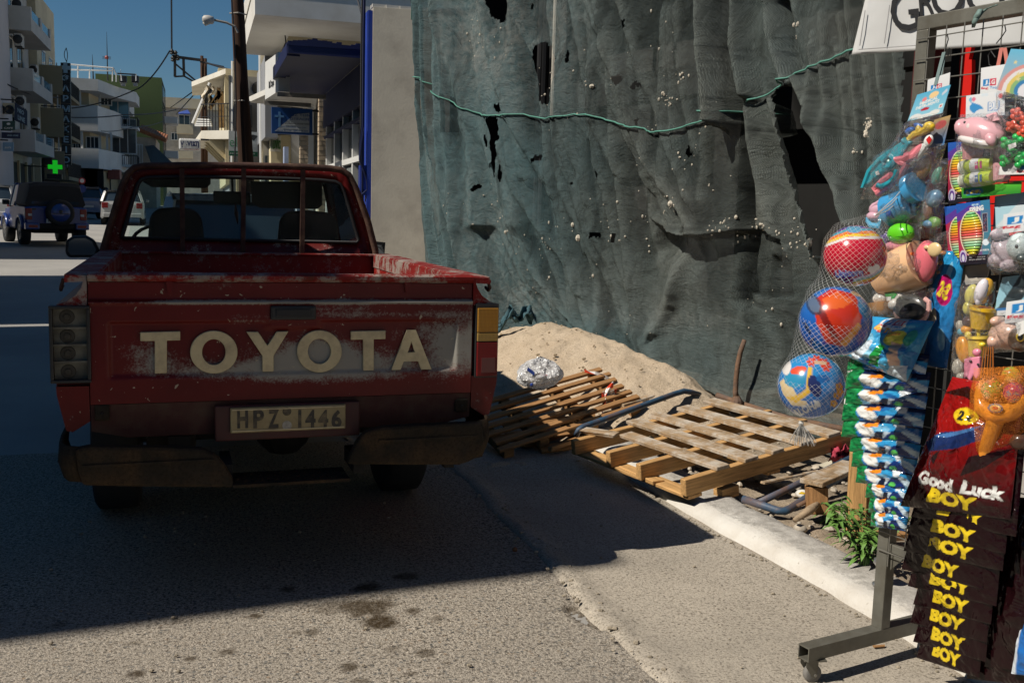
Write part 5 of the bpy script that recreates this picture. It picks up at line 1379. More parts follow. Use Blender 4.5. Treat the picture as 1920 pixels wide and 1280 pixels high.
# dry root
o = MB().tube([at_z(1490,975,.12), at_z(1520,955,.15), at_z(1545,935,.16)], [.012,.022,.008], 7).build('dry_root', wood_mat('dry_bark', (.42,.31,.20)), base=True, smooth='all'); tag(o, 'pale dry root lying beside the blue pipe end', 'root')
# weeds
def leaf(g, p, d, L, w, droop=.4):
    d = np.array(d)/np.linalg.norm(d); s = np.cross(d, (0,0,1)); s = s/(np.linalg.norm(s)+1e-6); up = np.cross(s, d)
    pts = []; n = 4
    for k in range(n+1):
        u = k/n; c = np.array(p)+d*L*u-np.array((0,0,1))*droop*L*u*u; ww = w*math.sin(math.pi*min(1,u*.92+.08))**.8*(1 if k < n else .05)
        pts.append((c-s*ww+up*ww*.25, c, c+s*ww+up*ww*.25))
    V = [q for r in pts for q in r]; F = []
    for k in range(n): F += [(3*k,3*k+1,3*k+4,3*k+3),(3*k+1,3*k+2,3*k+5,3*k+4)]
    g.add(V, F)
M_LEAF = mat('weed_leaf', (.125,.25,.05), .5, var=.35, scale=30)
M_STEM = mat('weed_stem', (.10,.19,.05), .6)
def weed(label, c, h, n, spread, seed):
    rr = np.random.RandomState(seed); t = thing('weed', label, 'weed', tuple(c)); gs = MB(); gl_ = MB()
    for k in range(n):
        a = rr.rand()*6.28; l = h*(.55+.5*rr.rand()); out = spread*(.3+rr.rand())
        pts = [np.array(c)+np.array((math.cos(a)*out*u*u*l+.01*rr.randn(), math.sin(a)*out*u*u*l+.01*rr.randn(), l*u*(1-.18*u*out))) for u in (0,.3,.6,.85,1)]
        gs.tube(pts, [.0035,.003,.0025,.002,.001], 5)
        for j in range(9):
            u = .25+.75*j/8; i0 = min(3, int(u*4)); f = u*4-i0; p = pts[i0]*(1-f)+pts[i0+1]*f
            b = a+rr.rand()*6.28; L = .05+.045*rr.rand()
            leaf(gl_, p, (math.cos(b), math.sin(b), .7*rr.rand()), L, L*.12, .35+.5*rr.rand())
    tag(gs.build('stems', M_STEM, t), kind='stuff'); tag(gl_.build('leaves', M_LEAF, t), kind='stuff')
weed('leafy green weed growing behind the kerb beside the rack post', at_z(1618,1062,.06), .30, 24, .62, 4)
weed('small weed seedling growing under the big pallet', at_z(1205,825,.1), .09, 7, .8, 5)
weed('little green weed at the left edge of the big pallet', at_z(1180,775,.12), .12, 6, .9, 8)
weed('sparse grassy weed on the earth near the upended pallet', at_z(1560,985,.06), .10, 6, 1.0, 9)
# silver goblet
p = at_z(1652,1096,.072)
o = MB().lathe([(.036,0),(.034,.006),(.012,.012),(.009,.03),(.014,.045),(.009,.055),(.02,.07),(.036,.09),(.034,.105),(.022,.112),(.026,.13)], p, (0,0,1), 22).build('goblet', mat('dull_silver', (.55,.55,.56), .35, metal=.9, var=.15, bump=.3, bscale=200), base=True, smooth='all')
tag(o, 'dull silver metal goblet standing on the kerb behind the rack post', 'goblet')
for i, (px_, py_) in enumerate(((965,1030),(1000,1020))):
    p = at_z(px_,py_,.005); g = MB(); stone_mb(g, p, .014, 90+i); tag(g.build('stone', mat('brick_chip', (.30,.12,.05), .9) if i == 0 else M_STONE, base=True), ('small reddish brick chip at the edge of the shadow','small grey stone beside the reddish chip')[i], 'stone')
# ------------------------------------------------------------------ the red pickup
TX, TY, TA = .335, 3.91, R(1.5)
tr_ = thing('pickup_truck', 'worn dark red pickup with a rusty rack behind the cab, seen from the tailgate', 'pickup', (0,0,0))
ORIG[tr_.name] = np.zeros(3)
tr_.location = (TX, TY, 0); tr_.rotation_euler = (0,0,TA)
_ca, _sa = math.cos(-TA), math.sin(-TA)
def toloc(p):
    x, y = p[0]-TX, p[1]-TY; return np.array((_ca*x-_sa*y, _sa*x+_ca*y, p[2]))
_cl = toloc(CAM)
def T(px, py, t):
    r = ray(px, py); r = np.array((_ca*r[0]-_sa*r[1], _sa*r[0]+_ca*r[1], r[2])); return _cl+r*((t-_cl[1])/r[1])
def paint(name, c=(.125,.0065,.005), wear='noise', pale=(.30,.285,.25), rust=(.075,.035,.018), amount=.5, gloss=.42):
    q = NB(name)
    o = q.mix(q.ramp(q.noise(3, 5, .6), [(.3,0.0),(.7,1.0)]), tuple(x*.72 for x in c), tuple(x*1.12 for x in c))
    fine = q.noise(110, 4, .8); mid = q.noise(22, 6, .7); big = q.noise(5, 5, .6)
    if wear == 'attr':
        k = q.math('ADD', q.attr('wear').outputs['Fac'], q.math('ADD', q.math('MULTIPLY', q.math('SUBTRACT', fine, .5), 1.15), q.math('MULTIPLY', q.math('SUBTRACT', mid, .5), 1.1)))
        mk = q.ramp(k, [(.36,0.0),(.78,1.0)])
    else:
        k = q.math('ADD', q.math('MULTIPLY', q.math('SUBTRACT', fine, .5), .35), q.math('ADD', q.math('MULTIPLY', mid, .45), q.math('MULTIPLY', big, .55)))
        mk = q.math('MULTIPLY', q.ramp(k, [(.60-.12*amount,0.0),(.66-.10*amount,1.0)]), .85)
    o = q.mix(mk, o, pale)
    ch = q.ramp(q.noise(48, 2, .5, dist=.6), [(.715,0.0),(.735,1.0)])
    o = q.mix(q.math('MULTIPLY', ch, .9), o, (.42,.37,.27))
    rs_ = q.ramp(q.noise(7, 7, .75), [(.58,0.0),(.70,1.0)])
    o = q.mix(q.math('MULTIPLY', rs_, .7*amount), o, rust)
    q.col(o); q.set(Roughness=q.mix(mk, (gloss,)*3, (.75,)*3), Specular_IOR_Level=.28)
    q.bump(q.noise(60, 4, .7), .12, .004)
    return q.m
M_RED = paint('faded_red_in_shade', amount=.25)  # body red darkened for the shade the truck stands in
M_REDW = paint('scuffed_red_lit_tone', c=(.24,.012,.009), amount=.55)  # same red, more scuffed, kept brighter for the sunlit parts
M_GATE = paint('tailgate_red_paint', wear='attr', amount=.15)
M_RAIL = paint('worn_rail_paint', c=(.20,.010,.008), amount=1.0, pale=(.30,.27,.235), gloss=.7)
M_RACK = mat('rusty_rack_steel', (.055,.022,.014), .8, var=.4, scale=10, dirt=(.14,.085,.05), dscale=14, damt=.7, bump=.3)
M_UNDER = mat('underbody_black', (.012,.011,.010), .9)
M_BLKP = mat('black_plastic', (.016,.016,.017), .5, var=.2)
M_RUBB = mat('rubber_seal', (.012,.012,.013), .6)
M_BUMP = mat('dirty_bumper_steel', (.026,.021,.015), .85, var=.35, scale=6, dirt=(.085,.050,.024), dscale=7, damt=.75, bump=.3, fine=.4, spec=.2)
M_CREAMP = mat('cream_letter_paint', (.62,.52,.31), .6, var=.10, scale=8, dirt=(.38,.30,.19), dscale=18, damt=.7)
M_TYRE = mat('tyre_rubber', (.018,.018,.018), .85, bump=.3)
M_SEAT = mat('dark_seat_cloth', (.018,.018,.02), .9)

# tailgate skin
nu, nv = 300, 130
s_ = np.linspace(-.727, .727, nu); z_ = np.linspace(T(530,747,0)[2], T(530,531,0)[2], nv)
S, Z = np.meshgrid(s_, z_)
zr = T(530,566,0)[2]; zc = T(530,601,0)[2]; zb = T(530,700,0)[2]
Dp = .012*sstep(zr-.002, zr+.012, Z) - .007*np.exp(-((Z-zr)/.007)**2)
ins = sstep(-.668, -.648, S)*(1-sstep(.648, .668, S))*sstep(zb-.01, zb+.012, Z)*(1-sstep(zc-.012, zc+.004, Z))
Dp += .011*ins
hx0, hx1 = T(500,590,0)[0], T(602,590,0)[0]
Dp -= .010*ins*sstep(hx0-.02, hx0+.02, S)*(1-sstep(hx1-.02, hx1+.02, S))*sstep(zc-.045, zc-.02, Z)
Dp += .0022*(fbm(S*4, Z*6, 3, 3)-.5)*2
V = np.stack([S, Dp, Z], -1)
PXs = np.interp(S, [T(172,640,0)[0], T(889,640,0)[0]], [172, 889]); PYs = np.interp(Z, [T(530,747,0)[2], T(530,531,0)[2]], [747, 531])
def blob(cx, cy, rx, ry, a): return a*np.exp(-(((PXs-cx)/rx)**2+((PYs-cy)/ry)**2))
wear = -.06+blob(845,655,55,55,.95)+blob(690,690,120,28,.75)+blob(560,680,100,34,.9)+blob(470,695,70,22,.55)+blob(272,665,45,30,.6)+blob(600,655,70,30,.45)+blob(390,690,60,20,.5)+blob(760,625,60,18,.35)+blob(330,690,40,14,.3)+blob(885,640,12,60,.5)
wear += .75*np.exp(-((PYs-566)/4.5)**2)*sstep(240,330,PXs)+.35*np.exp(-((PYs-566)/4)**2)
wear += blob(700,590,170,7,.45)+blob(480,592,90,6,.35)+blob(450,601,60,4,.4)+blob(620,578,100,6,.3)
wear = wear*.95+.42*(fbm(S*5, Z*9, 4, 8)-.5)+.13*(1-sstep(700,745,PYs))
gate = MB().grid(V).build('tailgate', M_GATE, tr_, smooth='all', attrs={'wear': wear.ravel()})
MB().boxp((-.727,.014,z_[0]),(.727,.05,z_[-1])).build('inner_skin', M_REDW, gate)
g = MB(); zt = z_[-1]
prof = [(.030,0),(.002,.004),(-.012,.016),(-.012,.028),(.0,.036),(.05,.036),(.055,.0)]
g.prism([(-.727,y,zt+h) for y,h in prof], (1.454,0,0)); g.build('top_lip', M_RAIL, gate, smooth=True)
for px in (318,765):
    p = T(px,538,-.006); MB().prism([(p[0]-.013,-.001,p[2]+.02),(p[0]+.013,-.001,p[2]+.02),(p[0]+.008,-.001,p[2]-.022),(p[0]-.008,-.001,p[2]-.022)], (0,.014,0)).build('bracket', M_RED, gate)
a, b = T(507,600,-.012), T(593,573,-.012)
hd = MB().boxp((a[0],-.016,a[2]),(b[0],.0,b[2])).build('handle_bezel', M_BLKP, gate, bev=.008)
MB().boxp((a[0]+.02,-.021,a[2]+.014),(b[0]-.02,-.014,b[2]-.012)).build('handle', M_RUBB, gate, bev=.003)
# raised letters
def letter(polys, hole=None):
    g = MB()
    for pl_ in polys:
        if hole is None: g.prism([tuple(T(x,y,-.004)) for x,y in pl_], (0,.014,0))
    return g
def lp(pts): return [tuple(T(x,y,-.003)) for x,y in pts]
def glyph(pts, holes=()):
    g = MB(); P0 = lp(pts); n = len(P0)
    g.prism(P0[::-1] if True else P0, (0,.014,0)); return g.build('letter', M_CREAMP, gate, bev=.0025)
glyph([(263,623),(338,621),(338,638),(313,638.5),(313,699),(290,700),(290,639),(263,639.5)])
def ring(cx, cy, rx, ry, ix, iy):
    g = MB(); n = 40; V = []
    for k in range(n):
        a = 2*math.pi*k/n; c, s = math.cos(a), math.sin(a)
        o, i = T(cx+rx*c, cy-ry*s, -.003), T(cx+ix*c, cy-iy*s, -.003)
        V += [o, i, o+np.array((0,.014,0)), i+np.array((0,.014,0))]
    F = []
    for k in range(n):
        a, b = 4*k, 4*((k+1) % n)
        F += [(a,a+1,b+1,b),(a,b,b+2,a+2),(a+1,a+3,b+3,b+1),(a+2,b+2,b+3,a+3)]
    g.add(V, F); g.build('letter', M_CREAMP, gate, bev=.0025)
ring(401,660,44.5,40,22,24); 
glyph([(462,622),(484,622),(501.5,648),(519,621.5),(541,621),(513,667),(513,696),(492,696.5),(492,667)])
ring(599,658.5,42,39.5,21.5,23.5)
glyph([(658,621),(723,619.5),(723,635.5),(701,636),(701,694),(681,694.5),(681,636.5),(658,637)])
g = MB()
A_o = [(763,619),(780,619),(809,692),(790,692.5),(784,677),(757,677.5),(751,693),(734,693.5)]
g.prism(lp([(763,619),(780,619),(771.5,640),(764.5,661),(757,677.5),(751,693),(734,693.5)])[::-1], (0,.014,0))
g.prism(lp([(780,619),(809,692),(790,692.5),(784,677),(778,660),(771.5,640)])[::-1], (0,.0139,0))
g.prism(lp([(764.5,661),(778,660),(784,677),(757,677.5)])[::-1], (0,.0138,0))
g.build('letter', M_CREAMP, gate)

# box sides
def side_profile(sg):
    o = [(.700,1.225),(.700,.80),(.790,.66),(.812,.665),(.842,.80),(.846,.95),(.846,1.108),(.838,1.128),(.800,1.142),(.768,1.165),(.748,1.195),(.742,1.215),(.803,1.212),(.806,1.226),(.797,1.238),(.708,1.238)]
    return [(sg*a, z) for a, z in o]
for sg in (-1, 1):
    pr = side_profile(sg)
    g = MB(); pts = [(a, 0.034, z) for a, z in pr]
    if sg < 0: pts = pts[::-1]
    g.prism(pts, (0,2.04,0)); sd = g.build('bed_side', M_RED if sg < 0 else M_REDW, tr_, smooth=True)  # darker red on the shaded side, brighter copy on the sunlit one
    cp_ = [(a, .004, z) for a, z in pr if z > 1.12]; cp_ = [(sg*.7305,.004,1.1245)]+[p for p in cp_ if abs(p[0]) > .731]+[(sg*.7305,.004,1.238)]
    if sg < 0: cp_ = cp_[::-1]
    MB().prism(cp_, (0,.0295,0)).build('corner_cap', M_RAIL, sd)
    lw_ = [(sg*.7305,.004,.832),(sg*.7305,.004,.70),(sg*.790,.004,.662),(sg*.812,.004,.668),(sg*.840,.004,.80),(sg*.842,.004,.832)]
    MB().prism(lw_ if sg > 0 else lw_[::-1], (0,.0295,0)).build('corner_panel', M_RED, sd)
    MB().boxp((sg*.700,.02,1.228),(sg*.806,2.06,1.2415)).build('rail_cap', M_RAIL, sd, bev=.004)
    MB().boxp((sg*.6985,.05,1.165),(sg*.6945,2.05,1.235)).build('inner_rail', M_RAIL, sd)
    for t in (.10,.75,1.4,1.95):
        MB().tube([(sg*.812,t-.03,1.222),(sg*.822,t-.03,1.19),(sg*.825,t,1.178),(sg*.822,t+.03,1.19)], .007, 6).build('rope_hook', M_RACK, sd)
    # wheel arch and wheel
    g = MB(); g.tube([(sg*.852,1.30+.46*math.cos(a),.36+.46*math.sin(a)) for a in np.linspace(.45,2.7,14)], .03, 8); g.build('arch_flare', M_BLKP, sd, smooth='all')
    w = MB().lathe([(.20,-.10),(.33,-.105),(.362,-.085),(.366,0),(.362,.085),(.33,.105),(.20,.10)], (sg*.70,1.30,.366), (sg,0,0), 28).build('wheel', M_TYRE, tr_, smooth='all')
    MB().lathe([(.05,.06),(.12,.05),(.19,.085),(.20,.10),(.21,.09)], (sg*.70,1.30,.366), (sg,0,0), 24).build('rim', mat('rim_steel', (.25,.25,.25), .5, metal=.6), w, smooth='all')
    w = MB().lathe([(.20,-.10),(.33,-.105),(.362,-.085),(.366,0),(.362,.085),(.33,.105),(.20,.10)], (sg*.70,3.85,.41), (sg,0,0), 28).build('wheel', M_TYRE, tr_, smooth='all')
# end caps of the sides at the tailgate are the tops of the lamps
MB().boxp((-.70,.05,.79),(.70,2.07,.82)).build('bed_floor', M_REDW, tr_)
g = MB(); g.boxp((-.70,2.0,.80),(.70,2.05,1.225)); 
g.build('bed_front', M_REDW, tr_)
for k in range(3): MB().boxp((-.69,1.985,.92+k*.09),(.69,1.999,.945+k*.09)).build('rib', M_REDW, bpy.data.objects['bed_front'], bev=.004)
MB().boxp((-.70,1.96,1.226),(.70,2.055,1.24)).build('bed_front_cap', M_RAIL, bpy.data.objects['bed_front'], bev=.005)
for sg in (-1,1): MB().prism([(sg*.69,.85,.821),(sg*.69,1.75,.821),(sg*.69,1.6,1.0),(sg*.69,1.0,1.0)], (-sg*.22,0,0)).build('wheel_box', M_REDW, tr_)
# rear valance, number plate
zv = T(530,747,0)[2]; zl = T(530,800,0)[2]
MB().prism([(-.727,.006,zv-.003),(.727,.006,zv-.003),(.727,.012,zl+.01),(.60,.02,zl-.02),(-.60,.02,zl-.02),(-.727,.012,zl+.01)], (0,.04,0)).build('rear_valance', mat('dirty_red_brown', (.055,.011,.008), .75, var=.35, scale=5, dirt=(.07,.045,.028), dscale=5, damt=.9), tr_)
for px0, px1, p0, p1 in ((178,205,790,758),(853,878,773,747)):
    a, b = T(px0,p0,-.004), T(px1,p1,-.004); o = MB().boxp((a[0],-.006,a[2]),(b[0],.008,b[2])).build('lamp_mount', M_BUMP, tr_, bev=.008)
    MB().lathe([(.006,0),(.004,.006)], (np.array(a)+b)/2+np.array((0,-.006,0)), (0,-1,0), 8).build('bolt', M_UNDER, o)
a, b = T(403,828,-.03), T(675,752,-.03)
pp = MB().boxp((a[0],-.03,a[2]),(b[0],.0,b[2])).build('plate_panel', mat('plate_panel_red', (.055,.008,.008), .6, var=.3, scale=6, dirt=(.035,.022,.015), dscale=5), tr_, bev=.006)
a, b = T(432,812,-.04), T(648,757,-.04)
pl_ = MB().boxp((a[0],-.045,a[2]),(b[0],-.033,b[2])).build('number_plate', mat('plate_yellowed', (.36,.29,.15), .6, var=.22, scale=9, dirt=(.17,.125,.06), dscale=9, damt=.85), tr_, bev=.004)
g = MB(); e = .006
for (x0,x1,z0,z1) in ((a[0]+e,b[0]-e,b[2]-e-.004,b[2]-e),(a[0]+e,b[0]-e,a[2]+e,a[2]+e+.004)): g.boxp((x0,-.048,z0),(x1,-.0449,z1))
tag(g.build('border', M_CREAMP, pl_), kind='stuff')
M_PLTXT = mat('plate_black', (.035,.03,.025), .6, var=.3, scale=30, dirt=(.22,.17,.09), dscale=22, damt=.75)
for ch, px in (('H',455),('P',485),('Z',513),('1',562),('4',582),('4',606),('6',631)):
    g = MB(); put_text(g, ch, T(px,785,-.0452), (1,0,0), (0,0,1), 1, fit_w=.012 if ch == '1' else .040, fit_h=.072, bold=.035, ext=.0015)
    g.build('character', M_PLTXT, pl_)
MB().lathe([(.018,0),(.018,.001)], T(538,797,-.0452), (0,-1,0), 20).build('sticker', mat('sticker_grey', (.33,.31,.27), .5, var=.3, scale=90), pl_)
MB().lathe([(.017,0),(.013,.002),(.006,.002)], T(538,771,-.0452), (0,-1,0), 16).build('emblem', M_PLTXT, pl_)
# bumpers and step
def bumper(front, ret, nm):
    f = [T(x,y,-.125) for x,y in front]; g = MB()
    g.prism(f[::-1], (0,.05,0))
    o = g.build(nm, M_BUMP, tr_, bev=.012); return o, f
bl, f = bumper([(140,842),(165,837),(300,838),(378,841),(402,852),(420,870),(436,897),(440,914),(330,914),(155,911),(146,885)], None, 'bumper')
zt, zb_ = f[1][2], f[9][2]
g = MB(); x0 = f[0][0]
for k, (s, t) in enumerate([]): pass
pa = [(x0+.01,-.10),(x0-.035,-.075),(x0-.055,-.02),(x0-.06,.10),(x0-.06,.32)]
V = np.array([[(x,t,zt-.004) for x,t in pa],[(x-.006,t,(zt+zb_)/2) for x,t in pa],[(x+.012,t,zb_+.01) for x,t in pa]])
MB().grid(V).build('corner_wrap', M_BUMP, bl, smooth='all', solid=.012)
MB().boxp((x0+.02,-.131,(zt+zb_)/2-.004),(f[4][0],-.124,(zt+zb_)/2+.006)).build('groove', M_BUMP, bl, bev=.002)
br_, f = bumper([(651,871),(658,853),(670,828),(686,810),(720,800),(800,796),(905,792),(908,830),(903,854),(880,866),(862,872),(760,872)], None, 'bumper')
zt, zb_ = f[6][2], f[9][2]; x0 = f[6][0]
pa = [(x0-.01,-.10),(x0+.03,-.08),(x0+.05,-.02),(x0+.06,.10),(x0+.06,.32)]
V = np.array([[(x,t,zt+.004) for x,t in pa],[(x+.006,t,(zt+zb_)/2) for x,t in pa],[(x-.02,t,zb_+.01) for x,t in pa]])
MB().grid(V, flip=True).build('corner_wrap', M_BUMP, br_, smooth='all', solid=.012)
MB().boxp((f[3][0]+.05,-.131,(zt+zb_)/2+.02),(f[6][0]-.02,-.124,(zt+zb_)/2+.03)).build('groove', M_BUMP, br_, bev=.002)
a, b = T(437,915,-.13), T(657,902,-.13)
st = MB().boxp((a[0],-.13,a[2]),(b[0],-.105,b[2]+.012)).boxp((a[0]+.002,-.105,b[2]),(b[0]-.002,.06,b[2]+.010)).build('step', M_BUMP, tr_)
g = MB()
for i in range(15):
    for j in range(4):
        x = a[0]+.02+(b[0]-a[0]-.04)*i/14; t = -.085+.035*j; dx = .007*(1 if (i+j) % 2 else -1)
        g.beam((x-dx,t-.008,b[2]+.012),(x+dx,t+.008,b[2]+.012), .003, .004)
tag(g.build('tread_pattern', M_BUMP, st), kind='stuff')
for s in (-.62,-.25,.25,.62): MB().boxp((s-.02,-.08,.47),(s+.02,.15,.53)).build('bumper_bracket', M_UNDER, tr_)
# chassis
for s in (-.42,.42): MB().boxp((s-.04,.05,.50),(s+.04,4.6,.62)).build('chassis_rail', M_UNDER, tr_)
MB().tube([(-.66,1.3,.37),(.66,1.3,.37)], .05, 10).ball((.1,1.3,.37), .15, 12).build('axle', M_UNDER, tr_)
MB().tube([(-.45,.35,.52),(-.45,1.6,.50)], .10, 12).build('muffler', M_UNDER, tr_)
# tail lamps
def lampbox(px0, px1, p0, p1, dx=(0,0)):
    a, b = T(px0,p1,-.01), T(px1,p0,-.01); return a, b
a, b = T(95,719,-.01), T(168,573,-.01)
lm = MB(); th = .012
lm.boxp((a[0],-.016,a[2]),(b[0],.03,a[2]+th)).boxp((a[0],-.016,b[2]-th),(b[0],.03,b[2])).boxp((a[0],-.0158,a[2]+th),(a[0]+th,.03,b[2]-th)).boxp((b[0]-th,-.0158,a[2]+th),(b[0],.03,b[2]-th))
lo = lm.build('tail_lamp_housing', M_BLKP, tr_, bev=.003); lo['label'] = 'broken tail lamp with its lens missing'
MB().boxp((a[0]+th,.012,a[2]+th),(b[0]-th,.03,b[2]-th)).build('reflector', mat('grey_reflector', (.13,.125,.10), .75, var=.5, scale=12, dirt=(.06,.05,.035), dscale=10, damt=.8), lo)
H_ = b[2]-a[2]
for fz in (.27,.49,.71): MB().boxp((a[0]+th,-.006,a[2]+H_*fz-.004),(b[0]-th,.0119,a[2]+H_*fz+.004)).build('divider', mat('grey_reflector', (.17,.165,.14)), lo)
for fz in (.14,.38,.60,.85):
    c = np.array(((a[0]+b[0])/2-.01, .011, a[2]+H_*fz)); MB().lathe([(.026,0),(.024,.002),(.012,.003),(.011,.007),(.006,.008)], c, (0,-1,0), 16).build('bulb_socket', mat('dark_socket_hole', (.045,.04,.03), .7, var=.4), lo)  # flat dark discs, the darkness of the bulb holes put into colour
a, b = T(893,706,-.012), T(935,573,-.012)
lo = MB().boxp((a[0]-.006,-.006,a[2]-.006),(b[0]+.004,.03,b[2]+.008)).build('tail_lamp_housing', M_BLKP, tr_, bev=.004)
def lens(p0, p1, nm, c, m_extra=0):
    z0, z1 = T(914,p1,-.012)[2], T(914,p0,-.012)[2]; q = NB(nm)
    w = q.voro(170); w.distance = 'CHEBYCHEV'; w.inputs['Randomness'].default_value = 0.0
    q.col(q.mix(q.ramp(w.outputs['Distance'], [(.2,1.0),(.5,.35)]), tuple(x*.3 for x in c), c)); q.set(Roughness=.3, Coat_Weight=.1, Specular_IOR_Level=.25); q.bump(w.outputs['Distance'], .5, .004)
    return MB().boxp((a[0],-.018,z0+.001),(b[0],-.006,z1-.001)).build(nm, q.m, lo, bev=.003)
lens(577,623,'amber_lens',(.42,.20,.03)); lens(623.5,640,'yellow_lens',(.40,.25,.07)); lens(640.5,705,'red_lens',(.20,.012,.012))
p, q2 = T(901,699,-.018), T(929,669,-.018); MB().boxp((p[0],-.021,p[2]),(q2[0],-.017,q2[2])).build('reflector', mat('dark_red_reflector', (.10,.012,.012), .25), lo, bev=.002)

# cab: rear wall with window opening
tb = 2.10
def Tc(px, py): return T(px, py, tb)
out = [(186,560),(190,487),(205,440),(225,380),(240,335),(250,319),(264,312),(300,311),(380,311),(455,311),(530,313),(600,316),(632,319),(648,326),(660,345),(678,390),(696,440),(708,490),(712,560)]
inn = [(231,446),(230,441),(238,415),(249,375),(259,345),(265,337),(276,333),(310,332),(380,332),(455,333),(530,335),(600,338),(628,341),(638,346),(645,360),(656,395),(669,440),(672,450),(668,455)]
g = MB(); n = len(out); V = [Tc(*p) for p in out]+[Tc(*p)+np.array((0,.004,0)) for p in inn]
F = [(i, n+i, n+i+1, i+1) for i in range(n-1)]+[(0, n-1, 2*n-1, n)]
g.add(V, F); cab = g.build('cab', M_RED, tr_, smooth='all', solid=.006)
bx = [V[i] for i in range(n)]
def ringpts(t, sc, dz): return [np.array((p[0]*sc, t, p[2]+dz)) for p in bx]
# roof and shoulders: rear edge rolls over and runs forward
roof_i = list(range(3, 16))
rows = []
for t, sc, dz in ((tb-.004,1.0,0),(tb+.02,1.004,.006),(tb+.06,1.006,.010),(tb+.5,1.01,.022),(tb+.95,1.0,.016),(tb+1.08,.985,-.012)):
    rows.append([np.array((bx[i][0]*sc, t, bx[i][2]+dz)) for i in roof_i])
MB().grid(np.array(rows)).build('roof', M_RED, tr_, smooth='all', solid=.004)
zc0 = T(190,487,tb)[2]
for sg in (-1,1):
    s0 = bx[1][0]+.0 if sg < 0 else bx[-2][0]
    s1 = bx[3][0] if sg < 0 else bx[-4][0]
    MB().hexa([(s0-.01*sg,tb+.004,.70),(s0+sg*.012,tb+.004,.70),(s0+sg*.012,tb+1.55,.70),(s0-sg*.01,tb+1.55,.70),(s0-.01*sg,tb+.004,zc0+.02),(s0+sg*.0,tb+.004,zc0+.02),(s0+sg*.0,tb+1.55,zc0-.03),(s0-sg*.01,tb+1.55,zc0-.03)]).build('door', M_RED, tr_)
    MB().beam((s0,tb+1.42,zc0-.02),(bx[4][0] if sg < 0 else bx[-5][0],tb+1.02,T(450,318,tb)[2]-.03), .05, .05).build('pillar', M_RED, tr_)
    MB().prism([(s0-sg*.004,tb+.12,zc0-.01),(s0-sg*.004,tb+1.36,zc0-.03),((bx[4][0] if sg < 0 else bx[-5][0]),tb+1.0,T(450,330,tb)[2]),((bx[4][0] if sg < 0 else bx[-5][0]),tb+.12,T(450,330,tb)[2])], (sg*.004,0,0)).build('side_glass', glass_mat('dusty_glass', op=.05), tr_)
# hood, dash, windscreen
zd = zc0-.02
g = MB(); V = np.array([[(s, t, z-.03*(s/.78)**2) for s in np.linspace(-.78,.78,9)] for t, z in ((tb+1.38,zd+.0),(tb+1.7,zd-.01),(tb+2.3,zd-.05),(tb+2.62,zd-.12),(tb+2.68,zd-.3),(tb+2.68,.55))])
MB().grid(V).build('bonnet', M_RED, tr_, smooth='all')
for sg in (-1,1): MB().prism([(sg*.785,tb+1.5,.6),(sg*.785,tb+2.66,.6),(sg*.785,tb+2.66,zd-.16),(sg*.785,tb+2.2,zd-.08),(sg*.785,tb+1.5,zd-.04)], (sg*.02,0,0)).build('front_wing', M_RED, tr_)
ws = [(-.62,tb+1.05,T(450,318,tb)[2]-.02),(.62,tb+1.05,T(450,318,tb)[2]-.02),(.74,tb+1.42,zd+.01),(-.74,tb+1.42,zd+.01)]
MB().prism(ws, (0,.004,.002)).build('windscreen', glass_mat('dusty_glass'), tr_)
MB().boxp((-.74,tb+1.12,zd-.25),(.74,tb+1.4,zd-.035)).build('dashboard', M_BLKP, tr_, bev=.03)
MB().boxp((-.76,tb+.05,.60),(.76,tb+1.5,.66)).build('cab_floor', M_UNDER, tr_)
g = MB(); W = [Tc(*p)+np.array((0,-.003,0)) for p in inn]; g.add(W, [tuple(range(n))[::-1]]); g.build('rear_window', glass_mat('dusty_glass'), tr_, solid=.004)
g = MB(); Wc = W+[W[0]]; g.tube([p+np.array((0,-.004,0)) for p in Wc], .011, 6); g.build('window_seal', M_RUBB, tr_, smooth='all')
# seats with head rests, mirror, visors, wheel
for (px0,px1,p0,p1) in ((272,388,392,470),(516,640,398,470)):
    a, b = T(px0,p1,tb+.28), T(px1,p0,tb+.28); w = b[0]-a[0]
    pr = [(a[0],a[2]-.25),(a[0]+.01,a[2]),(a[0]+.03,b[2]-.05),(a[0]+.07,b[2]-.005),(a[0]+w*.5,b[2]+.008),(b[0]-.07,b[2]-.005),(b[0]-.03,b[2]-.05),(b[0]-.01,a[2]),(b[0],a[2]-.25)]
    MB().prism([(x,tb+.24,z) for x,z in pr], (0,.10,0)).build('seat', M_SEAT, tr_, bev=.025, seg=3)
a, b = T(400,381,tb+1.0), T(470,360,tb+1.0); MB().boxp((a[0],tb+.99,a[2]),(b[0],tb+1.02,b[2])).build('rear_view_mirror', M_BLKP, tr_, bev=.01)
c = T(443,400,tb+1.0); MB().tube([T(441,380,tb+1.0), T(442,388,tb+1.0), c, T(446,420,tb+1.0)], [.002,.006,.014,.004], 7).build('pendant', mat('pendant_red', (.08,.012,.01), .6), tr_)
MB().tube([T(435,330,tb+1.03), T(436,362,tb+1.01)], .008, 6).build('mirror_stem', M_BLKP, tr_)
for px0, px1, p0, p1 in ((266,395,330,353),(470,604,340,392)):
    pr = [T(px0,p0,tb+.95), T(px1,p0,tb+.95), T(px1,p1-8,tb+.95), T(px1-8,p1,tb+.95), T(px0+18,p1-2,tb+.95), T(px0+2,p1-12,tb+.95)]
    MB().prism(pr[::-1], (0,.015,0)).build('sun_visor', mat('visor_grey', (.05,.05,.05), .8), tr_)
c = T(296,450,tb+1.0); MB().tube([c+np.array((.17*math.cos(a),-.06*math.sin(a),.17*math.sin(a)*.85-.05)) for a in np.linspace(0,2*math.pi,24)], .012, 6).build('steering_wheel', M_BLKP, tr_, smooth='all')
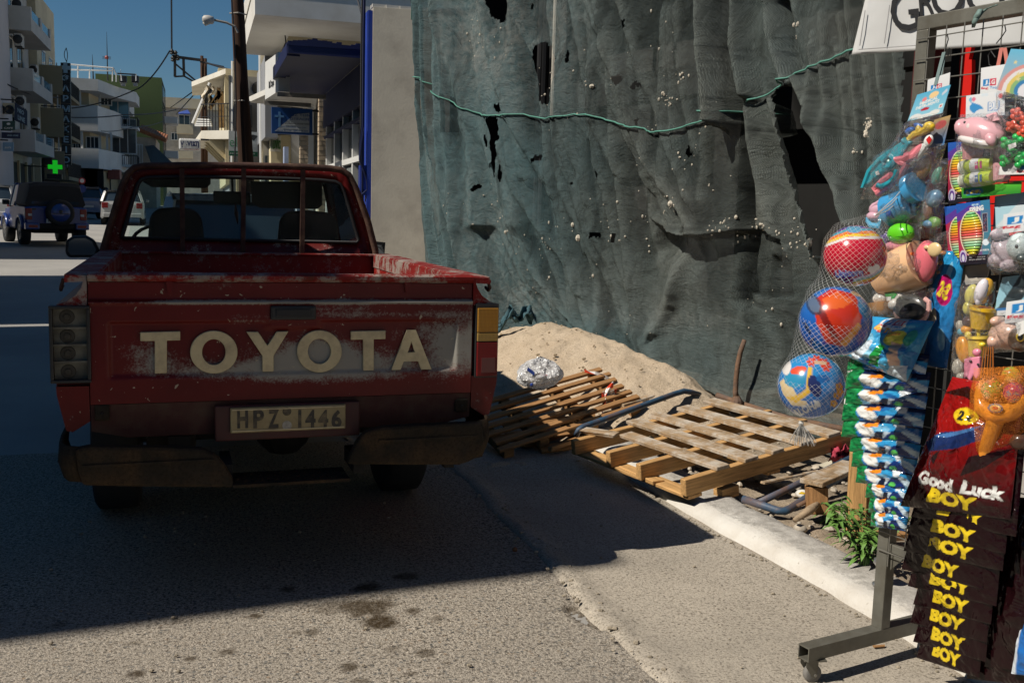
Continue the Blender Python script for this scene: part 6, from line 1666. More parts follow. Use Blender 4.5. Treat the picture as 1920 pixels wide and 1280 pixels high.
# rack behind the cab
tf = 2.02
fr = [(189,510),(193,470),(206,425),(228,352),(240,326),(252,315),(270,311.5),(350,310),(455,310.5),(560,313),(620,316),(640,319),(654,328),(668,355),(690,415),(704,470),(706,512)]
rk = MB().tube([T(x,y,tf) for x,y in fr], .019, 8).build('rack_hoop', M_RACK, tr_, smooth='all')
for x0, x1, y0 in ((341,343,316),(457,455,315),(568,566,318)):
    MB().beam(T(x0,y0,tf), T(x1,505,tf), .026, .026, up=(0,1,0)).build('rack_bar', M_RACK, tr_)
MB().beam(T(193,488,tf), T(705,493,tf), .03, .03).build('rack_bar', M_RACK, tr_)
# wing mirrors
for (px0,px1,p0,p1,sg) in ((122,186,442,483,-1),(704,716,455,490,1)):
    t0 = tb+1.25
    a, b = T(px0,p1,t0), T(px1,p0,t0)
    if sg > 0: b = a+np.array((.075,0,b[2]-a[2])); 
    pr = [(a[0]+.02,a[2]),(b[0]-.015,a[2]+.004),(b[0],a[2]+.05),(b[0]-.03,b[2]-.03),(b[0]-.08,b[2]),(a[0]+.05,b[2]-.004),(a[0]+.008,b[2]-.035),(a[0],a[2]+.03)]
    mo = MB().prism([(x,t0,z) for x,z in pr], (0,.07,0)).build('wing_mirror', M_BLKP, tr_, bev=.018, seg=3)
    c = np.mean(np.array(pr), 0); MB().prism([(c[0]+(x-c[0])*.80,t0-.003,c[1]+(z-c[1])*.76) for x,z in pr], (0,.004,0)).build('mirror_glass', mat('mirror_silver', (.16,.17,.18), .05, metal=1.0, var=0), mo)
    MB().beam((b[0]-.02 if sg < 0 else a[0]+.02,t0+.04,a[2]+.04),((bx[1][0] if sg < 0 else bx[-2][0]),t0+.06,a[2]+.02), .04, .04).build('mirror_arm', M_BLKP, mo)
# ------------------------------------------------------------------ vehicles up the street
def local_thing(name, label, cat, x, y, z, ang, group=None):
    t = thing(name, label, cat, (0,0,0), group); ORIG[t.name] = np.zeros(3)
    t.location = (x, y, z); t.rotation_euler = (0,0,R(ang)); return t
def car_paint(name, c): 
    return mat(name, c, .3, var=.05, coat=.6, dirt=tuple(x*.6+.03 for x in c), dscale=1.5, damt=.3)
M_LRED = mat('tail_light_red', (.22,.010,.009), .25, var=.1)
M_RIMG = mat('alloy_rim', (.35,.35,.36), .35, metal=.7)
M_PLATEW = mat('plate_white', (.55,.55,.52), .5)
def wheels(t, W, pos, r, tw=.2):
    for s in (-1, 1):
        for y in pos:
            w = MB().lathe([(r*.6,-tw/2),(r*.93,-tw/2),(r,-tw*.3),(r,tw*.3),(r*.93,tw/2),(r*.6,tw/2)], (s*(W/2-tw/2-.01),y,r), (s,0,0), 20).build('wheel', M_TYRE, t, smooth='all')
            MB().lathe([(.03,tw*.3),(r*.3,tw*.28),(r*.58,tw*.42),(r*.62,tw*.5)], (s*(W/2-tw/2-.01),y,r), (s,0,0), 16).build('rim', M_RIMG, w)
def shell(stations, n=9):
    """loft: stations (y, half-width low, half-width high, z low, z high, crown)"""
    rows = []
    for y, wl_, wh, zl, zh, cr_ in stations:
        row = [(-wl_*.92,y,zl),(-wl_,y,zl+.06)]
        for k in range(n):
            u = -1+2*k/(n-1); row.append((wh*u*(1.0 if abs(u) < 1 else 1.0), y, zh+cr_*(1-u*u)-(.03 if abs(u) == 1 else 0)))
        row += [(wl_,y,zl+.06),(wl_*.92,y,zl)]
        rows.append(row)
    return np.array(rows)
def loft(t, name, m, st, parent=None, caps=True):
    V = shell(st); g = MB().grid(V); nv, nu = V.shape[:2]
    if caps:
        g.f += [tuple(range(nu)), tuple(range((nv-1)*nu, nv*nu))[::-1]]; g.mi += [0,0]
    return g.build(name, m, parent or t, smooth=True)
def hatch(name, label, x, y, ang, c, L=4.0, W=1.7, H=1.47, group='small cars parked up the street', est=False):
    t = local_thing(name, label, 'car', x, y, gz(y), ang, group); P_ = car_paint('car_paint_%s' % ''.join(random.choice('abcdefgh') for _ in range(5)), c)
    w = W/2
    body = [(0,.80*w,.78*w,.35,.80,.02),(.05,.97*w,.90*w,.24,.92,.02),(.4,w,.94*w,.2,.95,.02),(L*.5,w,.95*w,.2,.93,.02),(L*.70,w,.93*w,.2,.92,.03),(L*.9,.97*w,.86*w,.2,.80,.05),(L-.05,.88*w,.75*w,.25,.68,.04),(L,.75*w,.7*w,.35,.6,.0)]
    loft(t, 'body', P_, body)
    cb = [(.10,.90*w,.76*w,.90,.95,.0),(.34,.91*w,.72*w,.90,H-.06,.02),(.9,.92*w,.72*w,.9,H-.02,.03),(L*.5,.92*w,.71*w,.9,H-.05,.03),(L*.57,.92*w,.70*w,.9,H-.12,.02),(L*.74,.90*w,.80*w,.88,.93,.01)]
    loft(t, 'cabin_glass', M_GLASSD, cb)
    rf = [(.26,.74*w,.73*w,H-.075,H-.055,.025),(.5,.755*w,.745*w,H-.05,H-.03,.03),(L*.5,.75*w,.74*w,H-.07,H-.04,.035),(L*.575,.74*w,.72*w,H-.13,H-.11,.02)]
    loft(t, 'roof', P_, rf)
    for s in (-1,1):
        MB().beam((s*.90*w,.08,.92),(s*.745*w,.33,H-.06), .10, .05).build('pillar', P_, t)
        MB().beam((s*.89*w,L*.73,.91),(s*.73*w,L*.57,H-.10), .06, .05).build('pillar', P_, t)
        MB().beam((s*.93*w,L*.40,.91),(s*.755*w,L*.40,H-.06), .08, .03).build('pillar', P_, t)
        MB().boxp((s*.62*w,-.012,.66),(s*.90*w,.06,.88)).build('tail_light', M_LRED, t, bev=.02)
        MB().boxp((s*w,L*.63,.92),(s*(w+.14),L*.63+.08,1.04)).build('wing_mirror', P_, t, bev=.02)
    MB().boxp((-.26,-.015,.52),(.26,.02,.63)).build('number_plate', M_PLATEW, t)
    MB().boxp((-.86*w,-.06,.30),(.86*w,.08,.47)).build('bumper', P_, t, bev=.03)
    wheels(t, W, (.72, L*.79), .30)
    return t
# blue off-road car with its spare wheel
JX, JY = -3.55, 28.3
t = local_thing('offroad_car', 'blue short off-road car with a black top and a spare wheel on its tail', 'car', JX, JY, gz(JY), 19); t.scale = (.96,.96,.95)
P_ = car_paint('offroad_blue', (.006,.036,.20)); w = .78
M_TOP = mat('black_canvas_top', (.014,.014,.016), .8, var=.2)
loft(t, 'body', P_, [(0,.93*w,.95*w,.50,1.02,.01),(.04,w,.985*w,.45,1.06,.01),(.5,w,.99*w,.42,1.07,.01),(2.1,w,.98*w,.42,1.06,.01),(2.25,w,.96*w,.42,1.03,.03),(3.2,.97*w,.90*w,.45,.98,.03),(3.3,.93*w,.88*w,.5,.92,.01)])
loft(t, 'canvas_top', M_TOP, [(.03,.97*w,.80*w,1.06,1.60,.02),(.12,.97*w,.82*w,1.06,1.69,.02),(.6,.97*w,.83*w,1.06,1.70,.03),(1.35,.97*w,.82*w,1.06,1.69,.03)])
MB().prism([(-.60,.024,1.12),(.60,.024,1.12),(.53,.055,1.52),(-.53,.055,1.52)], (0,.02,0)).build('rear_window', M_GLASSD, t)
for s in (-1,1):
    MB().prism([(s*.965*w,1.40,1.06),(s*.96*w,2.2,1.05),(s*.83*w,1.95,1.62),(s*.82*w,1.40,1.64)], (s*.004,0,0)).build('side_window', glass_mat('dusty_glass'), t)
    MB().beam((s*.955*w,2.22,1.04),(s*.82*w,1.95,1.66), .07, .05).build('pillar', P_, t)
    MB().beam((s*.965*w,1.38,1.05),(s*.82*w,1.38,1.66), .09, .03).build('pillar', P_, t)
    MB().boxp((s*.60,-.025,.70),(s*.77,.03,1.00)).build('tail_light', M_LRED, t, bev=.015)
    MB().boxp((s*.61,-.028,.80),(s*.70,-.024,.86)).build('reverse_lamp', M_PLATEW, t)
    MB().boxp((s*.45,-.16,.44),(s*.80,.05,.62)).build('bumper_corner', P_, t, bev=.03)
    MB().boxp((s*.50,-.165,.49),(s*.72,-.158,.56)).build('reflector', M_LRED, t)
    for y in (.62, 2.75):
        MB().tube([(s*.80,y+.44*math.cos(a),.36+.44*math.sin(a)) for a in np.linspace(.2,2.95,12)], .05, 7).build('arch_flare', P_, t, smooth='all')
    MB().boxp((s*.80,1.95,1.08),(s*.98,2.03,1.22)).build('wing_mirror', M_BLKP, t, bev=.02)
MB().beam((-.80*w,1.95,1.67),(.80*w,1.95,1.67), .06, .05).build('windscreen_frame', P_, t)
MB().prism([(-.95*w,2.24,1.05),(.95*w,2.24,1.05),(.80*w,1.97,1.64),(-.80*w,1.97,1.64)], (0,.01,0)).build('windscreen', glass_mat('dusty_glass'), t)
MB().boxp((-.45,-.12,.46),(.45,.02,.60)).build('rear_crossbar', M_UNDER, t)
MB().boxp((-.28,-.135,.62),(.25,-.12,.73)).build('number_plate', M_PLATEW, t)
g = MB(); put_text(g, 'HPK·2250', (-.015,-.136,.675), (1,0,0), (0,0,1), 1, fit_w=.44, fit_h=.07, bold=.02); g.build('lettering', M_SIGNBK, bpy.data.objects['number_plate.001'] if 'number_plate.001' in bpy.data.objects else t)
sw_ = MB().lathe([(.20,-.02),(.33,-.03),(.365,-.08),(.36,-.17),(.31,-.21),(.255,-.205)], (.07,0,.90), (0,1,0), 28).build('spare_wheel', M_TYRE, t, smooth='all')
MB().lathe([(.255,-.19),(.24,-.205),(.05,-.215)], (.07,0,.90), (0,1,0), 28).build('wheel_cover', P_, sw_, smooth='all')
MB().ball((.07,-.215,.93), (.05,.01,.05), 10).boxp((-.13,-.218,.865),(.27,-.212,.88)).build('emblem', M_SIGNBK, sw_)
MB().boxp((-.62,-.014,.96),(-.50,-.008,1.0)).build('badge', M_SIGNBK, t)
wheels(t, 1.66, (.62, 2.75), .36, .24)
MB().boxp((-.5,.3,.33),(.5,3.0,.47)).build('underbody', M_UNDER, t)
# small cars beyond
p = at_g(166,411); hatch('hatchback', 'blue hatchback parked ahead of the blue off-road car', p[0]-.05, p[1]+.3, 22, (.10,.17,.30), H=1.45)
p = at_g(205,421); hatch('hatchback', 'silver white hatchback driving away with bright red tail lights', p[0]+.5, p[1], 2, (.42,.42,.41), H=1.40, L=3.8)
p = at_g(8,425); hatch('hatchback', 'white car partly cut by the picture edge beside the off-road car', p[0]-.75, p[1]+2.0, 6, (.62,.63,.64), H=1.46)
p = at_g(182,396); hatch('saloon_car', 'dark navy car parked far up the street beyond the blue hatchback', p[0]-.3, p[1]+3, 8, (.012,.018,.05), H=1.4, L=4.3)
hatch('hatchback', 'pale blue grey car parked in front of the red pickup, seen through its cab', 0.38, 10.9, 3, (.56,.61,.66), H=1.60, L=4.4, W=1.75)
# ------------------------------------------------------------------ toy rack by the shop
RA = R(12); RE = np.array((math.sin(RA), -math.cos(RA), 0)); RN = np.array((-math.cos(RA), -math.sin(RA), 0))
RP0 = np.array((2.215, 2.735, 0))
def Rp(px, py, off=0.0): return at_plane(px, py, RP0+RN*off, RN)
M_STEEL = mat('grey_rack_steel', (.17,.165,.14), .5, metal=.35, var=.2, scale=8, dirt=(.10,.085,.06), dscale=7, damt=.7, bump=.1)
M_WIRE = mat('wire_steel', (.30,.29,.26), .4, metal=.6, var=.15)
rk = thing('display_rack', 'grey steel wire mesh display rack on castor wheels, hung with toys', 'rack', (RP0[0],RP0[1],0))
zt = Rp(1733,46,0)[2]
def sq(a, b, w, name, m=M_STEEL, par=rk, up=(0,0,1)): return MB().beam(a, b, w, w, up=up).build(name, m, par, bev=.003)
TZ0, TZ1 = .085, .132
for s, nm in ((0.0,0),(.86,1)):
    c = RP0+RE*s
    sq(c+np.array((0,0,TZ1-.002)), c+np.array((0,0,zt-.0225 if s else zt-.021)), .044, 'post', up=tuple(RN))
    # open-ended foot tube
    L = [c+RN*.36, c-RN*.36]; w = .0235; zc_ = (TZ0+TZ1)/2; g = MB()
    for k, (dy, dz, ww, hh) in enumerate(((0,.0215,.047,.004),(0,-.0215,.047,.004),(.0215,0,.004,.039),(-.0215,0,.004,.039))):
        a = L[0]+RE*dy+np.array((0,0,zc_+dz)); b = L[1]+RE*dy+np.array((0,0,zc_+dz)); g.beam(a, b, ww, hh)
    g.build('foot_beam', M_STEEL, rk)
    for e in (1, -1):
        q = c+RN*e*.315; cw = q+RN*(-.0)+np.array((0,0,.031)); ax = tuple(RE*.9+RN*.25)
        MB().box(q+np.array((0,0,TZ0-.003)), (.075,.05,.005), Matrix.Rotation(-RA, 3, 'Z')).build('castor_plate', M_STEEL, rk)
        wl = MB().lathe([(.008,-.011),(.024,-.012),(.030,-.008),(.031,0),(.030,.008),(.024,.012),(.008,.011)], cw, ax, 22).build('castor_wheel', mat('grey_rubber', (.20,.19,.175), .8, bump=.2), rk, smooth='all')
        axv = np.array(ax)/np.linalg.norm(ax); fr_ = np.cross(axv, (0,0,1))
        g = MB()
        for sd in (-1,1):
            o = axv*.017*sd
            g.prism([cw+o-fr_*.006-np.array((0,0,.008)), cw+o+fr_*.008-np.array((0,0,.008)), cw+o+fr_*.034+np.array((0,0,.03)), cw+o+fr_*.034+np.array((0,0,.051)), cw+o-fr_*.010+np.array((0,0,.051)), cw+o-fr_*.010+np.array((0,0,.03))], axv*.0025*sd)
        g.prism([cw+axv*.0168+fr_*.030+np.array((0,0,.049)), cw-axv*.0168+fr_*.030+np.array((0,0,.049)), cw-axv*.0168-fr_*.01+np.array((0,0,.049)), cw+axv*.0168-fr_*.01+np.array((0,0,.049))], (0,0,.0025))
        tag(g.build('castor_fork', M_STEEL, rk), kind='stuff')
        MB().lathe([(.005,0),(.005,.003)], cw+axv*.02, ax, 8).build('axle_bolt', M_WIRE, rk)
sq(RP0+RE*-.022+np.array((0,0,zt)), RP0+RE*.882+np.array((0,0,zt)), .044, 'top_bar')
sq(RP0+RE*.022+np.array((0,0,.42)), RP0+RE*.838+np.array((0,0,.42)), .03, 'lower_bar')
MB().prism([tuple(RP0+RE*.0225+np.array((0,0,z)))for z in (.40,.34)]+[tuple(RP0+RE*.08+np.array((0,0,.404)))], tuple(RN*.004)).build('gusset', M_STEEL, rk)
g0 = None
for k in range(14):
    s = .03+.0635*k; a = RP0+RE*s+RN*.026; MB().tube([a+np.array((0,0,.36)), a+np.array((0,0,zt-.02))], .0020, 5).build('wire', M_WIRE, rk)
for k in range(27):
    z = zt-.05-.0645*k; MB().tube([RP0+RE*-.012+RN*.0305+np.array((0,0,z)), RP0+RE*.872+RN*.0305+np.array((0,0,z))], .0020, 5).build('wire', M_WIRE, rk)

# -- painter: small canvas drawn in code and stored as vertex colours of the printed film
class Cv:
    def __init__(s, w, h, c):
        s.w, s.h = w, h; s.a = np.zeros((h, w, 3)); s.a[:] = c
        s.u, s.v = np.meshgrid((np.arange(w)+.5)/w, (np.arange(h)+.5)/h)
    def put(s, m, c, al=1.0): s.a[m] = s.a[m]*(1-al)+np.array(c)*al; return s
    def rect(s, u0, v0, u1, v1, c, al=1): return s.put((s.u > u0) & (s.u < u1) & (s.v > v0) & (s.v < v1), c, al)
    def ell(s, cu, cv, ru, rv, c, al=1, rot=0):
        x, y = s.u-cu, s.v-cv; x, y = x*math.cos(rot)+y*math.sin(rot), -x*math.sin(rot)+y*math.cos(rot)
        return s.put((x/ru)**2+(y/rv)**2 < 1, c, al)
    def poly(s, pts, c, al=1): return s.put(inside(s.u, s.v, pts), c, al)
    def grad(s, c0, c1): s.a = np.array(c0)*(1-s.v[...,None])+np.array(c1)*s.v[...,None]; return s
    def text(s, t, cu, cv, w, h, c, rot=0.0, bold=.02, out=None):
        V, F = text_mesh(t, 1, bold); 
        if len(V) == 0: return s
        V = V[:,:2]; mn, mx = V.min(0), V.max(0); V = (V-(mn+mx)/2)/(mx-mn)*np.array((w, h))
        asp = s.h/s.w
        ca, sa = math.cos(rot), math.sin(rot); V = np.stack([V[:,0]*ca-V[:,1]*sa*asp, V[:,0]*sa/asp+V[:,1]*ca], 1)+np.array((cu, cv))
        for f in F:
            p = V[list(f)]; u0, v0 = p.min(0); u1, v1 = p.max(0)
            i0, i1 = max(0,int(u0*s.w)-1), min(s.w,int(u1*s.w)+2); j0, j1 = max(0,int(v0*s.h)-1), min(s.h,int(v1*s.h)+2)
            if i0 >= i1 or j0 >= j1: continue
            k = inside(s.u[j0:j1,i0:i1], s.v[j0:j1,i0:i1], [tuple(q) for q in p]); s.a[j0:j1,i0:i1][k] = c
        return s
    def sample(s, U, V):
        x = np.clip(U*s.w-.5, 0, s.w-1.001); y = np.clip(V*s.h-.5, 0, s.h-1.001)
        i, j = x.astype(int), y.astype(int); fx, fy = (x-i)[...,None], (y-j)[...,None]
        i1, j1 = np.minimum(i+1, s.w-1), np.minimum(j+1, s.h-1)
        return (s.a[j,i]*(1-fx)+s.a[j,i1]*fx)*(1-fy)+(s.a[j1,i]*(1-fx)+s.a[j1,i1]*fx)*fy
def print_mat(name, rough=.2, coat=.6, bump=.5, sc=16, spec=.5):
    if name in MATS: return MATS[name]
    q = NB(name); q.col(q.attr('ink').outputs['Color']); q.set(Roughness=rough, Coat_Weight=coat, Coat_Roughness=.05, Specular_IOR_Level=spec)
    if bump: q.bump(q.noise(sc, 3, .55, dist=1.4), bump, .035)
    MATS[name] = q.m; return q.m
M_FOIL = print_mat('printed_foil', .12, .15, .9, 6, .28)
M_CARD = print_mat('printed_card', .35, .5, .0)
M_PLASP = print_mat('printed_vinyl', .22, .6, 0)
M_FILM = film_mat('clear_film', op=.12, rough=.05, colr=(.85,.85,.85), sc=24, hi=.60)
def quad_grid(q, nu, nv, off, th, wr=.0, seed=1, flat=False):
    """q: TL,TR,BR,BL in sight-line pixels; returns points with v running upwards"""
    U, V = np.meshgrid(np.linspace(0,1,nu), np.linspace(0,1,nv))
    TL, TR, BR, BL = [np.array(p, float) for p in q]
    P = ((BL*(1-U[...,None])+BR*U[...,None])*(1-V[...,None])+(TL*(1-U[...,None])+TR*U[...,None])*V[...,None])
    W = np.zeros((nv,nu,3))
    for j in range(nv):
        for i in range(nu): W[j,i] = Rp(P[j,i,0], P[j,i,1], off)
    b = (np.sin(np.pi*np.clip(U,0,1))**.55)*(np.sin(np.pi*np.clip(V,0,1))**.55)*th
    b = b+wr*th*2*(fbm(U*4+seed, V*4+seed*.7, 4, seed)-.5)*np.clip(b/th*2,0,1)+wr*th*.9*np.abs(np.sin((U*3+V*2.2+2*fbm(U*3,V*3,2,seed+3))*4))*np.clip(b/th,0,1)*.35
    return W+b[...,None]*RN, U, V
def foil(name, parent, q, off, th, cv, n=70, wr=.5, seed=1, m=None, back=True):
    asp = abs(q[0][1]-q[3][1])/max(20,abs(q[1][0]-q[0][0])); nv = int(np.clip(n*asp,10,130))
    W, U, V = quad_grid(q, n, nv, off, th, wr, seed)
    g = MB().grid(W); cols = cv.sample(U, V).reshape(-1,3)
    if back:
        W2, _, _ = quad_grid(q, 8, 8, off-.004, -th*.25, 0, 1); g.grid(W2, flip=True); cols = np.concatenate([cols, np.tile(cv.a.reshape(-1,3).mean(0),(64,1))])
    return g.build(name, m or M_FOIL, parent, smooth='all', attrs={'ink': cols})
def film(parent, q, off, th, seed=1, n=26, wr=.6, m=None, name='film'):
    W, _, _ = quad_grid(q, n, n, off, th, wr, seed)
    W2, _, _ = quad_grid(q, 8, 8, off-.01, -th*.15, 0, 1)
    g = MB().grid(W); return g.build(name, m or M_FILM, parent, smooth='all')
def A_(px, py, off):
    c = Rp(px, py, off); return c, Rp(px+1, py, off)-c, Rp(px, py-1, off)-c
class TB(MB):      # toy builder: shapes given in sight-line pixels on a plane in front of the mesh panel
    def pe(s, cx, cy, rx, ry, off, dz=None, rot=0, n=14, m=0):
        c, a, b = A_(cx, cy, off); ca, sa = math.cos(R(rot)), math.sin(R(rot)); k = np.linalg.norm(a); dz = dz if dz is not None else min(rx, ry)*k
        X = (a*ca+b*sa)*rx; Y = (-a*sa+b*ca)*ry; b0 = len(s.v)
        s.ball((0,0,0), 1, n, m=m)
        for i in range(b0, len(s.v)):
            p = s.v[i]; s.v[i] = tuple(c+X*p[0]+Y*p[2]-RN*dz*p[1])
        return s
    def pp(s, poly, off, th, m=0):
        P = [Rp(x, y, off) for x, y in poly]; ar = sum((poly[i][0]*poly[(i+1) % len(poly)][1]-poly[(i+1) % len(poly)][0]*poly[i][1]) for i in range(len(poly)))
        if ar > 0: P = P[::-1]
        return s.prism(P[::-1], tuple(RN*th), m)
    def pt(s, pts, r, off, n=8, m=0):
        c, a, b = A_(pts[0][0], pts[0][1], off); k = np.linalg.norm(a)
        return s.tube([Rp(x, y, off) for x, y in pts], [q*k for q in r] if isinstance(r, (list,tuple)) else r*k, n, m=m)
    def cyl(s, a, b, r, off, n=16, m=0): return s.pt([a, ((a[0]+b[0])/2,(a[1]+b[1])/2), b], r, off, n, m)
PL = {}
def plast(c, rough=.28):
    k = 'plastic_%02d%02d%02d' % tuple(int(x*99) for x in c)
    return mat(k, c, rough, var=.03, coat=.35)
BLU, TEAL, PINK, ROSE, YEL, ORG, GRN, LIM, WHT, PCH, PUR, RED_, BRN, SKY = (.02,.13,.50), (.03,.36,.45), (.75,.22,.26), (.80,.42,.45), (.85,.58,.04), (.85,.24,.02), (.03,.42,.05), (.48,.68,.05), (.78,.78,.76), (.82,.50,.28), (.12,.05,.30), (.60,.02,.02), (.35,.20,.12), (.14,.45,.66)
def part(name, parent, fn, c, smooth=True, bev=0):
    t = TB(); fn(t); return t.build(name, plast(c) if isinstance(c, tuple) else c, parent, smooth=smooth, bev=bev)
def card(name, parent, q, off, cv, n=46, th=.002):
    W, U, V = quad_grid(q, n, max(8,int(n*abs(q[0][1]-q[3][1])/max(10,abs(q[1][0]-q[0][0])))), off, .0005, 0, 1)
    return MB().grid(W).build(name, M_CARD, parent, attrs={'ink': cv.sample(U, V).reshape(-1,3)}, solid=th)
def toy(name, label, cat, px, py, off, group=None): return thing(name, label, cat, tuple(Rp(px, py, off)), group)
def jg(cv, cu, cv_, w, h):
    cv.rect(cu-w*.5, cv_, cu-.02*w, cv_+h*.6, (.02,.22,.55)); cv.rect(cu+.02*w, cv_, cu+w*.5, cv_+h*.6, (.60,.02,.08))
    cv.text('J', cu-w*.26, cv_+h*.3, w*.22, h*.42, WHT, bold=.04); cv.text('G', cu+w*.26, cv_+h*.3, w*.3, h*.42, WHT, bold=.04); cv.text('&', cu, cv_+h*.2, w*.14, h*.22, WHT)
    cv.text('Bag', cu-w*.36, cv_-h*.22, w*.55, h*.28, (.55,.03,.05), bold=.04); cv.text('Toys', cu+w*.36, cv_-h*.22, w*.7, h*.28, (.03,.25,.55), bold=.04); return cv
def strap(parent, pts, c, off=.05, w=.006):
    V = np.zeros((2, len(pts), 3))
    for i, (x, y) in enumerate(pts): p = Rp(x, y, off); V[0,i] = p-RE*w; V[1,i] = p+RE*w
    return MB().grid(V).build('strap', mat('strap_%d' % int(c[0]*99), c, .8), parent, solid=.002)

# ---- shop front and banner behind the rack
sh = thing('grocery_shop', 'dark shop doorway with maroon frame and bright red upright behind the toy rack', 'shop', (4.4,3,0))
SP0 = net_at(1700, 400, -.02); SN = np.array((-.985,-.17,0)); SE = np.array((.17,-.985,0))
def Sp(px, py, off=0): return at_plane(px, py, SP0+SN*off, SN)
def sblock(u0, u1, o0, o1, z0, z1, name, m):
    p = [SP0+SE*u+SN*o for u, o in ((u0,o0),(u1,o0),(u1,o1),(u0,o1))]
    b = MB().hexa([(q[0],q[1],z0) for q in p]+[(q[0],q[1],z1) for q in p]); return b.build(name, m, sh)
M_MAR = mat('maroon_paint', (.075,.010,.010), .6, var=.2)
us = lambda px: (Sp(px,300)-SP0)@SE
sblock(us(1699),us(1731),-.10,0,-.1,4.4,'door_frame',M_MAR)
sblock(us(1731),us(1731)+4.5,-1.6,-1.55,-.1,4.4,'back_wall',M_BLACKIN)
sblock(us(1731),us(1731)+14,-1.55,-.05,3.4,8.5,'lintel_sky_screen',M_MAR)  # carried up out of view to hide sky and darken the shade
sblock(us(1731)+4.5,us(1731)+14,-1.55,-.02,-.1,3.4,'street_wall',M_OFFW)
sblock(us(1731)+4.2,us(1731)+4.5,-1.55,0,-.1,3.4,'end_wall',M_MAR)
sblock(us(1731),us(1731)+4.5,-1.55,-.05,-.1,.12,'floor',M_PAVE)
def sstrip(px0, px1, py0, py1, off, th, nm, m): 
    a, b = Sp(px0,py1,off), Sp(px1,py0,off); ua, ub = (a-SP0)@SE, (b-SP0)@SE; return sblock(ua, ub, off-th, off, a[2], b[2], nm, m)
red = mat('signal_red', (.62,.015,.010), .4, var=.06)
p = [Sp(1803,82,-.25),Sp(1824,78,-.25),Sp(1816,112,-.25),Sp(1822,112,-.25),Sp(1822,150,-.25),Sp(1815,250,-.25),Sp(1810,420,-.25),Sp(1795,420,-.25),Sp(1797,250,-.25),Sp(1799,120,-.25)]
MB().prism(p, tuple(-SN*.03)).build('red_upright', red, sh)
sstrip(1850,1925,330,440,-.3,.03,'red_panel',red)
p = [Sp(1846,60,-.8),Sp(1895,40,-.8),Sp(1915,130,-.8),Sp(1870,150,-.8)]; MB().prism(p, tuple(-SN*.3)).build('grey_case', mat('grey_case', (.16,.16,.16), .6), sh)
# banner
bq = [(1626,-12),(2130,-60),(2130,62),(1597,103)]
BN = np.array((-.80,-.60,0)); BP = at_d(1660,60,4.3); BE = np.array((.60,-.80,0))
def Bp(px, py, off=0): return at_plane(px, py, BP+BN*off, BN)
bt = thing('banner', 'white vinyl banner with black grocery lettering hung above the rack', 'banner', tuple(Bp(1660,100)))
nu, nv = 60, 24; V = np.zeros((nv,nu,3))
for j in range(nv):
    for i in range(nu):
        a, b = i/(nu-1), j/(nv-1); x = (1597*(1-b)+1632*b)*(1-a)+2130*a; y = (103*(1-b)-40*b)*(1-a)+(70*(1-b)-75*b)*a
        V[j,i] = Bp(x, y, .004*math.sin(a*26)*(1-b*.5)+.004*(float(fbm(np.array(a*14.),np.array(b*4.),3,2))-.5))
MB().grid(V).build('vinyl', mat('white_vinyl', (.66,.66,.65), .28, var=.05, spec=.6, coat=.3), bt, smooth='all', solid=.003)
lx = mat('banner_black', (.02,.02,.022), .35)
bd = lambda t, px, py, w, h: part_text(t, px, py, w, h)
def part_text(ch, px, py, wpx, hpx):
    py -= 3
    c = Bp(px, py, .008); k = np.linalg.norm(Bp(px+1,py)-Bp(px,py)); ky = np.linalg.norm(Bp(px,py+1)-Bp(px,py))
    g = MB(); put_text(g, ch, c, Bp(px+50,py-6.5)-Bp(px,py), Bp(px-4,py-50)-Bp(px,py), 1, fit_w=wpx*k, fit_h=hpx*ky, bold=0.0, ext=.002); g.build('letter', lx, bt)
part_text('G',1696,22,52,78); part_text('R',1738,3,30,78); part_text('O',1776,-6,62,82); part_text('C',1836,-10,52,82); part_text('E',1890,-18,36,78); part_text('R',1930,-24,40,78); part_text('Y',1975,-30,44,78)
for x0, y0, x1, y1 in ((1612,86,1622,20),(1658,82,1668,10),(1610,93,1735,84)):
    MB().tube([Bp(x0,y0,.016), Bp((x0+x1)/2,(y0+y1)/2,.02), Bp(x1,y1,.018)], .0022, 5).build('seam', mat('seam_grey', (.4,.4,.4), .5), bt)

# ---- balls in a net bag
def ball(label, px, py, rpx, D, paint):
    c = at_d(px, py, D); r = rpx*D/FPX; view = (CAM-c)/np.linalg.norm(CAM-c); rt = np.cross((0,0,1), view); rt /= np.linalg.norm(rt); up = np.cross(view, rt)
    nu, nv = 150, 80; P = np.zeros((nv,nu,3)); X = np.zeros((nv,nu)); Y = X.copy(); Zf = X.copy()
    th = np.linspace(0, math.pi, nv)[:,None]; ph = np.linspace(0, 2*math.pi, nu)[None]
    d0, d1, d2 = np.sin(th)*np.sin(ph), np.cos(th)*np.ones_like(ph), np.sin(th)*np.cos(ph)
    P = c+r*(d0[...,None]*rt+d1[...,None]*up+d2[...,None]*view)
    cv = paint(Cv(256,256,(0,0,0))); col = cv.sample((d0+1)/2, (d1+1)/2)
    o = MB().grid(P).build('beach_ball', M_PLASP, smooth='all', attrs={'ink': col.reshape(-1,3)}, base=True)
    return tag(o, label, 'ball', 'play balls in the net bag')
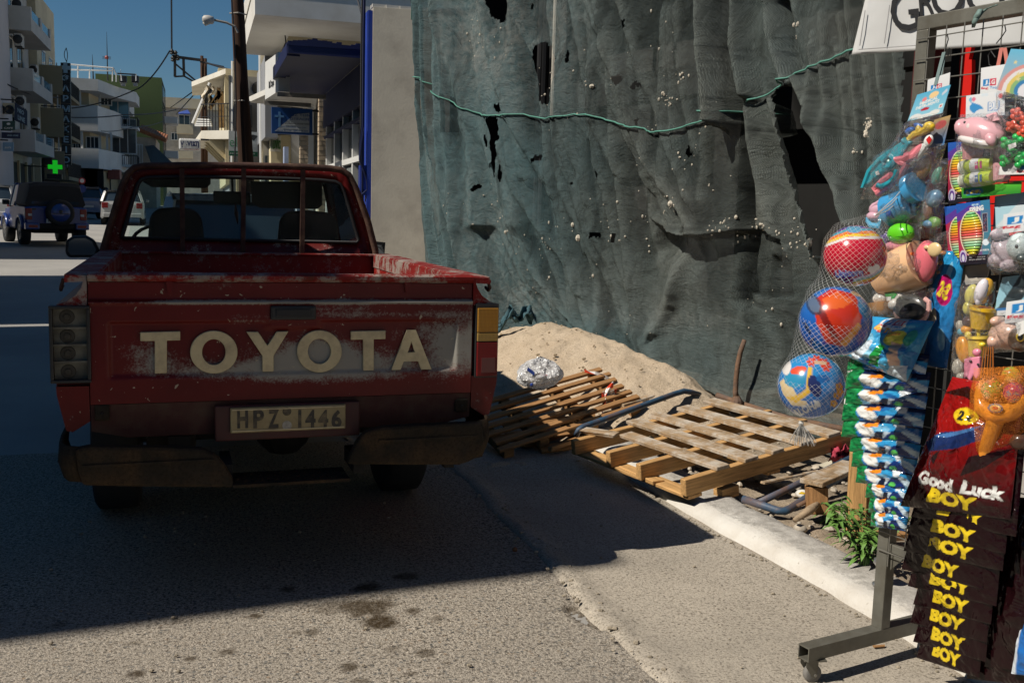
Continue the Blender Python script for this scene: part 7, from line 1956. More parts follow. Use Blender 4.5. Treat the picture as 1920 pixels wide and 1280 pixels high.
def b_red(c):
    c.grad((.42,.006,.02), (.62,.008,.035))
    for k, cc in enumerate(((.75,.72,.70),(.80,.55,.03),(.75,.20,.02),(.05,.35,.45),(.10,.06,.35))):
        c.poly([(0,.62+k*.045),(.35,.76+k*.045),(1,.80+k*.045),(1,.84+k*.045),(.35,.80+k*.045),(0,.66+k*.045)], cc)
    c.ell(.46,.93,.12,.06,(.10,.32,.50)); c.ell(.76,.30,.05,.05,WHT); c.ell(.84,.33,.05,.05,WHT); c.poly([(.71,.29),(.89,.32),(.77,.20)], WHT)
    c.text('Unicorn', .43,.22,.44,.13,(.10,.05,.30),.12,.05); c.text('Unicorn', .425,.225,.42,.115,(.30,.35,.70),.12,.02)
    for k, cc in enumerate(((.75,.2,.02),(.8,.55,.03),(.2,.5,.5),(.5,.5,.7))): c.poly([(.50,.02+k*.03),(.8,.10+k*.035),(1,.26+k*.035),(1,.29+k*.035),(.8,.13+k*.035),(.5,.05+k*.03)], cc)
    return c
def b_mix(c):
    c.grad((.012,.07,.38), (.02,.16,.50)); c.poly([(.18,.78),(.42,.96),(.72,.90),(.86,.66),(.80,.34),(.60,.16),(.40,.20),(.26,.45)], (.55,.035,.012))
    c.poly([(.30,.80),(.5,.92),(.72,.80),(.6,.70),(.4,.66)], (.72,.12,.02)); c.poly([(.58,.20),(.80,.50),(.86,.46),(.66,.16)], (.75,.30,.03)); c.poly([(.25,.62),(.34,.66),(.56,.28),(.48,.26)], (.20,.012,.01))
    c.ell(.20,.72,.10,.16,(.03,.035,.05),.8,.5); c.ell(.20,.72,.07,.12,(.10,.14,.22),1,.5); c.ell(.90,.78,.12,.2,(.03,.20,.40)); c.ell(.80,.92,.12,.05,(.5,.35,.2))
    c.text('CARBON', .13,.40,.20,.055,(.02,.02,.03),-1.0,.05); c.text('RACING', .30,.13,.30,.10,(.015,.03,.10),-.75,.06); return c
def b_blu(c):
    c.grad((.010,.10,.45), (.03,.28,.58))
    for cx, cy in ((.55,.90),(.66,.86),(.70,.80),(.48,.86)):
        for k in range(6): c.ell(cx+.045*math.cos(k*1.05), cy+.045*math.sin(k*1.05), .034,.022,(.62,.05,.02),1,k*1.05)
    for cx, cy in ((.90,.52),(.88,.38),(.84,.26),(.92,.44)):
        for k in range(5): c.ell(cx+.035*math.cos(k*1.26), cy+.035*math.sin(k*1.26), .026,.022,(.55,.28,.03))
    c.poly([(.03,.52),(.14,.62),(.34,.28),(.46,.26),(.44,.18),(.24,.18),(.10,.34)], (.72,.55,.30)); c.poly([(.14,.30),(.30,.22),(.50,.40),(.50,.78),(.44,.78),(.42,.44),(.30,.34)], (.75,.45,.04))
    c.ell(.26,.58,.16,.13,(.03,.26,.45)); c.ell(.30,.72,.12,.06,(.70,.08,.03),1,.3); c.ell(.12,.76,.07,.12,(.70,.66,.62)); c.ell(.55,.50,.09,.17,(.02,.03,.12),1,.35); c.ell(.66,.62,.10,.06,(.02,.12,.35)); c.rect(.52,.83,.70,.88,(.6,.4,.25))
    c.text('ALOHA', .45,.15,.42,.13,WHT,.55,.03)
    for k in range(5): c.ell(.60+.03*math.cos(k*1.26), .24+.03*math.sin(k*1.26), .02,.02,WHT)
    return c
ball('red play ball with a rainbow band and a white heart, topmost in the net bag', 1603, 480, 57, 2.93, b_red)
ball('blue play ball with a big red and orange patch, middle of the net bag', 1566, 603, 66, 2.90, b_mix)
ball('blue play ball with flowers and the word aloha, lowest in the net bag', 1521, 723, 61, 2.88, b_blu)
def netbag_mat():
    q = NB('string_netting'); uv = q.attr('uvm').outputs['Vector']; se = q.n('SeparateXYZ'); q.l(uv, se.inputs[0])
    def lines(sg):
        v = q.math('FRACT', q.math('ADD', q.math('MULTIPLY', se.outputs[0], 1.0), q.math('MULTIPLY', se.outputs[1], sg))); return q.math('LESS_THAN', v, .038)
    k = q.math('MAXIMUM', lines(1.0), lines(-1.0)); tr = q.n('BsdfTransparent'); mx = q.n('MixShader')
    q.col((.62,.62,.60)); q.set(Roughness=.4); q.l(k, mx.inputs[0]); q.l(tr.outputs[0], mx.inputs[1]); q.l(q.b.outputs[0], mx.inputs[2]); q.l(mx.outputs[0], q.out.inputs[0]); return q.m
nbg = thing('net_bag', 'white string net bag holding three play balls beside the rack', 'bag', tuple(at_d(1502,800,2.88)))
prof = [(398,1648,10),(420,1615,48),(450,1604,58),(480,1602,60),(520,1596,60),(545,1580,64),(600,1566,69),(640,1556,66),(668,1542,60),(700,1524,62),(724,1521,64),(755,1519,56),(778,1510,34),(790,1503,10),(796,1501,5)]
rows, uvs = [], []; L = 0; prev = None; n = 72
for py_, pc, r_ in prof:
    D = 2.93-.05*(py_-480)/240; c = at_d(pc, py_, D); rr = r_*D/FPX; view = np.array((CF[0],CF[1],0)); view /= np.linalg.norm(view); rt = np.array((view[1],-view[0],0))
    if prev is not None: L += np.linalg.norm(c-prev)
    prev = c; rows.append([c+rr*(rt*math.cos(a)-view*math.sin(a)) for a in np.linspace(0,2*math.pi,n)]); uvs.append([(34*k/(n-1), L*62, 0) for k in range(n)])
V = np.array(rows)
from itertools import chain
def resample(A, m):
    A = np.array(A); t = np.linspace(0, len(A)-1, m); i = np.minimum(t.astype(int), len(A)-2); f = (t-i)[:,None,None]; return A[i]*(1-f)+A[i+1]*f
V = resample(V, 60); UVm = resample(np.array(uvs), 60)
o = MB().grid(V).build('netting', netbag_mat(), nbg, smooth='all'); at_ = o.data.attributes.new('uvm','FLOAT_VECTOR','POINT'); at_.data.foreach_set('vector', UVm.ravel())
M_STR = mat('white_string', (.60,.58,.54), .6)
g = MB(); rr = np.random.RandomState(3)
for k in range(60):
    x1 = 1478+54*rr.rand(); y1 = 822+16*rr.rand(); g.tube([at_d(1502,793,2.88), at_d(1502+(x1-1502)*.5,808,2.87+.02*rr.rand()), at_d(x1,y1,2.86+.05*rr.rand())], [.0012,.0009,.0005], 3, cap=False)
for (x, y) in ((1690,372),(1712,330),(1700,352)): MB().tube([at_d(1640,405,2.93), (at_d(1640,405,2.93)+Rp(x,y,.06))/2+np.array((0,0,-.01)), Rp(x,y,.034)], .0016, 5).build('cord', M_STR, nbg)
tag(g.build('fringe', M_STR, nbg), kind='stuff'); MB().ball(at_d(1502,793,2.88), .008, 8).build('knot', M_STR, nbg)

# ---- folded foil bags printed in blue, white and green
def cv_blue(seed, head=False):
    c = Cv(220, 120 if not head else 200, (.02,.22,.55)); r = np.random.RandomState(seed); c.grad((.012,.10,.42), (.05,.42,.70))
    for k in range(9): c.ell(r.rand(), r.rand(), .05+.12*r.rand(), .05+.15*r.rand(), (.25,.55,.75) if k % 2 else (.01,.06,.30), .7, r.rand()*3)
    c.poly([(0,0),(.26,0),(.20,.5),(.28,1),(0,1)], (.015,.20,.06))
    for k in range(26): c.ell(.24*r.rand(), r.rand(), .03, .05, (.02,.34,.10) if k % 2 else (.004,.08,.03), .8, r.rand()*3)
    c.poly([(.24,1),(.24,.55),(.60,.75),(1,.6),(1,1)],(.008,.015,.06)); c.ell(.36,.40,.12,.30,WHT,1,.3); c.ell(.55,.26,.10,.2,(.50,.60,.70),1,-.5); c.poly([(.58,.1),(.70,.5),(.86,.45),(.9,.05)],(.008,.03,.16)); c.poly([(.30,.62),(.50,.75),(.52,.60),(.36,.52)], (.85,.28,.02))  # dark navy bands put the shadows between folded bags into the print
    c.poly([(.44,.05),(.52,.42),(.60,.40),(.56,.02)], (.01,.015,.04)); c.poly([(.66,.9),(.74,.5),(.82,.55),(.80,1)], (.70,.74,.78)); c.ell(.70,.18,.05,.12,(.10,.50,.10)); c.ell(.92,.3,.06,.3,(.55,.68,.78),1,.4); c.ell(.04,.8,.05,.10,WHT); c.ell(.05,.78,.02,.05,(.02,.02,.03))
    return c
bpos = [(1588,678,1735,700),(1584,712,1738,735),(1584,742,1735,765),(1578,772,1730,800),(1577,802,1725,830),(1592,830,1722,858),(1596,858,1716,888),(1604,888,1710,918),(1622,916,1706,942),(1628,944,1702,970),(1632,970,1698,994)]
ords = ['uppermost','second','third','fourth','fifth','sixth','seventh','eighth','ninth','tenth','lowest']
for i, (x0, y0, x1, y1) in enumerate(bpos):
    t = toy('foil_bag', '%s of the folded blue and green foil bags stacked on the rack' % ords[i], 'toy bag', x0, y1, .1, 'folded blue and green foil bags on the rack')
    off = .14-.009*i; q = [(x0+6,y0-30),(x1+8,y0-14),(x1,y1+2),(x0,y0+16)]
    foil('foil', t, q, off, .026, cv_blue(i), n=64, wr=.34, seed=i+1)
    V = []; W, _, _ = quad_grid([(q[0][0]-7,q[0][1]+2),(q[0][0]+2,q[0][1]),(q[3][0]+1,q[3][1]),(q[3][0]-8,q[3][1]+1)], 3, 10, off, .0); MB().grid(W).build('seal_edge', mat('silver_seal', (.62,.66,.70), .25, metal=.6), t, solid=.001)
# the large front bag and the upright one behind it with a price
c = Cv(260, 200, (.03,.34,.62)); c.grad((.10,.45,.72), (.03,.30,.60)); r = np.random.RandomState(2)
for k in range(14): c.ell(r.rand(), r.rand()*.7, .06+.1*r.rand(), .05+.1*r.rand(), (.35,.65,.80) if k % 2 else (.015,.12,.45), .6, r.rand()*3)
c.poly([(0,0),(.16,0),(.22,.45),(.12,.75),(0,.7)], (.015,.22,.07)); c.ell(.20,.42,.13,.30,WHT,1,.2); c.ell(.36,.30,.09,.26,(.62,.70,.78),1,-.3); c.poly([(.10,.46),(.22,.56),(.26,.47),(.14,.38)], (.85,.33,.02))
c.poly([(.50,.1),(.58,.55),(.66,.5),(.64,.08)], (.02,.30,.06)); c.ell(.70,.66,.12,.14,(.70,.68,.10)); c.poly([(.68,.60),(.80,.56),(.92,.12),(.82,.08)], (.80,.55,.42)); c.poly([(.80,.2),(.95,.25),(1,0),(.75,0)], (.62,.72,.80)); c.ell(.86,.7,.07,.14,(.05,.40,.30))
c.ell(.52,.90,.20,.12,WHT); jg(c, .52,.88,.30,.14); c.text('Bag Toys', .52,.76,.40,.12,(.62,.05,.05),-.12,.06); c.text('Bag Toys', .52,.765,.385,.105,(.85,.60,.05),-.12,.02)
t = toy('foil_bag', 'large blue foil bag with a white toy brand logo above the folded ones', 'toy bag', 1640, 700, .15); foil('foil', t, [(1622,592),(1752,602),(1700,716),(1568,660)], .16, .05, c, n=150, wr=.5, seed=4)
MB().grid(quad_grid([(1748,600),(1756,602),(1703,719),(1696,716)], 3, 12, .16, .0)[0]).build('seal_edge', MATS['silver_seal'], t, solid=.001)
c = Cv(160, 220, (.03,.30,.58)); c.grad((.03,.16,.48), (.02,.26,.52)); r = np.random.RandomState(8)
for k in range(22): c.ell(r.rand(), r.rand(), .04+.1*r.rand(), .02+.05*r.rand(), (.30,.60,.76) if k % 2 else (.01,.07,.28), .6, r.rand()*3)
c.ell(.62,.66,.24,.12,(.42,.01,.12),1,-.3); c.text('2€', .62,.66,.30,.14,(.80,.62,.04),-.25,.05); c.ell(.50,.42,.10,.08,(.72,.60,.42)); c.ell(.30,.2,.2,.2,(.65,.74,.80),.9); c.poly([(.1,.1),(.3,.4),(.42,.36),(.28,.05)], (.74,.60,.50))
t = toy('foil_bag', 'upright blue foil bag with a dark red price spot between the toys', 'toy bag', 1740, 690, .07); foil('foil', t, [(1768,470),(1812,470),(1775,690),(1690,680)], .075, .02, c, n=90, wr=.5, seed=9)

# ---- maroon bags
def cv_boy(front):
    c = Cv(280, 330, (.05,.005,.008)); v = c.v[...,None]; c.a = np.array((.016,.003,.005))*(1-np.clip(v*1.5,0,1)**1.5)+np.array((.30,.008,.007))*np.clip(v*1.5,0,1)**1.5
    r = np.random.RandomState(1)
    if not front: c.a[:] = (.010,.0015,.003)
    else: c.text('Good', .30,.235,.40,.105,WHT,-.10,.05); c.text('Luck', .76,.205,.38,.105,WHT,-.10,.05)
    c.text('BOY', .48,.105,.46,.115,(.80,.58,.02),-.10,.06)
    if front:
        c.poly([(0,.88),(.30,.96),(.62,.90),(.80,.78),(.62,.82),(.3,.88)], (.03,.006,.004)); c.poly([(.02,.50),(.20,.60),(.62,.66),(.72,.84),(.80,.80),(.72,.60),(.44,.50),(.10,.44)], (.012,.025,.10)); c.poly([(.10,.56),(.40,.63),(.66,.70),(.6,.66),(.3,.57)], (.06,.16,.38)); c.poly([(.55,.30),(.62,.46),(.78,.50),(.98,.55),(.80,.40),(.66,.34)], (.02,.006,.008)); c.poly([(.20,.40),(.30,.48),(.26,.36)], (.02,.008,.01))
        for k in range(7): c.poly([(.8,.62),(.8+.14*math.cos(k*.9),.62+.09*math.sin(k*.9)),(.805,.625)], (.55,.50,.50))
        c.ell(.42,.745,.17,.062,(.82,.55,.02)); c.text('2', .37,.745,.10,.075,(.02,.02,.02),0,.07); c.text('€', .49,.738,.09,.05,(.02,.02,.02),0,.04)
    return c
ords2 = ['first','second','third','fourth','fifth','sixth','seventh','eighth','lowest']
bag_rows = [(962,1708,1905),(994,1700,1885),(1026,1694,1880),(1060,1690,1842),(1092,1702,1868),(1126,1712,1858),(1160,1706,1850),(1196,1712,1848),(1226,1718,1836)]
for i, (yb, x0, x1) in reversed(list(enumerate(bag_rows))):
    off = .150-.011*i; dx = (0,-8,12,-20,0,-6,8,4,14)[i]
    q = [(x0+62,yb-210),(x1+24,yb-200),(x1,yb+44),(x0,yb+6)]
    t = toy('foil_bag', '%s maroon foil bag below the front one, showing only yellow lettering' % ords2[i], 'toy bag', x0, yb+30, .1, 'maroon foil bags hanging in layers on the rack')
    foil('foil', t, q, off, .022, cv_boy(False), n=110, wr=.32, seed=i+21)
    MB().grid(quad_grid([(q[1][0]-4,q[1][1]+90),(q[1][0]+4,q[1][1]+90),(q[2][0]+5,q[2][1]+2),(q[2][0]-3,q[2][1])], 3, 14, off, .0)[0]).build('seal_edge', mat('glitter_seal', (.36,.38,.48), .25, metal=.7), t, solid=.001)
    MB().grid(quad_grid([(q[0][0]-4,q[0][1]+90),(q[0][0]+3,q[0][1]+90),(q[3][0]+3,q[3][1]),(q[3][0]-4,q[3][1])], 3, 14, off, .0)[0]).build('seal_edge', MATS['glitter_seal'], t, solid=.001)
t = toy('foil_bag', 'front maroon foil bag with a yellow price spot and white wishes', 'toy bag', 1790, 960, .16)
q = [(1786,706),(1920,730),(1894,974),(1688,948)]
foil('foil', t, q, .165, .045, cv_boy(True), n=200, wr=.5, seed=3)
for (a, b, c_, d_) in (((1781,710),(1788,708),(1691,950),(1685,948)),((1915,735),(1922,737),(1898,978),(1891,974))):
    MB().grid(quad_grid([a,b,c_,d_], 3, 14, .165, .0)[0]).build('seal_edge', MATS['glitter_seal'], t, solid=.001)
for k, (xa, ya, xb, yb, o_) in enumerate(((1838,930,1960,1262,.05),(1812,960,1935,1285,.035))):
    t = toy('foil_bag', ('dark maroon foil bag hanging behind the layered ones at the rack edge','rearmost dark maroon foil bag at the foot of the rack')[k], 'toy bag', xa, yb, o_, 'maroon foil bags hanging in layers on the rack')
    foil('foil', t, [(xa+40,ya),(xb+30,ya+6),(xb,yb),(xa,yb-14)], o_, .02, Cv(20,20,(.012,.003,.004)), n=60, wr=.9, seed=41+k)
    MB().grid(quad_grid([(xb+26,ya+6),(xb+32,ya+6),(xb+3,yb),(xb-3,yb)], 3, 14, o_, .0)[0]).build('seal_edge', MATS['glitter_seal'], t, solid=.001)
c = Cv(60,120,(.02,.14,.45)); c.ell(.6,.6,.3,.2,(.10,.40,.05)); c.rect(0,0,.1,1,(.6,.65,.7)); t = toy('foil_bag', 'blue and green foil bag just showing at the lower right edge of the rack', 'toy bag', 1905, 1265, .1); foil('foil', t, [(1915,1150),(1990,1150),(1990,1275),(1896,1262)], .06, .02, c, n=40, seed=7)
# ---- left column of bagged toys
G_L = 'bagged toys hanging on the rack'
t = toy('toy_set', 'toy doctor set in a clear bag with a sky blue header card', 'toy', 1690, 370, .1, G_L)
c = Cv(120,100,(.74,.75,.76)); jg(c, .42,.30,.50,.44); card('back_card', t, [(1740,150),(1782,136),(1779,176),(1738,178)], .062, c)
strap(t, [(1770,98),(1768,118),(1760,158)], (.20,.28,.28), .06); strap(t, [(1770,98),(1764,120),(1754,160)], (.20,.28,.28), .064)
c = Cv(160,130,SKY); c.grad((.30,.62,.76),(.10,.42,.64)); c.text('MEDICAL', .46,.62,.52,.13,WHT,.08,.05); c.text('INSTRUMENTS', .46,.47,.66,.12,WHT,.08,.05); c.ell(.42,.32,.13,.06,(.50,.02,.04)); c.ell(.56,.80,.14,.12,(.85,.60,.30)); c.ell(.30,.72,.07,.08,(.80,.25,.25)); c.ell(.2,.12,.16,.09,WHT); c.ell(.45,.06,.2,.08,WHT); c.ell(.75,.1,.16,.1,WHT); c.poly([(.80,.75),(.92,.9),(.96,.8),(.84,.66)],(.55,.62,.72)); c.rect(.84,.22,.94,.36,WHT); c.text('+',.89,.29,.06,.09,(.6,.02,.04),0,.05)
card('header_card', t, [(1720,178),(1783,159),(1767,212),(1702,228)], .085, c)
part('toy_scissors', t, lambda g: (g.pt([(1694,262),(1702,270),(1690,290),(1672,310),(1650,325),(1630,345),(1619,352),(1630,322),(1650,300),(1664,290)], 5, .115), g.pt([(1665,292),(1655,302),(1657,315),(1668,312),(1676,300),(1668,292)], 3.5, .12)), TEAL)
part('blade', t, lambda g: g.pp([(1660,288),(1700,262),(1714,266),(1704,280),(1690,300),(1668,320),(1640,340),(1620,353),(1628,332)], .105, .012), TEAL, bev=.004)
part('toy_clamp', t, lambda g: (g.pt([(1730,275),(1718,282),(1705,296),(1680,300),(1690,305),(1700,310),(1690,325),(1668,345),(1645,362),(1640,355),(1655,340),(1672,328)], 6, .128), g.pe(1660,350,20,9,.125,.012,28)), PINK)
part('clamp_tip', t, lambda g: g.pt([(1700,296),(1718,290),(1730,272)], [9,8,4], .13), PINK)
part('blue_handle', t, lambda g: g.pt([(1682,318),(1678,332),(1668,342),(1652,350),(1645,347)], 4, .142), TEAL)
part('thermometer', t, lambda g: (g.pt([(1716,300),(1730,282),(1736,272)], [4,5,6], .128), g.pe(1741,264,8,12,.13,.009,-25)), WHT)
part('thermometer_screen', t, lambda g: g.pp([(1737,262),(1743,255),(1748,262),(1742,271)], .141, .002), RED_)
part('toy_horn', t, lambda g: (g.pt([(1703,262),(1715,252),(1730,247),(1745,238)], [4,6,6,8], .11), g.pe(1742,237,11,9,.115,.012,20), g.pe(1722,243,5,8,.115,.008)), YEL)
part('blue_piece', t, lambda g: (g.pe(1706,245,10,6,.10,.01,30), g.pe(1722,236,9,5,.10,.01,-20)), BLU)
part('price_tag', t, lambda g: g.pp([(1641,322),(1648,320),(1649,327),(1643,329)], .128, .001), WHT, False)
film(t, [(1708,222),(1772,208),(1690,372),(1612,374)], .10, .07, 3)

t = toy('toy_set', 'clear bag with a round blue toy pot and pink pieces under the doctor set', 'toy', 1690, 430, .1, G_L)
c = Cv(80,90,(.40,.25,.08)); c.grad((.03,.18,.42),(.45,.30,.12)); c.ell(.5,.75,.35,.15,(.5,.1,.1)); card('header_card', t, [(1752,225),(1783,216),(1770,272),(1738,278)], .075, c)
part('toy_lid', t, lambda g: g.cyl((1706,356),(1718,350),24,.12,22), (.06,.33,.62))
part('toy_pot', t, lambda g: (g.pt([(1668,396),(1690,386),(1708,378)], [26,24,22], .10, 16)), (.05,.30,.60))
part('pot_handle', t, lambda g: g.pt([(1672,372),(1664,388),(1672,404)], 4, .13), (.03,.20,.55))
part('dark_cap', t, lambda g: g.cyl((1668,402),(1676,400),8,.135), (.012,.07,.35))
part('pink_piece', t, lambda g: (g.pe(1646,392,16,14,.11,.02,20), g.pe(1640,405,14,9,.115,.02), g.pt([(1636,388),(1650,378),(1656,390)], 4, .12)), (.70,.42,.52))
part('blue_ring', t, lambda g: g.pt([(1628,412),(1640,402),(1656,410),(1650,424),(1634,422),(1628,412)], 5, .115), (.08,.38,.62))
part('wooden_fish', t, lambda g: g.pe(1730,312,15,26,.09,.02,-20), (.36,.17,.05))
part('pink_bear_head', t, lambda g: (g.pe(1700,326,12,11,.10,.02), g.pe(1692,318,4,4,.105,.01), g.pe(1709,318,4,4,.105,.01)), (.62,.33,.40))
film(t, [(1728,272),(1776,268),(1730,420),(1622,428)], .10, .06, 8)

t = toy('toy_set', 'clear bag with a brown brush and pale blue pieces behind the blue pot', 'toy', 1740, 440, .08, G_L)
part('toy_brush', t, lambda g: (g.pe(1734,400,13,20,.085,.015,-22), g.pt([(1738,385),(1746,366)], [6,4], .085)), (.30,.15,.09))
part('pale_blue_piece', t, lambda g: (g.pe(1752,372,14,18,.085,.02,-30), g.pe(1742,420,12,8,.085,.015)), (.12,.30,.48))
part('teal_cup', t, lambda g: (g.pe(1757,330,8,18,.08,.015,-20),), (.10,.45,.32))
part('green_flask', t, lambda g: g.pe(1752,418,13,12,.08,.015), (.20,.45,.10))
film(t, [(1750,300),(1780,296),(1765,450),(1722,446)], .085, .035, 5)

t = toy('toy_set', 'clear bag of toy fruit with a bright green plum and purple grapes', 'toy', 1690, 478, .1, G_L)
part('green_plum', t, lambda g: g.pe(1689,438,24,20,.125,.03,10,18), (.13,.62,.02))
part('plum_seam', t, lambda g: g.pt([(1667,441),(1680,444),(1700,441),(1712,434)], 1.4, .150), (.06,.40,.01))
part('purple_grapes', t, lambda g: (g.pe(1656,452,11,12,.115,.02), g.pe(1664,444,8,8,.118,.015), g.pe(1650,446,6,5,.122,.012)), PUR)
part('pink_slice', t, lambda g: g.pe(1680,460,26,9,.125,.012,8), (.80,.30,.40))
part('blue_fish', t, lambda g: (g.pe(1650,470,16,7,.12,.012,10), g.pp([(1634,468),(1626,462),(1627,476)], .12, .005)), (.02,.24,.55))
part('yellow_piece', t, lambda g: g.pe(1640,448,7,13,.10,.012), (.70,.52,.05))
film(t, [(1645,425),(1730,418),(1722,478),(1628,482)], .10, .05, 6)

t = toy('toy_camera', 'peach coloured toy camera with a rose pink end in a clear bag', 'toy', 1700, 540, .1, G_L)
part('camera_body', t, lambda g: g.pt([(1655,522),(1680,512),(1710,500),(1730,492)], [30,34,36,34], .11, 18), PCH)
part('end_disc', t, lambda g: (g.pe(1735,490,20,40,.125,.03,-8,18),), (.75,.16,.20))
part('lens_flower', t, lambda g: (g.pe(1689,494,17,17,.150,.012), *[g.pe(1689+15*math.cos(k*1.05),494+14*math.sin(k*1.05),6,6,.150,.010) for k in range(6)]), (.85,.22,.05))
part('camera_lens', t, lambda g: g.pe(1689,491,9,9,.162,.006), (.80,.33,.12))
part('camera_strap', t, lambda g: g.pt([(1712,476),(1690,480),(1665,492),(1648,506),(1646,520)], 3, .15), (.80,.18,.03))
part('cream_tab', t, lambda g: (g.pe(1752,468,13,14,.15,.008,-30), g.pe(1738,464,6,4,.15,.006)), (.75,.55,.28))
part('beads', t, lambda g: [g.pe(1646+k*5,538-((k*7) % 11),5,5,.13,.012) for k in range(9)], (.80,.30,.14))
part('red_bead', t, lambda g: g.pe(1644,524,8,10,.135,.012), (.55,.06,.03))
part('label_sticker', t, lambda g: g.pp([(1661,488),(1669,486),(1670,494),(1663,497)], .158, .001), WHT, False)
part('blue_badge', t, lambda g: (g.pp([(1674,480),(1678,472),(1681,478),(1677,486)], .165, .001), g.pp([(1681,477),(1685,469),(1689,474),(1684,482)], .165, .001)), BLU, False)
film(t, [(1648,478),(1762,442),(1748,532),(1640,552)], .11, .075, 9)
t = toy('bead_strip', 'strip of small amber beads in film behind the peach camera', 'toy', 1762, 520, .07, G_L)
part('amber_beads', t, lambda g: [g.pe(1764-k*1.5+(6 if k % 2 else -4),466+k*9,6,5,.08,.01) for k in range(6)], (.70,.28,.05))
film(t, [(1752,440),(1782,430),(1772,522),(1745,528)], .075, .03, 12)

t = toy('toy_kitchen_set', 'toy cooking set with a brown bowl of eggs and a dark lidded pan', 'toy', 1685, 605, .1, G_L)
part('bowl', t, lambda g: (g.pt([(1664,590),(1664,578),(1663,566)], [18,26,30], .115, 18),), (.58,.30,.13))
part('egg', t, lambda g: (g.pe(1650,560,12,11,.135,.02), g.pe(1676,570,13,11,.14,.02), g.pe(1685,556,11,9,.13,.015)), (.78,.74,.68))
part('leaf_piece', t, lambda g: g.pp([(1660,548),(1675,545),(1684,552),(1676,562),(1664,558)], .14, .006), (.02,.35,.06))
part('bread_piece', t, lambda g: g.pp([(1646,572),(1664,566),(1670,578),(1660,588),(1646,586)], .138, .014), (.68,.36,.07), bev=.004)
part('white_tag', t, lambda g: g.pp([(1662,556),(1671,556),(1671,564),(1663,565)], .155, .001), WHT, False)
part('pan', t, lambda g: (g.pe(1708,584,33,25,.125,.03,-8,20),), (.75,.48,.44))
part('pan_lid', t, lambda g: (g.pe(1706,577,31,26,.14,.020,-10,22),), (.075,.075,.07))
part('lid_knob', t, lambda g: g.pp([(1703,574),(1708,572),(1709,582),(1704,584)], .161, .003), (.02,.02,.02))
part('pan_handle', t, lambda g: g.pt([(1734,560),(1742,566),(1742,580),(1734,590)], 4, .135), (.80,.45,.42))
film(t, [(1636,545),(1752,540),(1735,612),(1632,606)], .11, .06, 15)

# ---- right column
G_R = 'toys on cards and in boxes on the rack'
t = toy('bubble_toy', 'pink dolphin bubble blower with two lime bottles on a white and green card', 'toy', 1850, 365, .1, G_R)
c = Cv(120,120,(.76,.77,.78)); jg(c, .36,.34,.52,.40); card('back_card', t, [(1840,128),(1890,120),(1885,178),(1838,180)], .07, c)
strap(t, [(1878,90),(1874,112),(1868,140)], (.62,.20,.16), .07); strap(t, [(1884,90),(1888,116),(1886,140)], (.62,.20,.16), .07)
c = Cv(180,100,(.74,.76,.78)); r = np.random.RandomState(4)
for k in range(16): c.ell(r.rand(), r.rand(), .05, .08, (.62,.72,.80), .7)
c.ell(.28,.36,.16,.26,(.05,.28,.60),1,.5); c.ell(.36,.22,.14,.10,(.70,.74,.78),1,.6); c.poly([(.18,.52),(.12,.70),(.26,.60)], (.05,.28,.60)); c.text('BU', .72,.40,.30,.40,(.05,.22,.50),0,.06); c.text('BU', .715,.41,.26,.34,(.78,.80,.82),0,.02); c.ell(.12,.8,.05,.09,(.2,.5,.65)); c.ell(.2,.8,.05,.09,(.75,.2,.3)); c.ell(.9,.8,.06,.1,(.55,.05,.05))
card('bubble_card', t, [(1812,180),(1884,170),(1884,216),(1811,222)], .085, c)
part('dolphin_body', t, lambda g: (g.pe(1840,248,44,28,.13,.04,-14,20), g.pe(1806,240,12,18,.13,.03), g.pt([(1858,222),(1866,214),(1868,228)], [10,4,8], .13), g.pe(1858,262,10,13,.155,.015,20)), (.72,.40,.44))
part('dolphin_belly', t, lambda g: g.pe(1835,266,38,12,.135,.038,-12,18), (.72,.68,.66))
part('dolphin_cheek', t, lambda g: g.pe(1819,240,8,10,.158,.01,10), (.72,.62,.60))
part('dolphin_eye', t, lambda g: g.pe(1809,230,2.4,3,.158,.004), (.03,.03,.03))
part('blower_stem', t, lambda g: g.pt([(1824,268),(1824,285),(1822,300)], [18,16,15], .10, 14), (.70,.30,.32))
part('blower_leg', t, lambda g: g.pt([(1868,262),(1872,290),(1878,338)], [10,13,14], .095, 12), (.75,.38,.42))
for k, y in enumerate((312,337)):
    part('bubble_bottle', t, lambda g: (g.pt([(1814,y+1),(1822,y),(1852,y-4),(1862,y-5)], [9,12,13,11], .115, 16)), (.52,.66,.05))
    part('bottle_cap', t, lambda g: g.pt([(1803,y+3),(1814,y+1)], [11,12], .115, 14), (.74,.76,.62))
    part('bottle_label', t, lambda g: g.pt([(1826,y-.5),(1842,y-3)], [12.8,13.4], .115, 16), (.70,.72,.74))
    part('label_mark', t, lambda g: (g.pp([(1828,y-8),(1834,y-9),(1834,y+4),(1828,y+5)], .137, .001), g.pp([(1837,y-9),(1841,y-10),(1841,y+3),(1837,y+4)], .137, .001)), (.50,.03,.18) if k == 0 else (.10,.20,.45), False)
c = Cv(140,50,(.05,.35,.03)); c.grad((.03,.26,.03),(.10,.48,.04)); c.ell(.20,.52,.16,.34,(.02,.18,.45)); c.text('Club', .20,.52,.24,.36,(.80,.60,.06),0,.04); c.rect(.45,.3,.95,.42,(.04,.20,.04)); card('green_card', t, [(1803,352),(1916,340),(1914,362),(1804,372)], .105, c)
film(t, [(1800,215),(1892,210),(1880,345),(1798,355)], .12, .05, 4)
t = toy('toy_flower_set', 'red flower shaped toys hanging in film under a rainbow header card', 'toy', 1900, 250, .1, G_R)
c = Cv(120,130,(.10,.36,.56)); c.grad((.40,.42,.46),(.14,.46,.66))
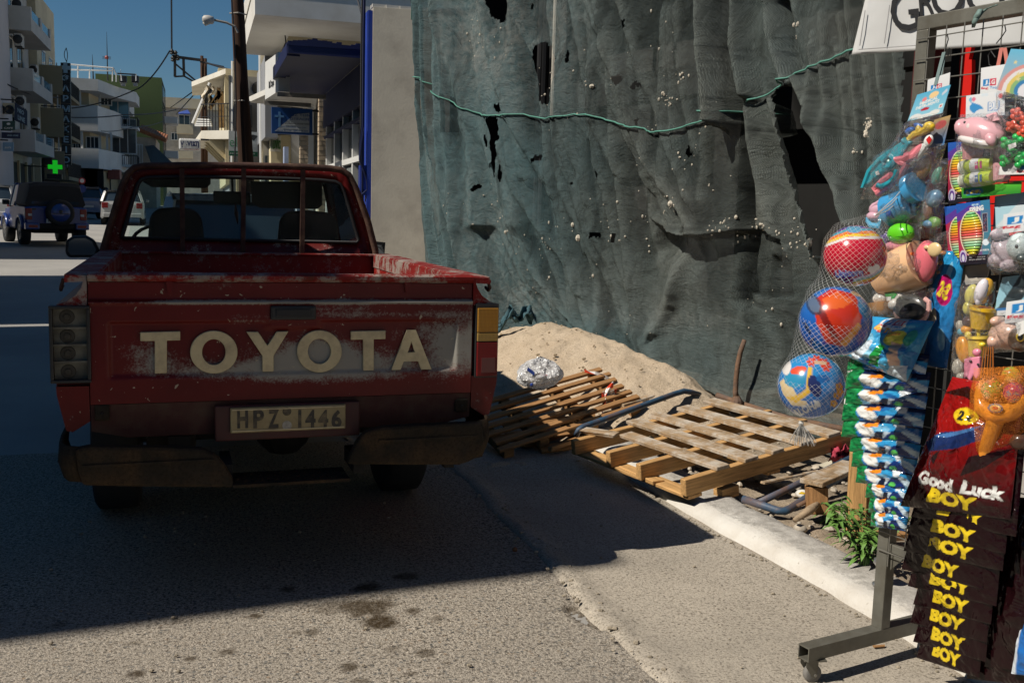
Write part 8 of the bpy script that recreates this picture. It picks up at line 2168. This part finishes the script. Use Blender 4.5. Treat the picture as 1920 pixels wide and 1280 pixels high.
for k, cc in enumerate(((.65,.30,.28),(.74,.72,.74),(.70,.55,.15),(.25,.45,.20),(.05,.22,.45),(.74,.74,.78))): c.ell(.75,.10,.72-.09*k,.62-.08*k,cc)
for cu, cv_ in ((.25,.70),(.40,.45),(.42,.34)): c.poly([(cu+.07*(1 if j % 2 == 0 else .4)*math.sin(j*.628),cv_+.06*(1 if j % 2 == 0 else .4)*math.cos(j*.628)) for j in range(10)], (.72,.62,.30))
card('header_card', t, [(1896,92),(1960,96),(1950,190),(1868,168)], .11, c)
for cx, cy in ((1906,214),(1898,238),(1924,226),(1918,246)):
    part('flower', t, lambda g: [g.pe(cx+8*math.cos(k*1.26),cy+8*math.sin(k*1.26),5.5,5.5,.14,.006) for k in range(5)]+[g.pe(cx,cy,5,5,.146,.006)], (.78,.10,.05))
film(t, [(1868,170),(1950,186),(1935,255),(1880,260)], .12, .04, 6)
t = toy('toy_clover_set', 'green clover shaped toys in film above a white brand strip', 'toy', 1900, 325, .1, G_R)
for cx, cy in ((1886,268),(1908,262),(1898,286),(1884,302),(1916,290),(1912,304)):
    part('clover', t, lambda g: [g.pe(cx+6*math.cos(k*2.1),cy+6*math.sin(k*2.1),6.5,6.5,.14,.009) for k in range(3)], (.03,.46,.10))
for cx, cy in ((1890,290),(1912,274)): part('black_clover', t, lambda g: [g.pe(cx+3*math.cos(k*2.1),cy+3*math.sin(k*2.1),3.4,3.4,.153,.003) for k in range(3)], (.02,.04,.03))
part('white_tag', t, lambda g: g.pp([(1890,272),(1905,267),(1906,275),(1892,281)], .16, .001), WHT, False)
c = Cv(120,60,(.76,.76,.75)); jg(c, .70,.40,.5,.7); card('brand_strip', t, [(1876,308),(1960,300),(1960,326),(1872,328)], .13, c)
film(t, [(1872,258),(1950,252),(1945,312),(1876,314)], .12, .04, 11)

def spring_box(label, q, win, off, side=True):
    t = toy('spring_toy_box', label, 'toy box', q[3][0], q[3][1], off, 'boxed rainbow springs')
    c = Cv(150,210,(.30,.01,.10)); c.a = np.array((.42,.02,.06))*(1-c.u[...,None])+np.array((.02,.12,.30))*c.u[...,None]; c.rect(0,.84,1,1,(.02,.10,.42)); c.poly([(0,.84),(.4,.95),(1,.84),(1,.7),(.5,.84),(0,.7)], (.10,.04,.30)); c.rect(.72,0,1,1,(.05,.26,.30),.6); c.rect(0,0,1,.15,(.012,.012,.02))
    c.text('MAGIC', .58,.95,.22,.035,(.5,.7,.8)); c.text('SPRING', .60,.88,.42,.085,WHT,.06,.05); c.text('BIG FUSION', .78,.22,.30,.030,WHT); c.text('The product is a game', .55,.115,.5,.022,(.7,.7,.7)); c.text('and you will have fun', .55,.075,.5,.022,(.7,.7,.7))
    c.ell(*win, (.80,.66,.50)); c.ell(win[0],win[1],win[2]*.90,win[3]*.94,(.05,.02,.02)); c.ell(.84,.34,.10,.05,(.70,.78,.85)); c.rect(.76,.50,.92,.80,(.35,.35,.40)); c.rect(.775,.51,.905,.79,(.04,.03,.06))
    r = np.random.RandomState(3)
    for k in range(40): c.ell(.78+.12*r.rand(), .52+.26*r.rand(), .008, .006, (.35,.12,.10) if k % 2 else (.15,.20,.35))
    c.ell(.12,.13,.11,.11,(.55,.5,.65)); c.ell(.12,.12,.08,.09,(.10,.04,.25)); c.ell(.12,.11,.045,.06,(.6,.6,.7)); c.rect(0,0,.3,.05,(.012,.012,.02))
    card('box_front', t, q, off+.045, c, n=90)
    TL, TR, BR, BL = q; g = MB(); F = [Rp(*p, off+.0435) for p in q]; B = [Rp(*p, off) for p in q]
    g.add(F+B, [(0,4,5,1),(1,5,6,2),(2,6,7,3),(3,7,4,0),(4,7,6,5)]); g.build('box_shell', mat('box_purple', (.20,.015,.10), .35, coat=.4), t)
    # coloured coils seen through the window
    cols = [(.78,.62,.04),(.72,.74,.05),(.35,.62,.15),(.30,.62,.35),(.45,.70,.45),(.62,.60,.35),(.80,.35,.25),(.80,.10,.10),(.82,.16,.08),(.85,.28,.04),(.85,.42,.03),(.84,.55,.03),(.80,.65,.04),(.55,.68,.10),(.25,.62,.15),(.22,.60,.30)]
    for k, cc in enumerate(cols):
        v = (k+.5)/len(cols); w = math.sqrt(max(0, 1-(2*v-1)**2)); 
        pv = win[1]-win[3]*.92+2*win[3]*.92*v
        def pt_(u, v_): 
            a = (np.array(BL)*(1-u)+np.array(BR)*u)*(1-v_)+(np.array(TL)*(1-u)+np.array(TR)*u)*v_; return tuple(a)
        ps = [pt_(win[0]-win[2]*.86*w+2*win[2]*.86*w*j/6, pv) for j in range(7)]
        gg = TB(); P = [Rp(*p, off+.0475+.010*math.sin(math.pi*j/6)) for j, p in enumerate(ps)]; hh = abs(TL[1]-BL[1])*win[3]*.92/len(cols)*np.linalg.norm(A_(*TL,.05)[2])
        gg.tube(P, hh*1.02, 6); gg.build('coil', plast(cc), t, smooth='all')
    return t
spring_box('rainbow spring box highest on the rack, partly behind the dolphin bubble toy', [(1778,268),(1836,262),(1838,376),(1778,382)], (.38,.50,.34,.36), .02)
spring_box('rainbow spring box at the rear of the overlapping pair, showing its left strip', [(1771,388),(1830,380),(1832,496),(1780,500)], (.42,.46,.34,.36), .03)
spring_box('rainbow spring box at the front of the pair with its whole window showing', [(1793,383),(1856,374),(1860,494),(1800,497)], (.42,.50,.36,.37), .055)
t = toy('paper_carton', 'torn open white carton bottom under the spring boxes', 'box', 1830, 520, .04)
part('carton_flap', t, lambda g: g.pp([(1800,500),(1858,494),(1850,530),(1812,534)], .06, .003), (.40,.37,.33), False); part('carton_shadow_side', t, lambda g: g.pp([(1812,512),(1848,506),(1842,532),(1815,535)], .03, .02), (.04,.035,.03), False); part('bent_flap', t, lambda g: g.pp([(1818,524),(1832,520),(1838,528),(1826,533)], .08, .002), (.50,.46,.40), False)  # the carton's dark piece has its shade put into the colour

t = toy('plush_toy', 'pale blue and lilac squishy animal in a clear bag at the rack edge', 'toy', 1890, 515, .1, G_R)
c = Cv(120,110,(.40,.62,.72)); c.poly([(0,0),(.5,1),(.8,1),(.3,0)], (.62,.70,.74)); c.poly([(.5,0),(1,.8),(1,.5),(.8,0)], (.25,.50,.64)); c.poly([(.1,.05),(.9,.35),(.9,.25),(.2,.0)], (.50,.10,.08)); card('header_card', t, [(1866,368),(1990,350),(1985,425),(1862,430)], .075, c)
c = Cv(120,60,(.70,.72,.74)); jg(c, .5,.42,.8,.7); card('brand_strip', t, [(1882,402),(1960,392),(1958,428),(1880,438)], .16, c)
part('squishy_body', t, lambda g: (g.pe(1885,470,22,30,.11,.04,20,18), g.pe(1874,440,14,12,.13,.03), g.pe(1870,488,14,14,.13,.03), g.pe(1892,498,14,12,.125,.03)), (.62,.52,.58))
part('squishy_head', t, lambda g: (g.pe(1918,464,26,30,.14,.045,0,18),), (.62,.72,.72))
part('squishy_eye', t, lambda g: (g.pe(1906,462,3,4,.182,.004),), (.02,.02,.03))
part('squishy_snout', t, lambda g: (g.pe(1918,484,12,9,.17,.02),), (.08,.10,.10))
film(t, [(1862,425),(1975,415),(1970,512),(1858,516)], .11, .085, 14)
t = toy('ice_cream_set', 'clear bag of yellow toy ice cream cups with a pink bear face', 'toy', 1815, 728, .1, G_R)
part('yellow_cup', t, lambda g: (g.pt([(1842,580),(1841,592),(1838,616)], [21,19,15], .11, 16), g.pt([(1843,576),(1842,582)], [22,22], .112, 16)), (.85,.52,.02))
part('iced_donut', t, lambda g: (g.pe(1846,546,14,26,.12,.025,-18,16),), (.72,.40,.05)); part('icing', t, lambda g: (g.pe(1840,546,11,25,.135,.018,-18), g.pe(1835,566,5,8,.138,.012)), (.74,.70,.76))
part('chocolate_cone', t, lambda g: (g.pe(1818,603,13,11,.115,.02), g.pe(1858,552,7,20,.11,.02)), (.075,.03,.02))
part('yellow_slice', t, lambda g: (g.pe(1822,552,12,20,.10,.015,-15), g.pe(1816,578,10,14,.10,.015)), (.72,.66,.18))
part('orange_lolly', t, lambda g: (g.pe(1806,655,13,26,.12,.015,8), g.pe(1812,618,10,8,.12,.015)), (.85,.36,.04))
part('clear_cup', t, lambda g: (g.pt([(1836,634),(1834,650),(1831,668)], [18,16,13], .115, 16), g.pt([(1836,630),(1836,635)], [19,19], .117, 16)), (.82,.60,.10))
part('yellow_stick', t, lambda g: (g.pt([(1834,612),(1835,630)], 3, .12), g.pe(1842,646,6,5,.14,.01), g.pe(1815,628,6,7,.13,.01)), (.85,.66,.05))
part('pink_bear', t, lambda g: (g.pp([(1813,672),(1842,667),(1842,702),(1836,712),(1830,703),(1824,716),(1818,706),(1812,712)], .14, .015), g.pe(1832,660,8,7,.145,.01)), (.78,.27,.38), bev=.004)
part('bear_eye', t, lambda g: (g.pe(1820,677,2.4,2.4,.158,.003), g.pe(1834,683,2.4,2.4,.158,.003)), (.03,.02,.02))
part('chocolate_drip', t, lambda g: (g.pp([(1812,700),(1818,694),(1824,704),(1830,694),(1838,702),(1838,718),(1826,724),(1810,714)], .138, .014),), (.07,.025,.02))
part('pale_pieces', t, lambda g: (g.pe(1796,688,10,16,.12,.015), g.pe(1803,706,9,8,.12,.015), g.pe(1800,610,7,10,.12,.012)), (.62,.58,.50))
part('sky_piece', t, lambda g: (g.pe(1803,622,7,8,.12,.012),), (.15,.48,.60))
film(t, [(1806,525),(1868,528),(1838,735),(1782,712)], .11, .06, 17)
t = toy('teddy_toy', 'peach squishy teddy with a dark brown face under a striped header card', 'toy', 1895, 660, .1, G_R)
c = Cv(120,110,(.30,.54,.66)); c.poly([(0,0),(.3,1),(.6,1),(.3,0)], (.05,.07,.08)); c.poly([(.5,.2),(.7,1),(.95,1),(.8,.2)], (.55,.06,.05)); c.poly([(.58,.2),(.78,1),(.86,1),(.7,.2)], (.74,.72,.70)); c.rect(0,0,1,.14,(.72,.74,.76)); c.rect(0,.12,1,.18,(.03,.16,.42))
card('header_card', t, [(1880,520),(1990,505),(1985,585),(1860,592)], .10, c)
c = Cv(110,60,(.72,.73,.74)); jg(c, .55,.42,.8,.72); card('brand_strip', t, [(1888,566),(1960,556),(1960,600),(1884,606)], .155, c)
part('teddy_body', t, lambda g: (g.pe(1890,628,34,28,.13,.04,0,18), g.pe(1872,602,11,10,.14,.03), g.pe(1868,640,13,14,.145,.03)), (.74,.47,.36))
part('teddy_face', t, lambda g: (g.pe(1912,636,20,24,.155,.03,0,18),), (.12,.075,.05)); part('teddy_eye', t, lambda g: (g.pe(1913,632,8,9,.180,.008),), (.75,.55,.08)); part('teddy_pupil', t, lambda g: (g.pe(1913,632,5,6,.186,.006),), (.01,.01,.01))
part('price_tag', t, lambda g: g.pp([(1904,606),(1922,600),(1926,622),(1910,630)], .19, .001), WHT, False)
film(t, [(1862,585),(1965,578),(1960,655),(1858,662)], .12, .08, 21)
t = toy('slingshot_toy', 'orange toy catapult and painted balls in an orange string bag', 'toy', 1870, 860, .17, G_R)
part('catapult_handle', t, lambda g: g.pt([(1872,770),(1866,790),(1856,820),(1848,848),(1843,858)], [14,14,13,13,9], .20, 14), (.85,.30,.03))
part('catapult_fork', t, lambda g: (g.pt([(1836,745),(1840,762),(1855,772),(1872,776),(1895,772),(1915,758),(1930,745)], [9,13,15,17,15,13,12], .205, 14), g.pt([(1838,745),(1840,728),(1846,716)], [10,9,7], .205, 12)), (.85,.30,.03))
def blotch(base, spots, seed):
    c = Cv(96,96,base); r = np.random.RandomState(seed)
    for k in range(60): c.ell(r.rand(), r.rand(), .04+.05*r.rand(), .03+.05*r.rand(), spots[k % len(spots)], 1, r.rand()*3)
    return c
def pball(nm, cx, cy, rp, off, cv):
    c, a, b = A_(cx, cy, off); k = rp*np.linalg.norm(b); view = -CF; rt = CR; up = CU
    th = np.linspace(0,math.pi,24)[:,None]; ph = np.linspace(0,2*math.pi,40)[None]; d0, d1, d2 = np.sin(th)*np.sin(ph), np.cos(th)*np.ones_like(ph), np.sin(th)*np.cos(ph)
    P = c+k*(d0[...,None]*rt+d1[...,None]*up+d2[...,None]*view); MB().grid(P).build(nm, M_PLASP, t, smooth='all', attrs={'ink': cv.sample((d0+1)/2,(d1+1)/2).reshape(-1,3)})
pball('painted_ball', 1861, 731, 20, .205, blotch((.16,.28,.03), [(.55,.10,.06),(.03,.10,.02),(.20,.40,.08)], 1))
pball('painted_ball', 1902, 736, 20, .215, blotch((.45,.02,.12), [(.05,.25,.35),(.6,.08,.2),(.25,.02,.1)], 2))
pball('painted_ball', 1896, 704, 17, .20, blotch((.45,.35,.03), [(.5,.2,.05),(.2,.3,.05)], 3))
part('orange_cup', t, lambda g: (g.pt([(1892,728),(1892,716),(1890,702)], [4,14,22], .195, 16),), (.85,.27,.03))
part('target_badge', t, lambda g: g.pe(1866,765,15,9,.238,.004,-5,16), (.04,.20,.32)); part('badge_ring', t, lambda g: g.pe(1866,765,11,6.5,.241,.003,-5,16), (.75,.55,.20)); part('badge_centre', t, lambda g: g.pe(1866,765,6,3.6,.243,.003,-5,14), (.55,.06,.02))
q = NB('orange_netting'); vv = q.voro(260); tr = q.n('BsdfTransparent'); mx = q.n('MixShader'); q.col((.75,.22,.02)); vv.feature = 'DISTANCE_TO_EDGE'
q.l(q.math('LESS_THAN', vv.outputs['Distance'], .07), mx.inputs[0]); q.l(tr.outputs[0], mx.inputs[1]); q.l(q.b.outputs[0], mx.inputs[2]); q.l(mx.outputs[0], q.out.inputs[0])
MB().grid(quad_grid([(1825,690),(1950,684),(1935,800),(1838,868)], 26, 26, .19, .085, .3, 31)[0]).build('string_net', q.m, t, smooth='all')
for k in range(5): part('net_cord', t, lambda g: g.pt([(1846+4*k,650),(1842+5*k,680),(1838+6*k,715)], 1.0, .16+.01*k, 4), (.45,.14,.02))
t = toy('toy_bottle', 'dark brown plastic toy bottle behind the orange catapult', 'toy', 1915, 830, .1); part('bottle', t, lambda g: g.pe(1912,826,18,17,.16,.03), (.13,.06,.035))
# green cloth tied on the top bar, wire hooks, cable tie
def tied(label, pts, c):
    V = np.zeros((3, len(pts), 3))
    for i, (x, y) in enumerate(pts):
        p = Rp(x, y, .05+.012*math.sin(i*2)); w = .008+.003*math.sin(i*1.7); V[0,i] = p-RE*w; V[1,i] = p+RN*.004; V[2,i] = p+RE*w
    o = MB().grid(V).build('cloth_strip', mat('grey_green_rag', c, .85, var=.3, scale=60), base=True, smooth='all', solid=.002); return tag(o, label, 'cloth')
tied('grey green rag tied round the top bar of the rack', [(1838,18),(1832,30),(1827,42),(1825,52),(1828,40),(1838,26),(1850,17),(1868,10)], (.16,.24,.22))
for lb, P_ in (('black wire hook hanging from the upper mesh left of the red upright', [(1776,64),(1778,74),(1772,96),(1778,104),(1780,90)]),('black wire hook hanging near the pink straps', [(1866,108),(1858,96),(1853,104),(1855,122),(1862,126)]),('loose black wire end on the upper mesh near the rag', [(1884,48),(1886,58),(1878,70),(1868,82)])):
    o = MB().tube([Rp(x,y,.04) for x,y in P_], .0018, 5).build('wire_hook', M_BLKP, base=True); tag(o, lb, 'hook', 'wire hooks on the rack mesh')
# stray leaf and twig on the gutter
o = MB().prism([at_z(x,y,.012) for x,y in ((1636,1211),(1659,1209),(1659,1212),(1640,1214))], (0,0,.004)).build('twig', M_WOLD, base=True); tag(o, 'small brown twig on the gutter under the rack foot', 'twig')
